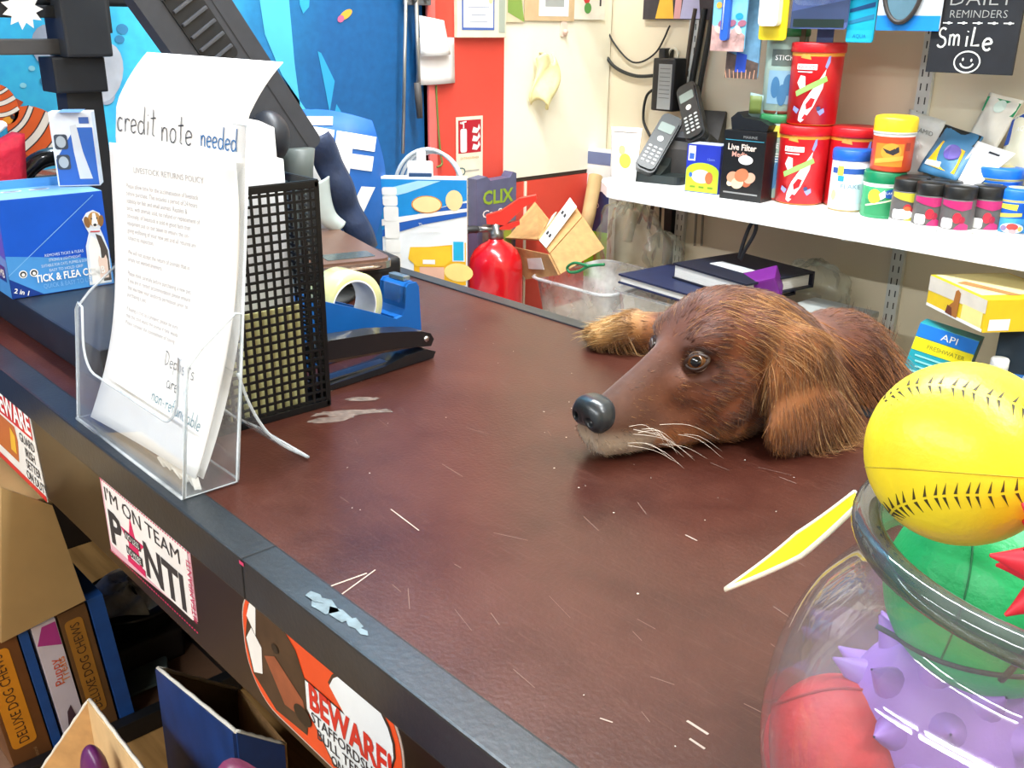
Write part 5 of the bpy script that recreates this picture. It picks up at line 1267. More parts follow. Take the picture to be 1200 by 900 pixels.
for k, (dx, lb) in enumerate(((-.800, 'black-lidded jar behind the yellow-labelled jar'), (-.742, 'black-lidded jar behind the middle magenta jar'), (-.668, 'black-lidded jar behind the right magenta jar'))):
    c = V((dx, 1.728, ZS)); tub('treat_jar', lb, c, .0276, .06, JP, JB, jar_('m'), CAMA(c), 'black-lidded treat jars', JLID, JL, 'jar')
# blue tubs at the right end
def blue_tub(name, label, c, r, h, rz=0):
    B1, B2 = mat('#1c6fd0', .35), mat('#4aa8e0', .4)
    def d(fl):
        fl.poly([(-.9 * r, h * .97), (.9 * r, h * .97), (.9 * r, h * .72), (-.9 * r, h * .60)], mat('#1a5ab8', .4), None, .0004); fl.poly([(-.75 * r, h * .95), (.15 * r, h * .95), (.10 * r, h * .78), (-.75 * r, h * .82)], mat('#e8e04a', .4), None, .0006)
        fl.poly([(-.95 * r, h * .66), (.4 * r, h * .72), (.4 * r, h * .62), (-.95 * r, h * .54)], mat('#ecd060', .4), None, .0007); fl.oval(0, h * .27, .62 * r, h * .15, mat('#d8e8f0', .4), None, .0006)
        fl.oval(.02 * r, h * .31, .30 * r, h * .10, mat('#d8443a', .4), None, .0008); fl.oval(.06 * r, h * .18, .20 * r, h * .06, mat('#e8a0a0', .4), None, .0009); fl.oval(-.42 * r, h * .26, .16 * r, h * .08, mat('#8a7aa0', .4), None, .0008); fl.oval(.42 * r, h * .26, .12 * r, h * .07, mat('#e8c060', .4), None, .0008)
    return tub(name, label, c, r, h, [(r * .93, 0, WHITE), (r, .004, WHITE), (r, .008, B1), (r, h * .12, B2), (r, h * .55, B1), (r, h, WHITE), (r * 1.01, h + .003, WHITE)], B1, d, rz if rz else CAMA(c), 'blue fish food tubs', [(r * 1.02, h + .001, mat('#d8cf80', .4)), (r * 1.03, h + .004), (r * 1.03, h + .018), (r * .98, h + .021), (r * .55, h + .022, mat('#e8e0a0', .4)), (.001, h + .022)], B1)
c = onsh(1158, 268) + V((0, .014, 0)); blue_tub('flake_tub', 'larger blue flake tub right of the magenta jars', c, .036, .085)
c = onsh(1180, 276) + V((0, .014, 0)); blue_tub('flake_tub', 'small blue flake tub at the right end in front of the larger one', c, .030, .058)
c = V((-.555, 1.70, ZS)); blue_tub('flake_tub', 'blue flake tub cut by the right picture edge', c, .030, .058)
c = V((-.592, 1.775, ZS)); blue_tub('flake_tub', 'blue flake tub behind the two front blue tubs at the right', c, .036, .085)

# small boxes
def carton(name, label, c, dim, m, draw, rz=0.0, cat='box', top=None):
    t = thing(name, label, cat, c, rz); q = MB(); q.box((0, 0, dim[2] / 2), dim, m, .0008)
    F = face((0, -dim[1] / 2, 0), (1, 0, 0), (0, 0, 1)); draw(q, F)
    if top: q.rect(0, 0, dim[0] * .94, dim[1] * .94, top, face((0, 0, dim[2]), (1, 0, 0), (0, 1, 0)), .0004)
    q.build('carton', t); return t
c = onsh(817, 226) + V((.002, .028, 0))
def gb_(q, F):
    LG = mat('#b4d22a', .4); q.poly([(-.037, .002), (.037, .002), (.037, .050)] + arc2(0, .044, .037, .018, 0, PI, 10) + [(-.037, .045)], LG, F, .0004); q.rect(-.026, .080, .016, .030, WHITE, F, .0006); q.rect(-.026, .074, .011, .012, mat('#3a62b8', .4), F, .0008)
    q.oval(.016, .032, .009, .0125, mat('#b8683a', .4), F, .0008); q.oval(-.002, .034, .022, .014, mat('#e2ead0', .4), F, .0006); q.oval(.016, .032, .009, .0125, mat('#b8683a', .4), F, .0009); q.oval(-.026, .036, .004, .005, mat('#3a6ac0', .4), F, .0009); q.text('12mm', .018, .070, .007, mat('#7f92d8', .5), F, .0008)
    for x in (-.02, .0, .02): q.rect(x, .012, .012, .004, mat('#6a8a1a', .4), F, .0008)
carton('pump_box', 'small royal blue and lime green box beside the cordless phone', c, (.076, .050, .098), mat('#2536a8', .35), gb_, .18, top=mat('#c4cede', .4))
c = onsh(861, 234) + V((.008, .035, 0))
def lf_(q, F):
    q.text('Live Filter', -.004, .104, .017, mat('#ead8c8', .4), F, .0006, 'c', width=.062, bold=.02); q.text('Media', -.008, .090, .014, mat('#d8a090', .4), F, .0006, 'c', width=.034, bold=.02); q.text('MARINE', .012, .124, .007, mat('#8a8a88', .4), F, .0006, 'c', width=.030)
    q.line([(-.042, .117), (.042, .117)], .0016, mat('#3a8aa0', .4), F, .0005); q.oval(.006, .080, .016, .009, WHITE, F, .0008)
    for x, z, r, h in ((-.02, .045, .013, '#c89070'), (.0, .050, .016, '#b8704a'), (.018, .046, .013, '#d0a088'), (-.008, .034, .014, '#dcc0a0'), (.012, .036, .010, '#a85a3a'), (-.024, .033, .008, '#e0d0b0')): q.oval(x, z, r, r * .8, mat(h, .5), F, .0006 + r * .02, .4)
    q.rect(0, .014, .076, .003, mat('#8a8a88', .4), F, .0006)
carton('filter_box', 'black box picturing live filter media standing beside the green-lidded tub', c, (.092, .072, .135), mat('#151515', .35), lf_, .10)
sb_ = thing('black_gadget', 'small black gadget with a torn picture card on top of the black box', 'gadget', (c[0] + .002, c[1], ZS + .1355), .1)
q = MB(); q.prism([(-.040, 0), (.036, 0), (.040, .012), (.022, .020), (-.016, .024), (-.030, .034), (-.044, .022)], .045, mat('#151618', .4), face((0, .022, 0), (1, 0, 0), (0, 0, 1))); q.build('body', sb_)
q = MB(); q.grid(lambda u, v: (-.022 + .060 * u, .006 + .010 * math.sin(3 * u), .022 + .048 * v * (1 - .25 * u)), 6, 4, mat('#7f9a96', .5), None, .001)
q.grid(lambda u, v: (-.021 + .024 * u, .0045 + .004 * math.sin(1.2 * u), .030 + .034 * v), 4, 3, mat('#6a7a3a', .5), None, .0006); q.build('picture_card', sb_)
q = MB(); q.box((0, 0, .009), (.045, .0008, .018), WHITE); q.solo('price_card', 'white price card on the shelf edge under the black box', 'card', (-1.115, 1.593, ZS - .004), .08)

# cordless telephones
def handset(t, T, name='handset'):
    PB, KEY = mat('#1c2020', .35), mat('#b9bdb8', .4)
    q = MB(); q.prism(rrect(.048, .150, .014, 5, 0, .075), .018, PB, T, 0); q.prism(rrect(.042, .138, .012, 5, 0, .075), .006, mat('#252a2a', .3), T, .017); h = q.build(name, t)
    q = MB(); q.prism(rrect(.034, .022, .003, 3, 0, .112), .0012, mat('#7f8d86', .25), T, .0228); o = q.build('display', h); 
    q = MB()
    for i in range(3):
        for j in range(5): q.prism(rrect(.008, .0045, .002, 3, (i - 1) * .0125, .022 + j * .0095), .0012, KEY, T, .0228)
    q.prism(rrect(.013, .013, .0062, 4, 0, .083), .0015, mat('#d6dad6', .3, .3), T, .0228); o2 = q.build('keypad', h)
    return h
t = thing('cordless_phone', 'dark grey cordless phone in its cradle at the front left of the shelf', 'telephone', onsh(768, 213) + V((.0, .030, 0)), .22)
CR = mat('#2b3332', .4)
q = MB(); q.prism(rrect(.125, .105, .02, 5), .018, CR, None, 0); q.prism([(-.05, .018), (.02, .018), (.045, .075), (.030, .080), (-.01, .034)], .06, CR, face((-.012, 0, 0), (0, 1, 0), (0, 0, 1)), -.035); q.build('cradle', t)
handset(t, face((-.024, -.058, .018), (1, .2, -.35), (.40, .68, .60)))
t = thing('cordless_phone', 'black cordless phone leaning back in a raised base behind the lime green box', 'telephone', (-1.360, 1.828, ZS), .20)
q = MB(); q.prism([(-.04, 0), (.035, 0), (.035, .055), (.045, .072), (-.040, .108), (-.048, .095), (-.04, .07)], .100, BLACK, face((.05, 0, 0), (0, 1, 0), (0, 0, 1)), -.100); q.build('cradle', t)
handset(t, face((.034, -.050, .088), (.85, .1, .5), (-.55, .48, .68)))
t = thing('phone_base', 'dusty black empty phone charging base behind the cordless phone', 'telephone base', (-1.455, 1.805, ZS), .25)
q = MB(); q.prism([(-.055, 0), (.05, 0), (.05, .05), (.035, .095), (.045, .145), (.030, .150), (-.002, .090), (-.045, .088), (-.055, .07)], .10, mat('#3a3734', .6, var=.25, scale=40), face((.05, 0, 0), (0, 1, 0), (0, 0, 1))); q.build('body', t)
t = thing('power_adaptor', 'black power adaptor with a grey label on the wall above the phones', 'power adaptor', (at_y(786, 99, 1.85).x, 1.848, at_y(786, 99, 1.85).z))
q = MB(); q.box((0, 0, 0), (.062, .055, .115), BLACK, .005); q.build('body', t); q = MB(); q.rect(.006, -.004, .038, .098, mat('#8c8f8c', .5), face((0, -.0275, 0), (1, 0, 0), (0, 0, 1)), .0006)
for k in range(8): q.rect(.006, .035 - k * .009, .03, .0015, mat('#5a5d5a', .5), face((0, -.0275, 0), (1, 0, 0), (0, 0, 1)), .001)
q.build('rating_label', t, 'grey label')
t = thing('light_switch_box', 'small black cable clip block with a pale ring above the adaptor', 'cable clip', (at_y(780, 66, 1.86).x, 1.862, at_y(780, 66, 1.86).z))
q = MB(); q.box((0, 0, 0), (.018, .034, .036), BLACK, .004); q.build('body', t); q = MB(); q.tube([(.02 + .014 * math.cos(a), 0, .018 * math.sin(a)) for a in np.linspace(0, 2 * PI, 17)[:-1]], .003, mat('#d8d0b8', .5), 6, closed=True); q.build('ring', t)
def cable(label, pix, y, r, m, name='cable', group=None, ys=None):
    P = [at_y(p[0], p[1], (ys[i] if ys else y)) for i, p in enumerate(pix)]; q = MB(); q.tube(spline(P, 8), r, m, 7)
    return q.solo(name, label, 'cable', group=group)
CBK, CBW = mat('#20211f', .5), mat('#e6e0cc', .5)
cable('thin black cable drooping in a loop from the corner to the phones', [(707, 20), (718, 48), (742, 73), (768, 62), (785, 30)], 1.872, .0022, CBK)
cable('thick black cable sagging from the corner to the power adaptor', [(706, 58), (720, 78), (745, 89), (772, 88)], 1.870, .0042, CBK)
cable('black cable looping down from the adaptor to the phone base', [(772, 102), (758, 112), (754, 140), (762, 160)], 1.865, .0034, CBK)
cable('thick black cable running down the room corner from the top', [(709, -20), (706, 20), (705, 62)], 1.866, .0070, CBK)
cable('white cable hanging diagonally down the corner past the cream board', [(707, 62), (703, 100), (690, 160), (676, 205), (664, 226), (640, 268)], 1.8, .0040, CBW, ys=[1.868, 1.862, 1.83, 1.80, 1.76, 1.66])
for k, (a, b) in enumerate(((812, 826), (822, 836), (803, 815))):
    cable(['left black cable', 'right black cable', 'brown-black cable'][k] + ' of the bundle falling behind the phones', [(b, 10), (b - 5, 40), (a, 90), (a - 6, 128)], 1.866, (.0075, .006, .005)[k], CBK if k < 2 else mat('#4a3c30', .5), group='cables behind the phones')
for k, (xt, xb_, yb, r, mm) in enumerate(((760, 748, 262, .004, '#4a3524'), (766, 760, 268, .005, '#3a2c20'), (772, 772, 290, .003, '#2a2622'), (778, 778, 292, .003, '#332b24'), (732, 706, 255, .003, '#3a3126'), (736, 728, 240, .002, '#2a2622'), (815, 814, 288, .003, '#8a8272'), (822, 822, 288, .003, '#8a8272'))):
    cable(['leftmost brown', 'thick dark', 'thin black', 'second thin black', 'slanting brown', 'thin curling', 'pale grey', 'second pale grey'][k] + ' cable hanging below the wall shelf', [(xt, 218 + k), (xt + (xb_ - xt) * .5 + 2, 240), (xb_, yb)], 1.865, r, mat(mm, .5), group='cables under the shelf')
q = MB(); a = at_y(785, 262, 1.868); q.box((a.x, 1.868, a.z), (.022, .016, .20), BLACK, .002); q.solo('cable_duct', 'black vertical cable duct under the shelf beside the upright', 'cable duct')
q = MB(); P = [at_y(743, 236, 1.855), at_y(744, 246, 1.85), at_y(739, 265, 1.85), at_y(735, 282, 1.85)]; q.tube(spline(P, 5), .013, mat('#cfc6b0', .6), 12); q.solo('waste_pipe', 'pale pipe elbow on the wall below the left shelf end', 'pipe')

# heap of packets on the shelf
def sheetpack(name, label, corners, m, draw=None, thick=.004, bulge=.0, group=None, cat='packet'):
    """soft packet spanned between four corners (bottom left, bottom right, top right, top left)"""
    A, B, C_, D = [V(p) for p in corners]; n = (B - A).cross(D - A).normalized(); wx, hy = (B - A).length, (D - A).length
    fn = lambda x, y: A.lerp(B, x).lerp(D.lerp(C_, x), y) + n * (bulge * math.sin(PI * min(1, max(0, x))) * math.sin(PI * min(1, max(0, y))) + .0015 * math.sin(9 * x + 7 * y) * (1 if bulge else 0))
    t = thing(name, label, cat, A.lerp(C_, .5).lerp(B.lerp(D, .5), .5), 0, group); o = V(t.location)
    q = MB(); q.grid(lambda u, v: fn(u, v) - o, 10, 10, m, None, thick); q.build('pack', t)
    if draw:
        fl = MB(); draw(fl, wx, hy); q = MB(); warp(q, fl, lambda x, y: fn(x / wx, y / hy) - o); q.build('print', t)
    return t
AY = lambda px, py, y: at_y(px, py, y)
def d1(fl, w, h): fl.text('PYRAMID', w * .48, h * .72, .014, mat('#6a6a66', .6), None, .001, 'c', width=w * .6); fl.poly([(w * .45, h * .55), (w * .6, h * .5), (w * .52, h * .25)], WHITE, None, .001)
sheetpack('clear_packet', 'clear plastic packet with grey lettering behind the black-lidded jars', [AY(1052, 205, 1.80), AY(1095, 212, 1.79), AY(1108, 142, 1.84), AY(1066, 128, 1.85)], mat('#d5d6d0', .4, var=.1), d1, .004, .012)
def d2(fl, w, h): fl.rect(w * .5, h * .86, w * .96, h * .26, mat('#1c1d18', .5), None, .001); fl.poly([(w * .1, h * .15), (w * .9, h * .10), (w * .85, h * .6), (w * .25, h * .66)], mat('#e6b81e', .4), None, .0012); fl.oval(w * .62, h * .48, w * .18, h * .16, mat('#5a4a98', .4), None, .0016); fl.rect(w * .3, h * .2, w * .4, h * .1, WHITE, None, .0015)
sheetpack('toy_packet', 'black headed packet with yellow and purple print leaning behind the magenta jars', [AY(1075, 200, 1.77), AY(1120, 212, 1.74), AY(1152, 160, 1.80), AY(1108, 146, 1.84)], mat('#3f78a0', .4), d2, .004, .008)
sheetpack('paper_tag', 'blank white card leaning forward behind the black-lidded jars', [AY(1110, 216, 1.742), AY(1136, 226, 1.742), AY(1190, 180, 1.77), AY(1146, 165, 1.79)], PAPER, lambda fl, w, h: fl.rect(w * .6, h * .86, w * .3, h * .04, INK, None, .001), .0012)
def d3(fl, w, h): fl.rect(w * .5, h * .80, w * .98, h * .26, mat('#1a8a50', .4), None, .001); fl.oval(w * .5, h * .80, w * .16, h * .12, mat('#c8d8cc', .4), None, .0014)
sheetpack('card_packet', 'packet with a green header card and round hole at the right end of the shelf', [AY(1130, 172, 1.84), AY(1165, 178, 1.83), AY(1200, 118, 1.86), AY(1160, 108, 1.865)], mat('#d9d3c4', .4, var=.1), d3, .003, .006)
def d4(fl, w, h): fl.poly([(0, h * .5), (w, h * .62), (w, h), (0, h * .95)], mat('#2c4a98', .4), None, .001); fl.text('AQUA', w * .5, h * .72, .012, WHITE, None, .0014, 'c'); fl.rect(w * .5, h * .2, w, h * .14, mat('#e8d870', .4), None, .001)
sheetpack('striped_packet', 'blue and pale yellow printed packet at the right end behind the blue tubs', [AY(1165, 205, 1.80), AY(1215, 215, 1.79), AY(1225, 120, 1.85), AY(1188, 138, 1.85)], mat('#e6e2c8', .4), d4, .004, .006)
q = MB(); q.box((0, 0, .024), (.05, .03, .048), mat('#e08a2a', .4), .001); t = thing('small_carton', 'small orange and black carton beside the yellow-labelled jar', 'box', (-.838, 1.790, ZS), .2); q.box((.018, -.0155, .022), (.014, .001, .040), INK); q.build('carton', t)

def d5(fl, w, h): fl.oval(w * .55, h * .35, w * .22, h * .14, mat('#dcb24a', .5), None, .001); fl.oval(w * .42, h * .55, w * .12, h * .09, mat('#e6cf8a', .5), None, .0012); fl.line([(w * .1, h * .9), (w * .9, h * .9)], .002, mat('#8a8070', .5), None, .001)
sheetpack('white_card', 'white card with a faint gold print at the left end of the shelf', [AY(716, 207, 1.70), AY(744, 213, 1.69), AY(752, 150, 1.74), AY(716, 148, 1.76)], PAPER, d5, .002)

# ------------------------------------------------------------------ hanging packs, boards and wall papers
def hang(name, label, pix, y, m, draw, cat='pack', thick=.003, z0=None, group='packs hanging above the shelf'):
    """flat blister pack: pix = left/right/bottom at depth y; reaches up past the frame to the upper shelf"""
    l, r, b = pix; p = at_y((l + r) / 2, b, y); a, c = at_y(l, b, y), at_y(r, b, y); w = (c.x - a.x); top = 1.53
    h = top - p.z; t = thing(name, label, cat, (p.x, y, p.z), 0, group); q = MB(); q.prism(rrect(w, h, .006, 4, 0, h / 2), thick, m, face((0, 0, 0), (1, 0, 0), (0, 0, 1))); q.build('card', t)
    draw(t, w, h, face((0, -thick, 0), (1, 0, 0), (0, 0, 1)))
    q = MB(); q.tube([(0, .004, h - .012), (0, .004, h + .018)], .0015, mat('#b8b8b8', .3, 1.0), 6); q.build('hook', t)
    return t
def blister(t, poly, depth, T, m=CLEAR): q = MB(); q.prism(poly, depth, m, T, .0); return q.build('blister', t, 'clear blister')
SEA, CORAL = mat('#7fc4e4', .4, var=.25, scale=30), mat('#c09a92', .5, var=.4, scale=60)
def dr_a(t, w, h, T):
    q = MB(); q.poly([(-w / 2, .0), (w / 2, .0), (w / 2, .03), (w * .2, .045), (-.1 * w, .028), (-w / 2, .05)], CORAL, T, .0005)
    for k in range(9): q.oval(-w * .4 + k * w * .1, .028 + .012 * (k % 3), .006, .010, [CORAL, mat('#e0c8b8', .5), mat('#a8687a', .5)][k % 3], T, .0008 + .0001 * k, k)
    q.oval(w * .3, .065, .009, .006, mat('#2a9ac8', .4), T, .001); q.oval(-w * .32, .085, .007, .006, mat('#e8b84a', .4), T, .001); q.build('print', t)
    q = MB(); q.prism(rrect(.018, .13, .006, 4, -.004, .085), .008, mat('#2f62c0', .35), T, .001); q.tube([T @ V((-.008, .04, .010)), T @ V((-.008, .14, .010))], .0014, mat('#d8e4f4', .3), 6); q.build('siphon', t, 'royal blue plastic tube')
hang('aquarium_pack', 'pale blue sea printed pack holding a blue tube, leftmost of the hanging packs', (833, 872, 60), 1.70, SEA, dr_a)
def dr_b(t, w, h, T):
    q = MB(); q.poly([(-w / 2, 0), (w / 2, 0), (w / 2, .03), (-w / 2, .05)], mat('#5a4a42', .5, var=.4, scale=80), T, .0005); q.poly([(-w * .2, .012), (w * .12, .012), (w * .14, .045), (-w * .18, .05)], mat('#2f4fb8', .4), T, .0009)
    for k in range(8): q.line([(-w * .45 + k * w * .12, .0), (-w * .5 + k * w * .13, .014 + .003 * (k % 2))], .002, mat('#c8987a', .5), T, .0012)
    q.build('print', t)
hang('aquarium_pack', 'coral printed pack hanging lower just behind the leftmost pack', (850, 888, 92), 1.72, mat('#6f9cba', .4, var=.3, scale=40), dr_b)
def dr_c(t, w, h, T):
    q = MB(); q.prism(rrect(w * .7, .06, .008, 4, -w * .05, .055), .014, mat('#e6e6e0', .4), T, .0006); q.build('product', t, 'white block'); 
hang('yellow_pack', 'bright yellow pack with a white block among the hanging packs', (889, 921, 47), 1.70, mat('#ecd21c', .4), dr_c)
def dr_d(t, w, h, T):
    q = MB(); q.poly([(-w / 2, 0), (w / 2, .012), (w / 2, .05), (-w / 2, .03)], mat('#3c4664', .4), T, .0005); q.rect(0, .01, w * .9, .014, mat('#1a2a20', .5), T, .0008); q.poly([(w * .0, .06), (w * .2, .10), (w * .30, .10), (w * .08, .05)], mat('#e6ecf2', .3), T, .0012); q.oval(-w * .18, .085, .012, .012, mat('#e09a3a', .4), T, .0012); q.build('print', t); blister(t, rrect(w * .7, .07, .02, 5, -w * .06, .075), .020, T)
hang('thermometer_pack', 'navy blister pack with a clear dome right of the yellow pack', (926, 992, 34), 1.70, mat('#4f5c8a', .4, var=.15), dr_d)
def dr_e(t, w, h, T):
    q = MB()
    for k in range(5): q.poly([(-w * .45, .030 + .02 * k), (w * .45, .040 + .02 * k), (w * .45, .048 + .02 * k), (-w * .45, .036 + .02 * k)], mat('#1f4a78', .4) if k % 2 else mat('#2a7aa0', .4), T, .0006)
    q.rect(0, .011, w * .94, .020, mat('#23b0d8', .4), T, .0006); q.text('AQUA', 0, .011, .009, mat('#0f6a98', .4), T, .001); q.build('print', t)
hang('teal_pack', 'narrow teal and navy pack beside the oval mirror pack', (991, 1023, 50), 1.71, mat('#18a8c8', .4), dr_e)
def dr_f(t, w, h, T):
    q = MB(); q.rect(0, .012, w, .024, mat('#1a86dc', .4), T, .0006); q.build('print', t)
    q = MB(); q.tube([T @ V((-.012 + .034 * math.cos(a), .075 + .062 * math.sin(a), .006)) for a in np.linspace(0, 2 * PI, 33)[:-1]], .004, mat('#3a3430', .4), 8, closed=True); q.prism([(-.012 + .032 * math.cos(a), .075 + .060 * math.sin(a)) for a in np.linspace(0, 2 * PI, 29)[:-1]], .004, mat('#5f7f8c', .25), T, .001); q.build('mirror', t, 'grey oval with a dark rim')
hang('oval_pack', 'white and blue pack holding a dark-rimmed grey oval', (1026, 1100, 36), 1.69, mat('#dfe8f0', .4), dr_f)
for k, (px, py, w, h, mm, lb) in enumerate(((935, 62, .026, .024, '#5a4f38', 'small brown tag end showing below the navy blister pack, left one'), (966, 55, .034, .030, '#525e86', 'small blue-grey tag end showing below the navy blister pack, right one'))):
    p = at_y(px, py, 1.74); q = MB(); q.prism(rrect(w, .28, .003, 3, 0, .14 - h / 2), .002, mat(mm, .5), face((0, 0, 0), (1, 0, 0), (0, 0, 1))); q.solo('small_tag', lb, 'tag', (p.x, 1.74, p.z), 0, 'small tags among the packs')
p0, p1 = at_y(1086, 84, 1.70), at_y(1185, 90, 1.70)
t = thing('chalkboard', 'black reminder board with chalk lettering and a smiling face', 'board', (p0.x, 1.70, p0.z)); w = .142; h = 1.53 - p0.z
T = face((0, -.006, 0), (1, 0, 0), (0, 0, 1)); CK, CK2 = mat('#dadad2', .9), mat('#9a9a96', .9)
q = MB(); q.box((w / 2, -.003, h / 2), (w, .006, h), mat('#15161a', .6, var=.4, scale=30), .001); q.build('panel', t)
q = MB(); q.text('DAILY', w * .53, .116, .032, CK2, T, .0008, 'c', width=.100, bold=-.012); q.text('REMINDERS', w * .52, .092, .017, CK2, T, .0008, 'c', width=.092, bold=-.012)
for k in range(5):
    x = .018 + k * .0245; q.line([(x, .078), (x + .016, .078)], .0018, CK, T, .0008); q.oval(x + .010, .078, .003, .0022, CK, T, .001)
x = handwrite(q, 'S', .012, .040, .032, .0032, CK, T); handwrite(q, 'm', .032, .043, .034, .0030, CK, T, sx=.8); handwrite(q, 'i', .059, .042, .032, .0030, CK, T); handwrite(q, 'L', .068, .042, .030, .0034, CK, T, sx=1.1); handwrite(q, 'e', .088, .037, .036, .0036, CK, T)
q.line([(.068 + .021 * math.cos(a), .018 + .0165 * math.sin(a)) for a in np.linspace(0, 2 * PI, 25)[:-1]], .0024, CK, T, .0008, closed=True); q.line(arc2(.068, .018, .011, .009, PI * 1.08, PI * 1.92, 8), .0026, CK, T, .0008)
for x, z in ((.061, .022), (.075, .021)): q.oval(x, z, .0016, .0026, CK, T, .001)
q.build('chalk_writing', t)
p = at_y(792, 23, 1.86); t = thing('wall_poster', 'dark poster with a yellow and a lavender dress on the wall above the phones', 'poster', (p.x, 1.868, p.z))
q = MB(); T = face((0, -.001, 0), (1, 0, 0), (0, 0, 1)); q.box((0, 0, .12), (.205, .002, .24), mat('#3a3538', .6, var=.3, scale=20)); q.poly([(-.065, .002), (-.012, .002), (-.02, .06), (-.05, .06)], mat('#e8b43a', .5), T, .0006); q.poly([(.006, .002), (.062, .002), (.052, .07), (.016, .07)], mat('#b8b8d8', .5), T, .0006); q.poly([(-.012, .002), (.006, .002), (.010, .07), (-.008, .07)], mat('#d8a0a0', .5), T, .0004); q.build('print', t)

# on the red and cream boards of the mural wall
XF = XL + .014
def onw(px, py, x=XF): return at_x(px, py, x)
def wallthing(name, label, cat, px, py, x=XF): return thing(name, label, cat, onw(px, py, x))
Tw = lambda dx=0.0: face((dx, 0, 0), (0, 1, 0), (0, 0, 1))
a, b, c = onw(534, 148), onw(565, 142), onw(565, 180); t = thing('fire_sign', 'red extinguisher pictogram sign above white instructions on the red board', 'sign', (XF, (a.y + b.y) / 2, c.z)); w = b.y - a.y
q = MB(); q.prism([(-w / 2, -.155), (w / 2, -.155), (w / 2, .082), (-w / 2, .082)], .002, mat('#ece4cc', .5), Tw()); q.build('plate', t)
q = MB(); SG = mat('#b81228', .4); q.rect(0, .040, w * .86, .070, SG, Tw(), .0024); q.prism(rrect(.018, .050, .004, 3, -.018, .032), .0004, WHITE, Tw(), .0026); q.line([(-.018, .058), (-.018, .068), (-.028, .070)], .004, WHITE, Tw(), .0030); q.line([(-.026, .070), (-.010, .072)], .003, WHITE, Tw(), .0030)
for k in range(3): q.poly([(.006, .012 + .018 * k), (.020, .010 + .018 * k), (.030, .020 + .018 * k), (.026, .030 + .018 * k), (.022, .020 + .018 * k), (.010, .024 + .018 * k)], WHITE, Tw(), .0030)
q.build('pictogram', t)
q = MB(); q.text('EXTINGUISHER', 0, -.006, .007, mat('#d8a850', .5), Tw(), .0026, 'c', width=w * .7); q.text('D', -w * .28, -.034, .026, mat('#3a6a6a', .5), Tw(), .0026); 
for k in range(6): q.rect(.006, -.034 - .018 * k, w * .55, .003, mat('#b8b0a0', .6), Tw(), .0026)
q.build('wording', t)
a, b, c = onw(532, 44), onw(589, 40), onw(532, 0); t = thing('certificate_frame', 'cream framed certificate with a blue border at the top of the red board', 'frame', (XF, (a.y + b.y) / 2, a.z)); w = b.y - a.y
q = MB(); q.box((.006, 0, .09), (.012, w, .18), mat('#e8dfc4', .5), .002); q.build('frame', t)
q = MB(); q.rect(-.012, .085, w * .66, .140, mat('#4a68b0', .5), Tw(.012), .0006); q.rect(-.012, .085, w * .60, .130, PAPER, Tw(.012), .0010); q.rect(w * .40, .09, w * .13, .16, mat('#a8b0a0', .5), Tw(.012), .0006)
for z, ww in ((.075, .05), (.060, .06), (.045, .04), (.032, .05)): q.rect(-.012, z, ww, .0022, mat('#a8b0c0', .6), Tw(.012), .0014)
q.oval(.022, .075, .006, .008, mat('#e0d0a0', .5), Tw(.012), .0014); q.build('certificate', t)
def wsheet(label, pts, m, dx=.003, name='wall_paper', curl=.008, cat='paper'):
    P = [onw(p[0], p[1], XF + dx) for p in pts]; q = MB(); c = sum(P, V()) / 4
    q.grid(lambda u, v: P[0].lerp(P[1], u).lerp(P[3].lerp(P[2], u), v) + V((curl * math.sin(PI * u) * (1 - v), 0, 0)), 6, 6, m, None, -.0006); return q.solo(name, label, cat)
wsheet('lower white sheet pinned to the red board, curling at its foot', [(488, 100), (533, 97), (532, 44), (488, 44)], mat('#e6e2e0', .7, var=.05), .002, curl=.012)
wsheet('upper smaller white sheet overlapping the lower one on the red board', [(493, 66), (528, 64), (520, 24), (491, 18)], PAPER, .014, curl=.012)
t = wallthing('hook_gauntlet', 'crumpled pale yellow cloth hanging from a hook on the cream board', 'cloth', 632, 92, XL + .010)
q = MB(); q.grid(lambda u, v: (.012 + .022 * math.sin(PI * u) + .006 * math.sin(9 * u + 4 * v), (u - .5) * (.045 + .035 * math.sin(PI * v)) + .012 * math.sin(5 * v), .045 - .10 * v + .012 * math.sin(7 * u)), 16, 16, mat('#e6dca0', .8, var=.12, scale=60, bump=.4), None, .004); q.build('cloth', t)
q = MB(); q.tube([(0, 0, .055), (.015, 0, .055), (.018, 0, .042)], .003, mat('#c8b890', .4), 6); q.build('hook', t)
t = wallthing('wall_plate', 'small pale pink hook plate above the yellow cloth', 'hook', 660, 34, XL + .009); q = MB(); q.prism(rrect(.022, .034, .006, 4), .003, mat('#e8d2c0', .5), Tw()); q.build('plate', t); q = MB(); q.sphere((.008, 0, -.006), .006, mat('#d8b8a8', .4)); q.build('peg', t)
CARD = [((592, 25), (612, 27), '#d8ccaa', 'card with green and yellow print, leftmost along the top of the cream board'), ((614, 25), (672, 24), '#d2b48a', 'tan card with a white framed picture along the top of the cream board'), ((672, 24), (708, 22), '#efe8d8', 'white card with red and green print beside the room corner')]
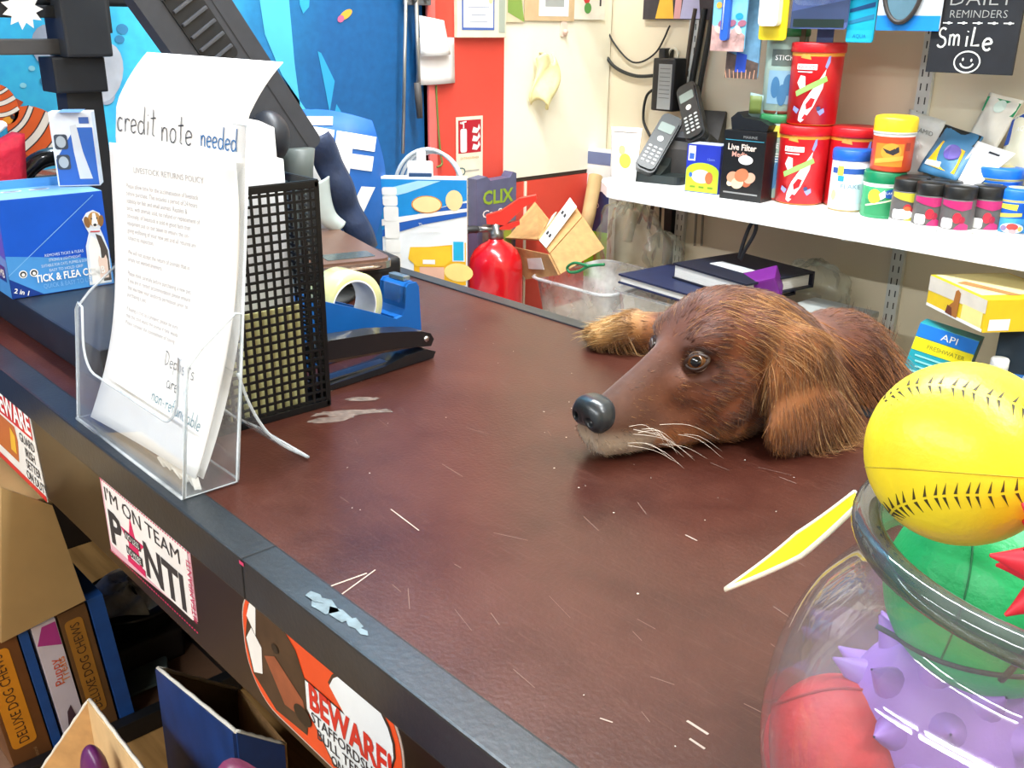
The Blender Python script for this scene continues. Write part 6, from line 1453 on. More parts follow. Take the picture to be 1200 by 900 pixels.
for k, (pa, pb, h, lb) in enumerate(CARD):
    a, b = onw(pa[0], pa[1], XL + .011), onw(pb[0], pb[1], XL + .011); w = b.y - a.y; t = thing('greeting_card', lb, 'card', (XL + .011, (a.y + b.y) / 2, (a.z + b.z) / 2), 0, 'cards on the cream board')
    q = MB(); q.prism([(-w / 2, 0), (w / 2, 0), (w / 2, .16), (-w / 2, .16)], .002, mat(h, .6, var=.08), Tw())
    if k == 0: q.poly([(-.02, .02), (.03, .0), (.02, .05), (-.02, .06)], mat('#8aa850', .5), Tw(), .0024); q.poly([(-.02, .05), (.01, .05), (.02, .10), (-.02, .10)], mat('#e8cf2a', .5), Tw(), .0026)
    if k == 1: q.rect(.012, .055, .095, .09, PAPER, Tw(), .0024); q.rect(.014, .06, .06, .06, mat('#a8aca8', .5), Tw(), .0028)
    if k == 2: q.oval(-.012, .05, .012, .016, mat('#d83a3a', .5), Tw(), .0024); q.oval(-.008, .025, .012, .012, mat('#5a9a4a', .5), Tw(), .0026); q.rect(.035, .04, .006, .02, INK, Tw(), .0024)
    q.build('card', t)
t = wallthing('wall_bracket', 'grey bracket from which the two metal rods hang', 'bracket', 486, 3); q = MB(); q.box((.008, 0, .02), (.016, .06, .05), mat('#7a7d80', .4, .5), .003); q.build('plate', t); q = MB()
for y in (-.018, .012): q.tube([(.01, y, .01), (.028, y, .006)], .004, mat('#888888', .3, 1), 8)
q.build('peg', t)
ROD = mat('#a8a8a4', .35, .8)
def rod(label, pa, pb, r, grip=None):
    A, B = onw(pa[0], pa[1], XF + .022), onw(pb[0], pb[1], XF + .022); t = thing('metal_rod', label, 'rod', B, 0, 'rods on the mural wall'); q = MB(); q.tube([A - B, (0, 0, 0)], r, ROD, 10); q.build('shaft', t)
    if grip: g = onw(grip[0], grip[1], XF + .022); q = MB(); q.tube([g - B, (g - B) * .5, (0, 0, -.004)], [r * 1.7, r * 1.9, r * 1.5], mat('#4a4644', .6), 10); q.build('handle', t)
rod('longer plain metal rod hanging on the blue wall', (476, -20), (472, 180), .0036)
rod('metal rod with a dark handle hanging at the edge of the red board', (487, -20), (492, 136), .0042, (489, 97))
q = MB(); q.tube(spline([onw(511, 100, XF + .006), onw(513, 140, XF + .006), onw(516, 178, XF + .008), onw(518, 192, XF + .010), onw(512, 196, XF + .012)], 6), .0022, mat('#6a7a3a', .7), 7); q.solo('olive_string', 'olive green cord hanging below the white sheets on the red board', 'cord')

# ------------------------------------------------------------------ behind the counter's far corner
ZL = .7505
p = at_y(498, 260, 1.06); t = thing('filter_pack', 'blue white and yellow filter cartridge pack standing behind the counter corner', 'pack', (p.x, 1.06, ZL), .80); w, h = .150, at_y(498, 207, 1.06).z - ZL
FT = face((0, -.010, 0), (1, 0, 0), (0, 0, 1)); FW = mat('#eef3f6', .35); q = MB(); q.box((0, 0, h / 2), (w, .020, h), FW, .001); q.build('carton', t); hfull = h; h = .195; FT = face((0, -.010, hfull - h), (1, 0, 0), (0, 0, 1))
q = MB(); B1, B2, YO = mat('#1f8fd8', .35), mat('#2a60b8', .35), mat('#f0b62a', .35)
q.poly([(-w / 2, h * .98), (w / 2, h * .98), (w / 2, h * .80), (0, h * .70), (-w / 2, h * .52)], B1, FT, .0005); q.poly([(-w / 2, h * .80), (-.03, h * .86), (.03, h * .97), (-.01, h * .97), (-w / 2, h * .88)], mat('#a8dcf4', .35), FT, .0008); q.poly([(-.02, h * .66), (.05, h * .76), (w / 2, h * .78), (w / 2, h * .66), (.0, h * .58), (-w / 2, h * .46), (-w / 2, h * .52)], B2, FT, .0009); q.poly([(-w / 2, h * .56), (0, h * .64), (w / 2, h * .70), (w / 2, h * .73), (0, h * .68), (-w / 2, h * .62)], WHITE, FT, .0012)
q.poly([(-.02, .004), (w / 2 - .002, .004), (w / 2 - .002, h * .42), (.055, h * .40), (-.02, h * .36)], YO, FT, .0009); q.poly([(-.026, h * .37), (.045, h * .38), (.048, h * .26), (.035, h * .20), (-.015, h * .19), (-.030, h * .26)], mat('#f4c63a', .35), FT, .0012); q.rect(.007, h * .235, .022, .008, WHITE, FT, .0015)
q.rect(.060, h * .34, .022, .038, mat('#e4f2f8', .35), FT, .0014); q.rect(.060, h * .34, .018, .034, mat('#2fb0dc', .35), FT, .0017); q.oval(.060, h * .14, .026, .017, mat('#f6dc8a', .35), FT, .0014, -.1); q.rect(.012, h * .13, .044, .022, mat('#e8b8a0', .35), FT, .0012)
q.oval(.005, h * .76, .027, .0155, mat('#e08a2a', .35), FT, .0016); q.oval(.005, h * .76, .025, .0140, mat('#f6dca0', .35), FT, .0019); q.oval(.053, h * .80, .015, .018, mat('#f0d8a0', .35), FT, .0016)
for k, hh in enumerate((.014, .018, .026, .030, .024, .018, .016)): q.prism(rrect(.026, hh, .004, 3, -.060 + .001 * k, h * .91 - sum((.014, .018, .026, .030, .024, .018, .016)[:k]) * 1.04 - hh / 2), .0004, WHITE, FT, .0016)
for k, l in enumerate(('The easy way', 'to clean tanks')): q.text(l, .010, h * .575 - .010 * k, .010, WHITE, FT, .0018, 'c', width=.040)
q.build('print', t)
q = MB(); q.prism(rrect(.044, .030, .004, 4, -.006, .012), .004, WHITE, face((0, -.002, hfull), (1, 0, 0), (0, 0, 1))); q.prism(rrect(.016, .026, .007, 5, -.004, .034), .003, WHITE, face((0, -.001, hfull), (1, 0, 0), (0, 0, 1))); q.box((-.006, -.002, hfull), (.040, .012, .014), mat('#2c4a70', .4), .002); q.build('hanger', t, 'white hanging clip')
q = MB()
for k in range(3): q.tube([(p.x - .040 + (.062 - .004 * k) * math.cos(a) * .7, 1.100 + .007 * k + (.062 - .004 * k) * math.cos(a) * .7, ZL + hfull - .035 + (.075 - .003 * k) * math.sin(a)) for a in np.linspace(0, 2 * PI, 41)[:-1]], .0035, mat('#c9d2d6', .15, var=.1, coat=.5), 8, closed=True)
q.solo('airline_coil', 'coil of clear airline tubing behind the blue and yellow filter pack', 'tubing')
c = at_y(581, 330, 1.42); EX = V((c.x, 1.42, ZD)); ext = thing('fire_extinguisher', 'red fire extinguisher on the desk behind the far end of the counter', 'fire extinguisher', EX, .8)
XR = mat('#c8101c', .25, coat=.5, var=.03); q = MB(); q.lathe([(.050, .0, mat('#e8dcd0', .4)), (.0595, .004, mat('#e8dcd0', .4)), (.0600, .045, XR), (.0600, .165), (.057, .185), (.048, .203), (.034, .216), (.018, .224), (.016, .232)], XR, 40); q.build('cylinder', ext)
q = MB(); q.lathe([(.017, .228), (.017, .244), (.012, .248), (.012, .262)], mat('#8f8f8a', .3, .9), 18); q.tube([(0, 0, .250), (-.045, -.01, .250)], .007, mat('#8f8f8a', .3, .9), 8); q.build('valve', ext)
q = MB(); q.prism([(-.02, .262), (.02, .260), (.060, .300), (.088, .316), (.086, .326), (.050, .318), (.010, .290), (-.022, .280)], .020, mat('#d83428', .35), face((0, .010, 0), (1, 0, 0), (0, 0, 1))); q.prism([(.0, .250), (.030, .250), (.052, .262), (.050, .270), (.02, .262)], .018, mat('#d83428', .35), face((0, .009, 0), (1, 0, 0), (0, 0, 1))); q.build('lever', ext, 'red lever')
q = MB(); q.tube(spline([(-.040, -.01, .250), (-.066, -.02, .248), (-.082, -.018, .220), (-.078, .0, .17), (-.072, .01, .10)], 6), .0085, mat('#2a2a2c', .5), 10); q.build('hose', ext)
pa, pb = at_x(563, 208, -1.63), at_x(609, 203, -1.63); t = thing('car_harness_pack', 'grey harness pack with green lettering behind the fire extinguisher', 'pack', (-1.645, (pa.y + pb.y) / 2 - .010, ZD))
w, h = pb.y - pa.y, pa.z - ZD; q = MB(); q.prism([(-w / 2, 0), (w / 2, 0), (w / 2, h), (w / 2 - .01, h + .004), (w / 2 - .02, h - .008), (-.02, h - .010), (-.03, h), (-w / 2, h - .004)], .03, mat('#5a5f7c', .4, var=.1), face((-.015, 0, 0), (0, 1, 0), (0, 0, 1))); q.build('carton', t)
Tq = face((.015, 0, 0), (0, 1, 0), (0, 0, 1)); q = MB(); q.text('CLIX', .004, h - .046, .042, mat('#8fae30', .4), Tq, .0008, 'c', width=w * .78, bold=.03); q.text('CarSafe', .004, h - .082, .024, WHITE, Tq, .0008, 'c', width=w * .80, bold=.01); q.rect(.004, h - .17, w * .8, .13, mat('#7a7068', .5, var=.4, scale=40), Tq, .0005); q.poly([(.02, h - .13), (.045, h - .11), (.045, h - .2), (.0, h - .2)], mat('#8aa03a', .4), Tq, .0008); q.oval(-.01, h - .15, .012, .02, mat('#3a3a44', .4), Tq, .0010); q.oval(.012, h - .118, .012, .006, WHITE, Tq, .0010); q.build('print', t)
p = V((-1.60, pa.y - .02, 0))
# plastic tubs on the desk
FROST = glassy('frosted_plastic', (.93, .94, .94), .42, .25, 1.45, (.86, .88, .87))
def open_tub(name, label, x0, x1, y0, y1, h, m, flare=.02):
    t = thing(name, label, 'storage tub', ((x0 + x1) / 2, (y0 + y1) / 2, ZD + .001)); w, d = (x1 - x0) / 2, (y1 - y0) / 2; q = MB(); pr = [(-.02, 0.0), (0, .004), (flare, h), (flare + .008, h)]
    vs, fs = [], []; base = rrect(2 * (w - flare), 2 * (d - flare), .025, 4); n = len(base)
    for o_, z in pr:
        for (x, y) in rrect(2 * (w - flare + o_), 2 * (d - flare + o_), .025, 4): vs.append((x, y, z))
    for i in range(len(pr) - 1):
        for k in range(n): fs.append((i * n + k, i * n + (k + 1) % n, (i + 1) * n + (k + 1) % n, (i + 1) * n + k))
    fs.append(tuple(range(n))); q.add(vs, fs, m, None, True); q.tube([(x, y, h) for x, y in rrect(2 * (w + .006), 2 * (d + .006), .03, 4)], .004, m, 6, closed=True); q.build('tub', t); return t
open_tub('storage_tub', 'frosted plastic tub under the open cardboard box', -1.50, -1.285, 1.46, 1.70, .150, FROST)
open_tub('storage_tub', 'clear plastic tub under the navy books', -1.265, -.96, 1.46, 1.74, .168, CLEAR)
q = MB(); q.box((0, 0, .02), (.10, .09, .04), mat('#d83a6a', .6), .012); q.solo('pink_item', 'pink item showing through the frosted tub', 'item', (-1.345, 1.545, ZD + .008))
q = MB(); q.box((0, 0, .03), (.18, .14, .06), mat('#3a5a98', .6), .004); q.solo('blue_packet', 'blue packet lying in the clear tub under the books', 'packet', (-1.13, 1.58, ZD + .008), .1)
q = MB(); q.box((0, 0, .02), (.12, .10, .04), mat('#7fb0a0', .6), .004); q.solo('green_packet', 'pale green packet on the blue one in the clear tub', 'packet', (-1.11, 1.58, ZD + .069), -.2)
# open cardboard box tipped over on the frosted tub
def quad(q, pts, m, th=.004): 
    A, B, C_, D = [V(p) for p in pts]; n = (B - A).cross(D - A).normalized() * th
    vs = [A, B, C_, D, A + n, B + n, C_ + n, D + n]; q.add(vs, [(3, 2, 1, 0), (4, 5, 6, 7), (0, 1, 5, 4), (1, 2, 6, 5), (2, 3, 7, 6), (3, 0, 4, 7)], m)
ck = at_y(660, 290, 1.56); cbx = thing('cardboard_box', 'open brown cardboard box tipped over on the frosted tub', 'box', ck)
L_ = lambda px, py, y: at_y(px, py, y) - ck
fl0, fl1, fl2, fl3 = L_(592, 287, 1.49), L_(644, 298, 1.46), L_(655, 323, 1.46), L_(618, 328, 1.48)
tr, tl, br = L_(676, 240, 1.60), L_(640, 248, 1.63), L_(707, 292, 1.60)
q = MB(); quad(q, (L_(644, 298, 1.46), L_(656, 322, 1.46), L_(707, 292, 1.60), L_(682, 255, 1.60)), KRAFT); q.build('side_panel', cbx)
q = MB(); quad(q, (L_(630, 280, 1.47), L_(644, 298, 1.46), L_(682, 255, 1.60), L_(668, 234, 1.62)), KRAFT); q.build('top_panel', cbx)
q = MB(); quad(q, (L_(592, 287, 1.49), L_(618, 327, 1.48), L_(656, 322, 1.46), L_(644, 298, 1.46)), KRAFT_IN); q.build('end_flap', cbx)
q = MB(); quad(q, (L_(592, 280, 1.50), L_(632, 282, 1.48), L_(644, 258, 1.60), L_(628, 238, 1.60)), KRAFT); q.build('open_flap', cbx)
q = MB(); quad(q, (L_(618, 303, 1.472), L_(620, 315, 1.472), L_(638, 316, 1.460), L_(634, 302, 1.462)), mat('#c8c4bc', .5), .001); q.build('label', cbx)
q = MB(); A, B, C_, D = L_(632, 282, 1.462), L_(640, 291, 1.456), L_(676, 243, 1.592), L_(668, 232, 1.606); quad(q, (A, B, C_, D), WHITE, .0015)
for f0 in (.18, .66):
    for g in (.25, .6): quad(q, [A.lerp(D, f0).lerp(B.lerp(C_, f0), g) + V((0, -.003, .003)), A.lerp(D, f0).lerp(B.lerp(C_, f0), g + .2) + V((0, -.003, .003)), A.lerp(D, f0 + .07).lerp(B.lerp(C_, f0 + .07), g + .2) + V((0, -.003, .003)), A.lerp(D, f0 + .07).lerp(B.lerp(C_, f0 + .07), g) + V((0, -.003, .003))], INK, .0006)
q.build('tape_strip', cbx, 'white printed strip')
q = MB(); P = [at_y(708, 310, 1.49), at_y(690, 312, 1.485), at_y(678, 318, 1.48), at_y(668, 319, 1.48), at_y(665, 313, 1.48), at_y(674, 308, 1.48), at_y(690, 312, 1.484)]; q.tube(spline(P, 6), .0032, mat('#1f7a4a', .5), 8); q.solo('green_leash_loop', 'dark green cord loop lying over the frosted tub', 'cord')
# books, cables and bags under the shelf
def book(name, label, pa, w, d, h, rz, m, z):
    t = thing(name, label, 'book', (pa.x, pa.y, z), rz, 'navy record books'); q = MB(); q.box((0, 0, .002), (w, d, .004), m, .0008); q.box((0, 0, h - .002), (w, d, .004), m, .0008); q.box((0, d / 2 - .002, h / 2), (w, .004, h), m); q.build('cover', t)
    q = MB(); q.box((-.001, -.003, h / 2), (w - .012, d - .010, h - .009), mat('#dcdad2', .7, stretch=(1, 1, 60), var=.15)); q.build('pages', t); return t
NV = mat('#1d2748', .5, var=.15, scale=60)
b1 = V((-1.14, 1.60, 0)); book('record_book', 'larger navy record book under the smaller one on the clear tub', b1, .27, .23, .020, -.10, NV, ZD + .172)
b2 = V((-1.075, 1.63, 0)); k2 = book('record_book', 'smaller navy and black record book with a white label, on top', b2, .20, .19, .032, -.16, mat('#181c2c', .5, var=.2), ZD + .1925)
q = MB(); q.box((-.01, -.02, .0326), (.09, .035, .0008), mat('#d8dcdc', .6)); q.build('title_label', k2, 'white label')
q = MB(); P = [at_y(866, 302, 1.60), at_y(872, 282, 1.60), at_y(880, 263, 1.60), at_y(886, 263, 1.60), at_y(884, 274, 1.60), at_y(872, 295, 1.60), at_y(868, 304, 1.60)]; q.tube(spline(P, 6), .0038, mat('#15171a', .6), 8); q.solo('black_wrist_loop', 'black cord loop standing up behind the navy books', 'cord')
q = MB(); p = at_y(889, 336, 1.58); q.box((0, 0, 0), (.080, .060, .046), mat('#6a1c7a', .45), .004); o = q.solo('purple_case', 'purple case on the desk behind the dog head', 'case', (p.x, 1.58, p.z), .5); o.rotation_euler = (.2, -.35, .45)
t = thing('box_stack', 'grey storage box on the desk beneath the purple case', 'box', (-.885, 1.60, ZD)); q = MB(); q.box((0, 0, .085), (.13, .20, .165), mat('#8a8f8c', .5), .004); q.build('carton', t); q = MB(); q.box((0, 0, .170), (.136, .206, .012), mat('#a4a8a4', .5), .003); q.build('lid', t)
BAG = glassy('bag_film', (.95, .96, .93), .15, .10, 1.45, (.80, .82, .72))
def bagmesh(name, label, c, rx, ry, rz_, m, seed, cat='bag'):
    r = random.Random(seed); ph = [r.uniform(0, 6) for _ in range(6)]; q = MB()
    def f(u, v):
        a, e = 2 * PI * u, PI * (v - .5); k = 1 + .13 * math.sin(4 * a + ph[0]) * math.cos(e) + .10 * math.sin(7 * a + 5 * e + ph[1]) + .07 * math.sin(11 * a - 6 * e + ph[2])
        return (rx * k * math.cos(a) * math.cos(e), ry * k * math.sin(a) * math.cos(e), rz_ * (k * math.sin(e)))
    q.grid(f, 36, 20, m); return q.solo(name, label, cat, c)
p = at_y(952, 335, 1.80); bagmesh('plastic_bag', 'crumpled clear greenish plastic bag behind the dog', (p.x, 1.80, p.z - .01), .075, .06, .06, BAG, 3)
t = thing('desk_carton', 'pale carton on the desk carrying the crumpled clear bag', 'box', (p.x, 1.805, ZD)); hh = p.z - .062 - ZD; q = MB(); q.box((0, 0, hh / 2), (.2, .12, hh), mat('#c8c2b0', .6), .003); q.build('carton', t)
p = at_y(720, 300, 1.70); bagmesh('plastic_bag', 'cloudy plastic bag slumped between the cardboard box and the books', (p.x - .02, 1.78, p.z), .095, .05, .11, BAG, 8)
p = at_y(762, 292, 1.80); bagmesh('plastic_bag', 'small clear bag tucked behind the navy books', (p.x + .03, 1.815, p.z - .01), .055, .04, .05, BAG, 12)
p = at_y(708, 222, 1.83); t = thing('tall_pack', 'white navy and lime tall pack leaning in the corner below the shelf end', 'pack', (p.x - .01, 1.83, ZD), .1)
h = at_y(712, 176, 1.83).z - ZD; q = MB(); q.box((0, 0, h / 2), (.075, .03, h), mat('#e8e8e4', .4), .001); T = face((0, -.015, 0), (1, 0, 0), (0, 0, 1)); q.rect(0, h - .02, .072, .03, mat('#6a7498', .4), T, .0006); q.rect(0, h - .15, .072, .10, mat('#33406e', .4), T, .0006); q.rect(0, h - .26, .072, .12, mat('#86d01e', .4), T, .0006); q.text('BIO', -.008, h - .135, .02, WHITE, T, .001); q.build('carton', t)
q = MB(); q.tube([at_y(698, 206, 1.80), at_y(690, 250, 1.76), at_y(684, 275, 1.73)], .017, mat('#c2a270', .7, var=.1), 14); q.solo('cardboard_tube', 'brown cardboard tube leaning beside the white and lime pack', 'tube')
# right end: yellow box on a clear box and a teal carton
YB = mat('#e8c41c', .4, var=.05); t = thing('treat_box', 'yellow and white box picturing a brown dog on top of the pile at the right', 'box', (-.579, 1.603, .893), -.60)
q = MB(); q.box((0, 0, .026), (.159, .140, .052), YB, .001); T = face((0, -.070, 0), (1, 0, 0), (0, 0, 1)); T2 = face((.0795, 0, 0), (0, 1, 0), (0, 0, 1)); T3 = face((0, 0, .052), (1, 0, 0), (0, 1, 0))
q.poly([(-.079, .026), (.079, .030), (.079, .051), (-.079, .051)], mat('#dcd4c4', .4), T, .0005); q.poly([(.020, .004), (.074, .004), (.074, .03), (.02, .03)], mat('#f0e490', .4), T, .0006); q.poly([(-.012, .004), (.010, .003), (.012, .044), (.004, .048), (-.002, .044), (-.004, .026), (-.014, .018)], mat('#a86a2a', .5), T, .0012); q.poly([(-.022, .004), (-.002, .003), (-.006, .016), (-.018, .018)], mat('#6a3420', .5), T, .0014); q.rect(0, .003, .156, .005, WHITE, T, .0008)
q.rect(-.045, .012, .035, .018, WHITE, T2, .0008); q.rect(.04, .020, .04, .020, mat('#d0b060', .4), T2, .0008); q.rect(-.01, .0, .13, .13, mat('#e2d6a0', .4), T3, .0005); q.poly([(-.02, -.06), (.06, -.02), (.06, .0), (-.03, -.04)], mat('#a87a4a', .4), T3, .0008); q.build('carton', t)
t = thing('test_kit_box', 'teal blue and yellow carton tilted under the yellow box', 'box', (-.650, 1.575, ZD + .088), .25); t.rotation_euler = (-.12, .16, .22)
q = MB(); q.box((0, 0, .060), (.095, .055, .120), mat('#1f9aa8', .4), .001); T = face((0, -.0275, 0), (1, 0, 0), (0, 0, 1)); q.rect(0, .108, .094, .022, mat('#1f7ad8', .4), T, .0005); q.rect(0, .085, .094, .022, mat('#f0e020', .4), T, .0005); q.text('FRESHWATER', .006, .085, .010, mat('#8a8a2a', .4), T, .0009, 'c', width=.06); q.text('API', .004, .108, .016, WHITE, T, .0009, 'c', width=.026)
for k in range(6): q.rect(-.008, .066 - .009 * k, .060 - .006 * (k % 3), .003, mat('#8fd8d8', .4), T, .0009)
q.rect(.036, .02, .012, .018, WHITE, T, .0009); q.rect(.034, .014, .006, .010, mat('#2a4a98', .4), T, .0012); q.build('carton', t)
q = MB(); q.box((0, 0, .043), (.34, .20, .084), mat('#b9b7aa', .6), .004); q.solo('low_carton', 'pale low carton on the desk under the teal carton and the white bottles', 'box', (-.50, 1.59, ZD + .001))
for k, (x, y, lb) in enumerate(((-.535, 1.545, 'white bottle with a red band right of the teal carton'), (-.490, 1.575, 'clear-capped bottle right of the red banded one'))):
    t = thing('small_bottle', lb, 'bottle', (x, y, ZD + .086), 0, 'bottles at the right'); q = MB(); q.lathe([(.018, 0), (.020, .003), (.020, .03, mat('#c83a4a', .4)), (.020, .045, WHITE), (.020, .07), (.014, .082), (.012, .086)], WHITE if k == 0 else mat('#c8d0cc', .2), 24); q.build('body', t); q = MB(); q.lathe([(.0135, .084), (.0135, .104), (.012, .106), (.001, .106)], WHITE, 20); q.build('cap', t)
t = thing('tall_support', 'dark aquarium gadget box standing under the right end of the yellow box', 'box', (-.515, 1.62, ZD + .086), .3); q = MB(); q.box((0, 0, .075), (.10, .10, .149), mat('#1c2c38', .4, var=.2), .002); T = face((0, -.05, 0), (1, 0, 0), (0, 0, 1)); q.rect(0, .07, .09, .02, mat('#2a6ab0', .4), T, .0006); q.oval(0, .035, .03, .018, mat('#5a8a4a', .5), T, .0006); q.build('carton', t)
p = at_y(1172, 432, 1.46); t = thing('clear_case', 'clear plastic case lying in front of the bottles at the right edge', 'case', (-.44, 1.475, ZD + .001), .2); q = MB(); q.box((0, 0, .065), (.12, .05, .13), CLEAR, .004); q.build('case', t); q = MB(); q.box((0, 0, .132), (.124, .054, .010), FROST, .002); q.build('lid', t)

# ------------------------------------------------------------------ goods on the lower shelf at the customers' side
ZF = .4485
def spine_box(name, label, y0, y1, h, m, draw=None, depth=.20, x=-1.10, group='boxes in the rack', cat='box'):
    t = thing(name, label, cat, (x - depth / 2, (y0 + y1) / 2 + .020, ZF + .014), 0, group); t.rotation_euler = (.09, 0, 0); q = MB(); q.box((0, 0, h / 2), (depth, y1 - y0 - .001, h), m, .0008)
    if draw: draw(q, face((depth / 2, 0, 0), (0, 1, 0), (0, 0, 1)), y1 - y0, h)
    q.build('carton', t)
    return t
BRN, ORL = mat('#6b4220', .5, var=.15, scale=30), mat('#d38a1e', .5, var=.08)
def chew(q, T, w, h): q.prism(rrect(w * .62, h * .74, .006, 4, -w * .08, h * .56), .0004, ORL, T, .0003); q.text('DELUXE DOG CHEWS', -w * .08, h * .56, .017, mat('#4a3018', .6), T, .0012, 'c', rot=PI / 2, width=h * .68); q.text('natural', w * .1, h * .10, .006, mat('#a8845a', .6), T, .001, 'c', rot=PI / 2)
spine_box('chew_box', 'brown box with a bright orange chews label at the far left of the rack', .190, .236, .19, BRN, chew)
spine_box('rack_divider', 'blue upright board between the first brown box and the white box', .237, .249, .192, mat('#1f4f98', .5, var=.15), cat='board', group='blue rack boards')
def wb(q, T, w, h):
    q.poly([(-w * .45, h * .86), (w * .45, h * .80), (w * .45, h * .98), (-w * .1, h * .98)], mat('#b03a8a', .5), T, .0005); q.text('Puppy', -w * .05, h * .62, .016, mat('#d8542a', .5), T, .0009, 'c', rot=PI / 2); q.text('Treats', w * .22, h * .62, .014, mat('#e8862a', .5), T, .0009, 'c', rot=PI / 2); q.poly([(-w * .3, h * .10), (w * .3, h * .12), (w * .1, h * .34), (-w * .1, h * .30)], mat('#4a3442', .5), T, .0007)
spine_box('treat_carton', 'white box with orange and pink print standing in the rack', .252, .281, .19, mat('#d8d0dc', .5), wb)
spine_box('chew_box', 'brown box with a dull orange chews label behind the white box', .283, .318, .195, mat('#6a4a2a', .5, var=.15), lambda q, T, w, h: (q.prism(rrect(w * .62, h * .74, .006, 4, -w * .05, h * .56), .0004, mat('#a8742a', .5), T, .0003), q.text('DELUXE DOG CHEWS', -w * .05, h * .56, .016, mat('#4a3018', .6), T, .0012, 'c', rot=PI / 2, width=h * .68)))
spine_box('rack_divider', 'blue upright end board of the rack right of the brown boxes', .320, .340, .20, mat('#1f4f98', .5, var=.15), cat='board', group='blue rack boards')
t = thing('rack_tray', 'black edged wooden rack tray under the upright boxes', 'tray', (-1.262, .33, ZF)); q = MB(); q.box((0, 0, .0035), (.34, .34, .005), mat('#7a5a44', .6, var=.1)); q.build('tray_floor', t); q = MB(); q.box((.172, 0, .014), (.018, .34, .028), BLACK, .002); q.box((0, .172, .014), (.34, .014, .028), BLACK, .002); q.build('rail', t)
t = thing('kraft_carton', 'tan cardboard carton resting on the upright boxes under the apron', 'box', (-1.235, .175, ZF + .2135)); q = MB(); q.box((0, 0, .072), (.25, .26, .144), mat('#a88a5a', .8, var=.1, scale=12), .002); q.build('carton', t)
q = MB(); A = V((-1.099, .30, .655)); o = V((-1.235, .175, ZF + .2135)); quad(q, (at_x(0, 752, -1.098) - o, at_x(99, 702, -1.098) - o, at_x(60, 591, -1.098) - o, at_x(0, 570, -1.098) - o), mat('#ab8d5c', .8, var=.1, scale=12), .004); q.build('side_flap', t)
t = thing('wire_bowl_stack', 'black bowl wrapped in clear plastic behind the rack', 'bowl', (at_y(152, 694, .425).x, .425, at_y(152, 694, .425).z - .055)); q = MB(); q.lathe([(.035, 0), (.045, .004), (.068, .045), (.074, .050), (.070, .053), (.064, .046), (.042, .010), (.001, .008)], mat('#1c1e20', .3), 36, cap=False); q.build('bowl', t)
q = MB(); q.grid(lambda u, v: ((.067 * v + .0) * math.cos(2 * PI * u), .067 * v * math.sin(2 * PI * u), .054 + .014 * (1 - v * v) + .006 * math.sin(9 * u * 6.28 * .5 + 7 * v)), 30, 10, glassy('bowl_wrap', (.93, .95, .93), .75, .12, 1.45, (.85, .88, .85))); q.build('plastic_wrap', t, 'clear crinkled wrap')
t = thing('stool_block', 'dark block under the wrapped black bowl', 'block', (at_y(152, 694, .425).x, .425, ZF + .0065)); hh = at_y(152, 694, .425).z - .062 - ZF; q = MB(); q.box((0, 0, hh / 2), (.10, .10, hh), mat('#2a2420', .6, var=.2), .006); q.build('block', t)
t = thing('grey_tray', 'grey plastic tray tilted against the dark block', 'tray', (-1.165, .400, ZF + .0065), -.4); q = MB(); q.prism(rrect(.055, .075, .006, 4), .004, mat('#4f5c5a', .5), Matrix.Rotation(.30, 4, 'X') @ Matrix.Translation((0, 0, .014))); q.build('tray', t)
# blue open carton
B_ = V((-.80, .25, ZF)); t = thing('blue_carton', 'open cut-down blue carton with kraft inside below the apron', 'box', B_); q = MB(); BC = mat('#12346c', .5, var=.2, scale=30)
L2 = lambda px, py, y: at_y(px, py, y) - B_
a, b, c, d = L2(185, 783, .335), L2(276, 857, .315), L2(332, 872, .36), L2(278, 808, .45)
fl_ = lambda p: V((p.x * .97, p.y * .97, .001))
quad(q, (fl_(a), fl_(b), b, a), BC, .003); q.build('side_panel', t); q = MB(); quad(q, (fl_(b), fl_(c), c, b), BC, .003); q.build('side_panel', t)
q = MB(); quad(q, (fl_(c), fl_(d), d, c), KRAFT_IN, .003); quad(q, (fl_(d), fl_(a), a, d), mat('#8d7a5c', .8), .003); q.build('inner_panel', t)
q = MB(); e_ = mat('#d8d4c8', .8)
for P in ((a, b), (b, c), (d, a)): q.tube([P[0].lerp(P[1], k / 10) + V((0, 0, .001 * (k % 2))) for k in range(11)], .0022, e_, 6)
q.build('torn_edge', t, 'white perforated edge')
q = MB(); ri = random.Random(2)
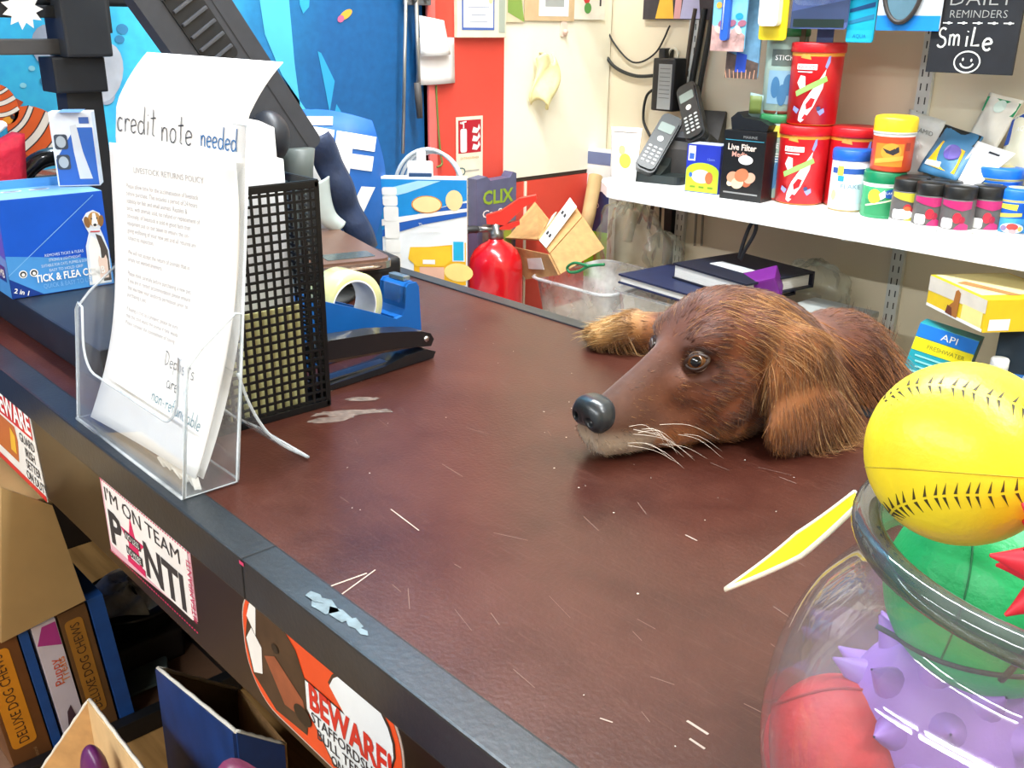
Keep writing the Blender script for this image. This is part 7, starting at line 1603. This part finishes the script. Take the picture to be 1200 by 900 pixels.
for k in range(14): q.sphere((ri.uniform(-.09, .02), ri.uniform(.07, .14), .07 + ri.uniform(0, .03)), (.016, .014, .012), mat('#5a3a3a' if k % 2 else '#8a6a4a', .6), 10, 8)
tag(q.build('packed_treats'), 'small brown treats heaped inside the blue carton', 'treats', kind='stuff').location = B_
# kraft display carton near the camera
K_ = V((-.94, .215, ZF)); t = thing('display_carton', 'kraft display carton corner with white perforated edges at the bottom left', 'box', K_); L3 = lambda px, py, y: at_y(px, py, y) - K_
pk, l_, r_, bt_ = L3(105, 820, .262), L3(40, 915, .205), L3(185, 925, .235), L3(128, 930, .262)
l0, r0, p0 = V((l_.x, l_.y, .002)), V((r_.x, r_.y, .002)), V((pk.x, pk.y, .002))
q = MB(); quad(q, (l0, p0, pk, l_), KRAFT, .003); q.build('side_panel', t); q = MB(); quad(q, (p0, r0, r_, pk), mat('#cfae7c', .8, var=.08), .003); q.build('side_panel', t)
q = MB(); q.tube([l_.lerp(pk, k / 12) + V((0, 0, .0015 * (k % 2))) for k in range(13)], .0020, e_, 6); q.tube([pk.lerp(r_, k / 12) + V((0, 0, .0015 * (k % 2))) for k in range(13)], .0020, e_, 6); q.build('torn_edge', t, 'white perforated edge')
p = at_y(112, 905, .225); q = MB(); q.sphere((0, 0, 0), (.022, .012, .03), mat('#5a1a58', .3), 18, 12); q.tube([(0, 0, -.02), (0, 0, -(p.z - ZF) + .001)], .012, mat('#4a1648', .4), 10); q.solo('purple_bottle', 'dark purple bottle top in front of the kraft carton', 'bottle', p)
p = at_y(345, 918, .225); q = MB(); q.grid(lambda u, v: (-.06 + .12 * u, -.03 + .06 * v, .004 + .024 * math.sin(PI * v) * (1 + .2 * math.sin(7 * u)) + .008 * math.sin(9 * u + 5 * v)), 16, 10, mat('#5f2440', .45, var=.5, scale=40), None, .01); q.solo('pink_packet', 'shiny pink packet lying below the orange sticker', 'packet', (p.x, .225, p.z - .045), .2)
t = thing('packet_stand', 'dark carton supporting the shiny pink packet', 'box', (p.x, .225, ZF)); hh = p.z - .046 - ZF; q = MB(); q.box((0, 0, hh / 2), (.11, .055, hh), mat('#2a2430', .6), .003); q.build('carton', t)
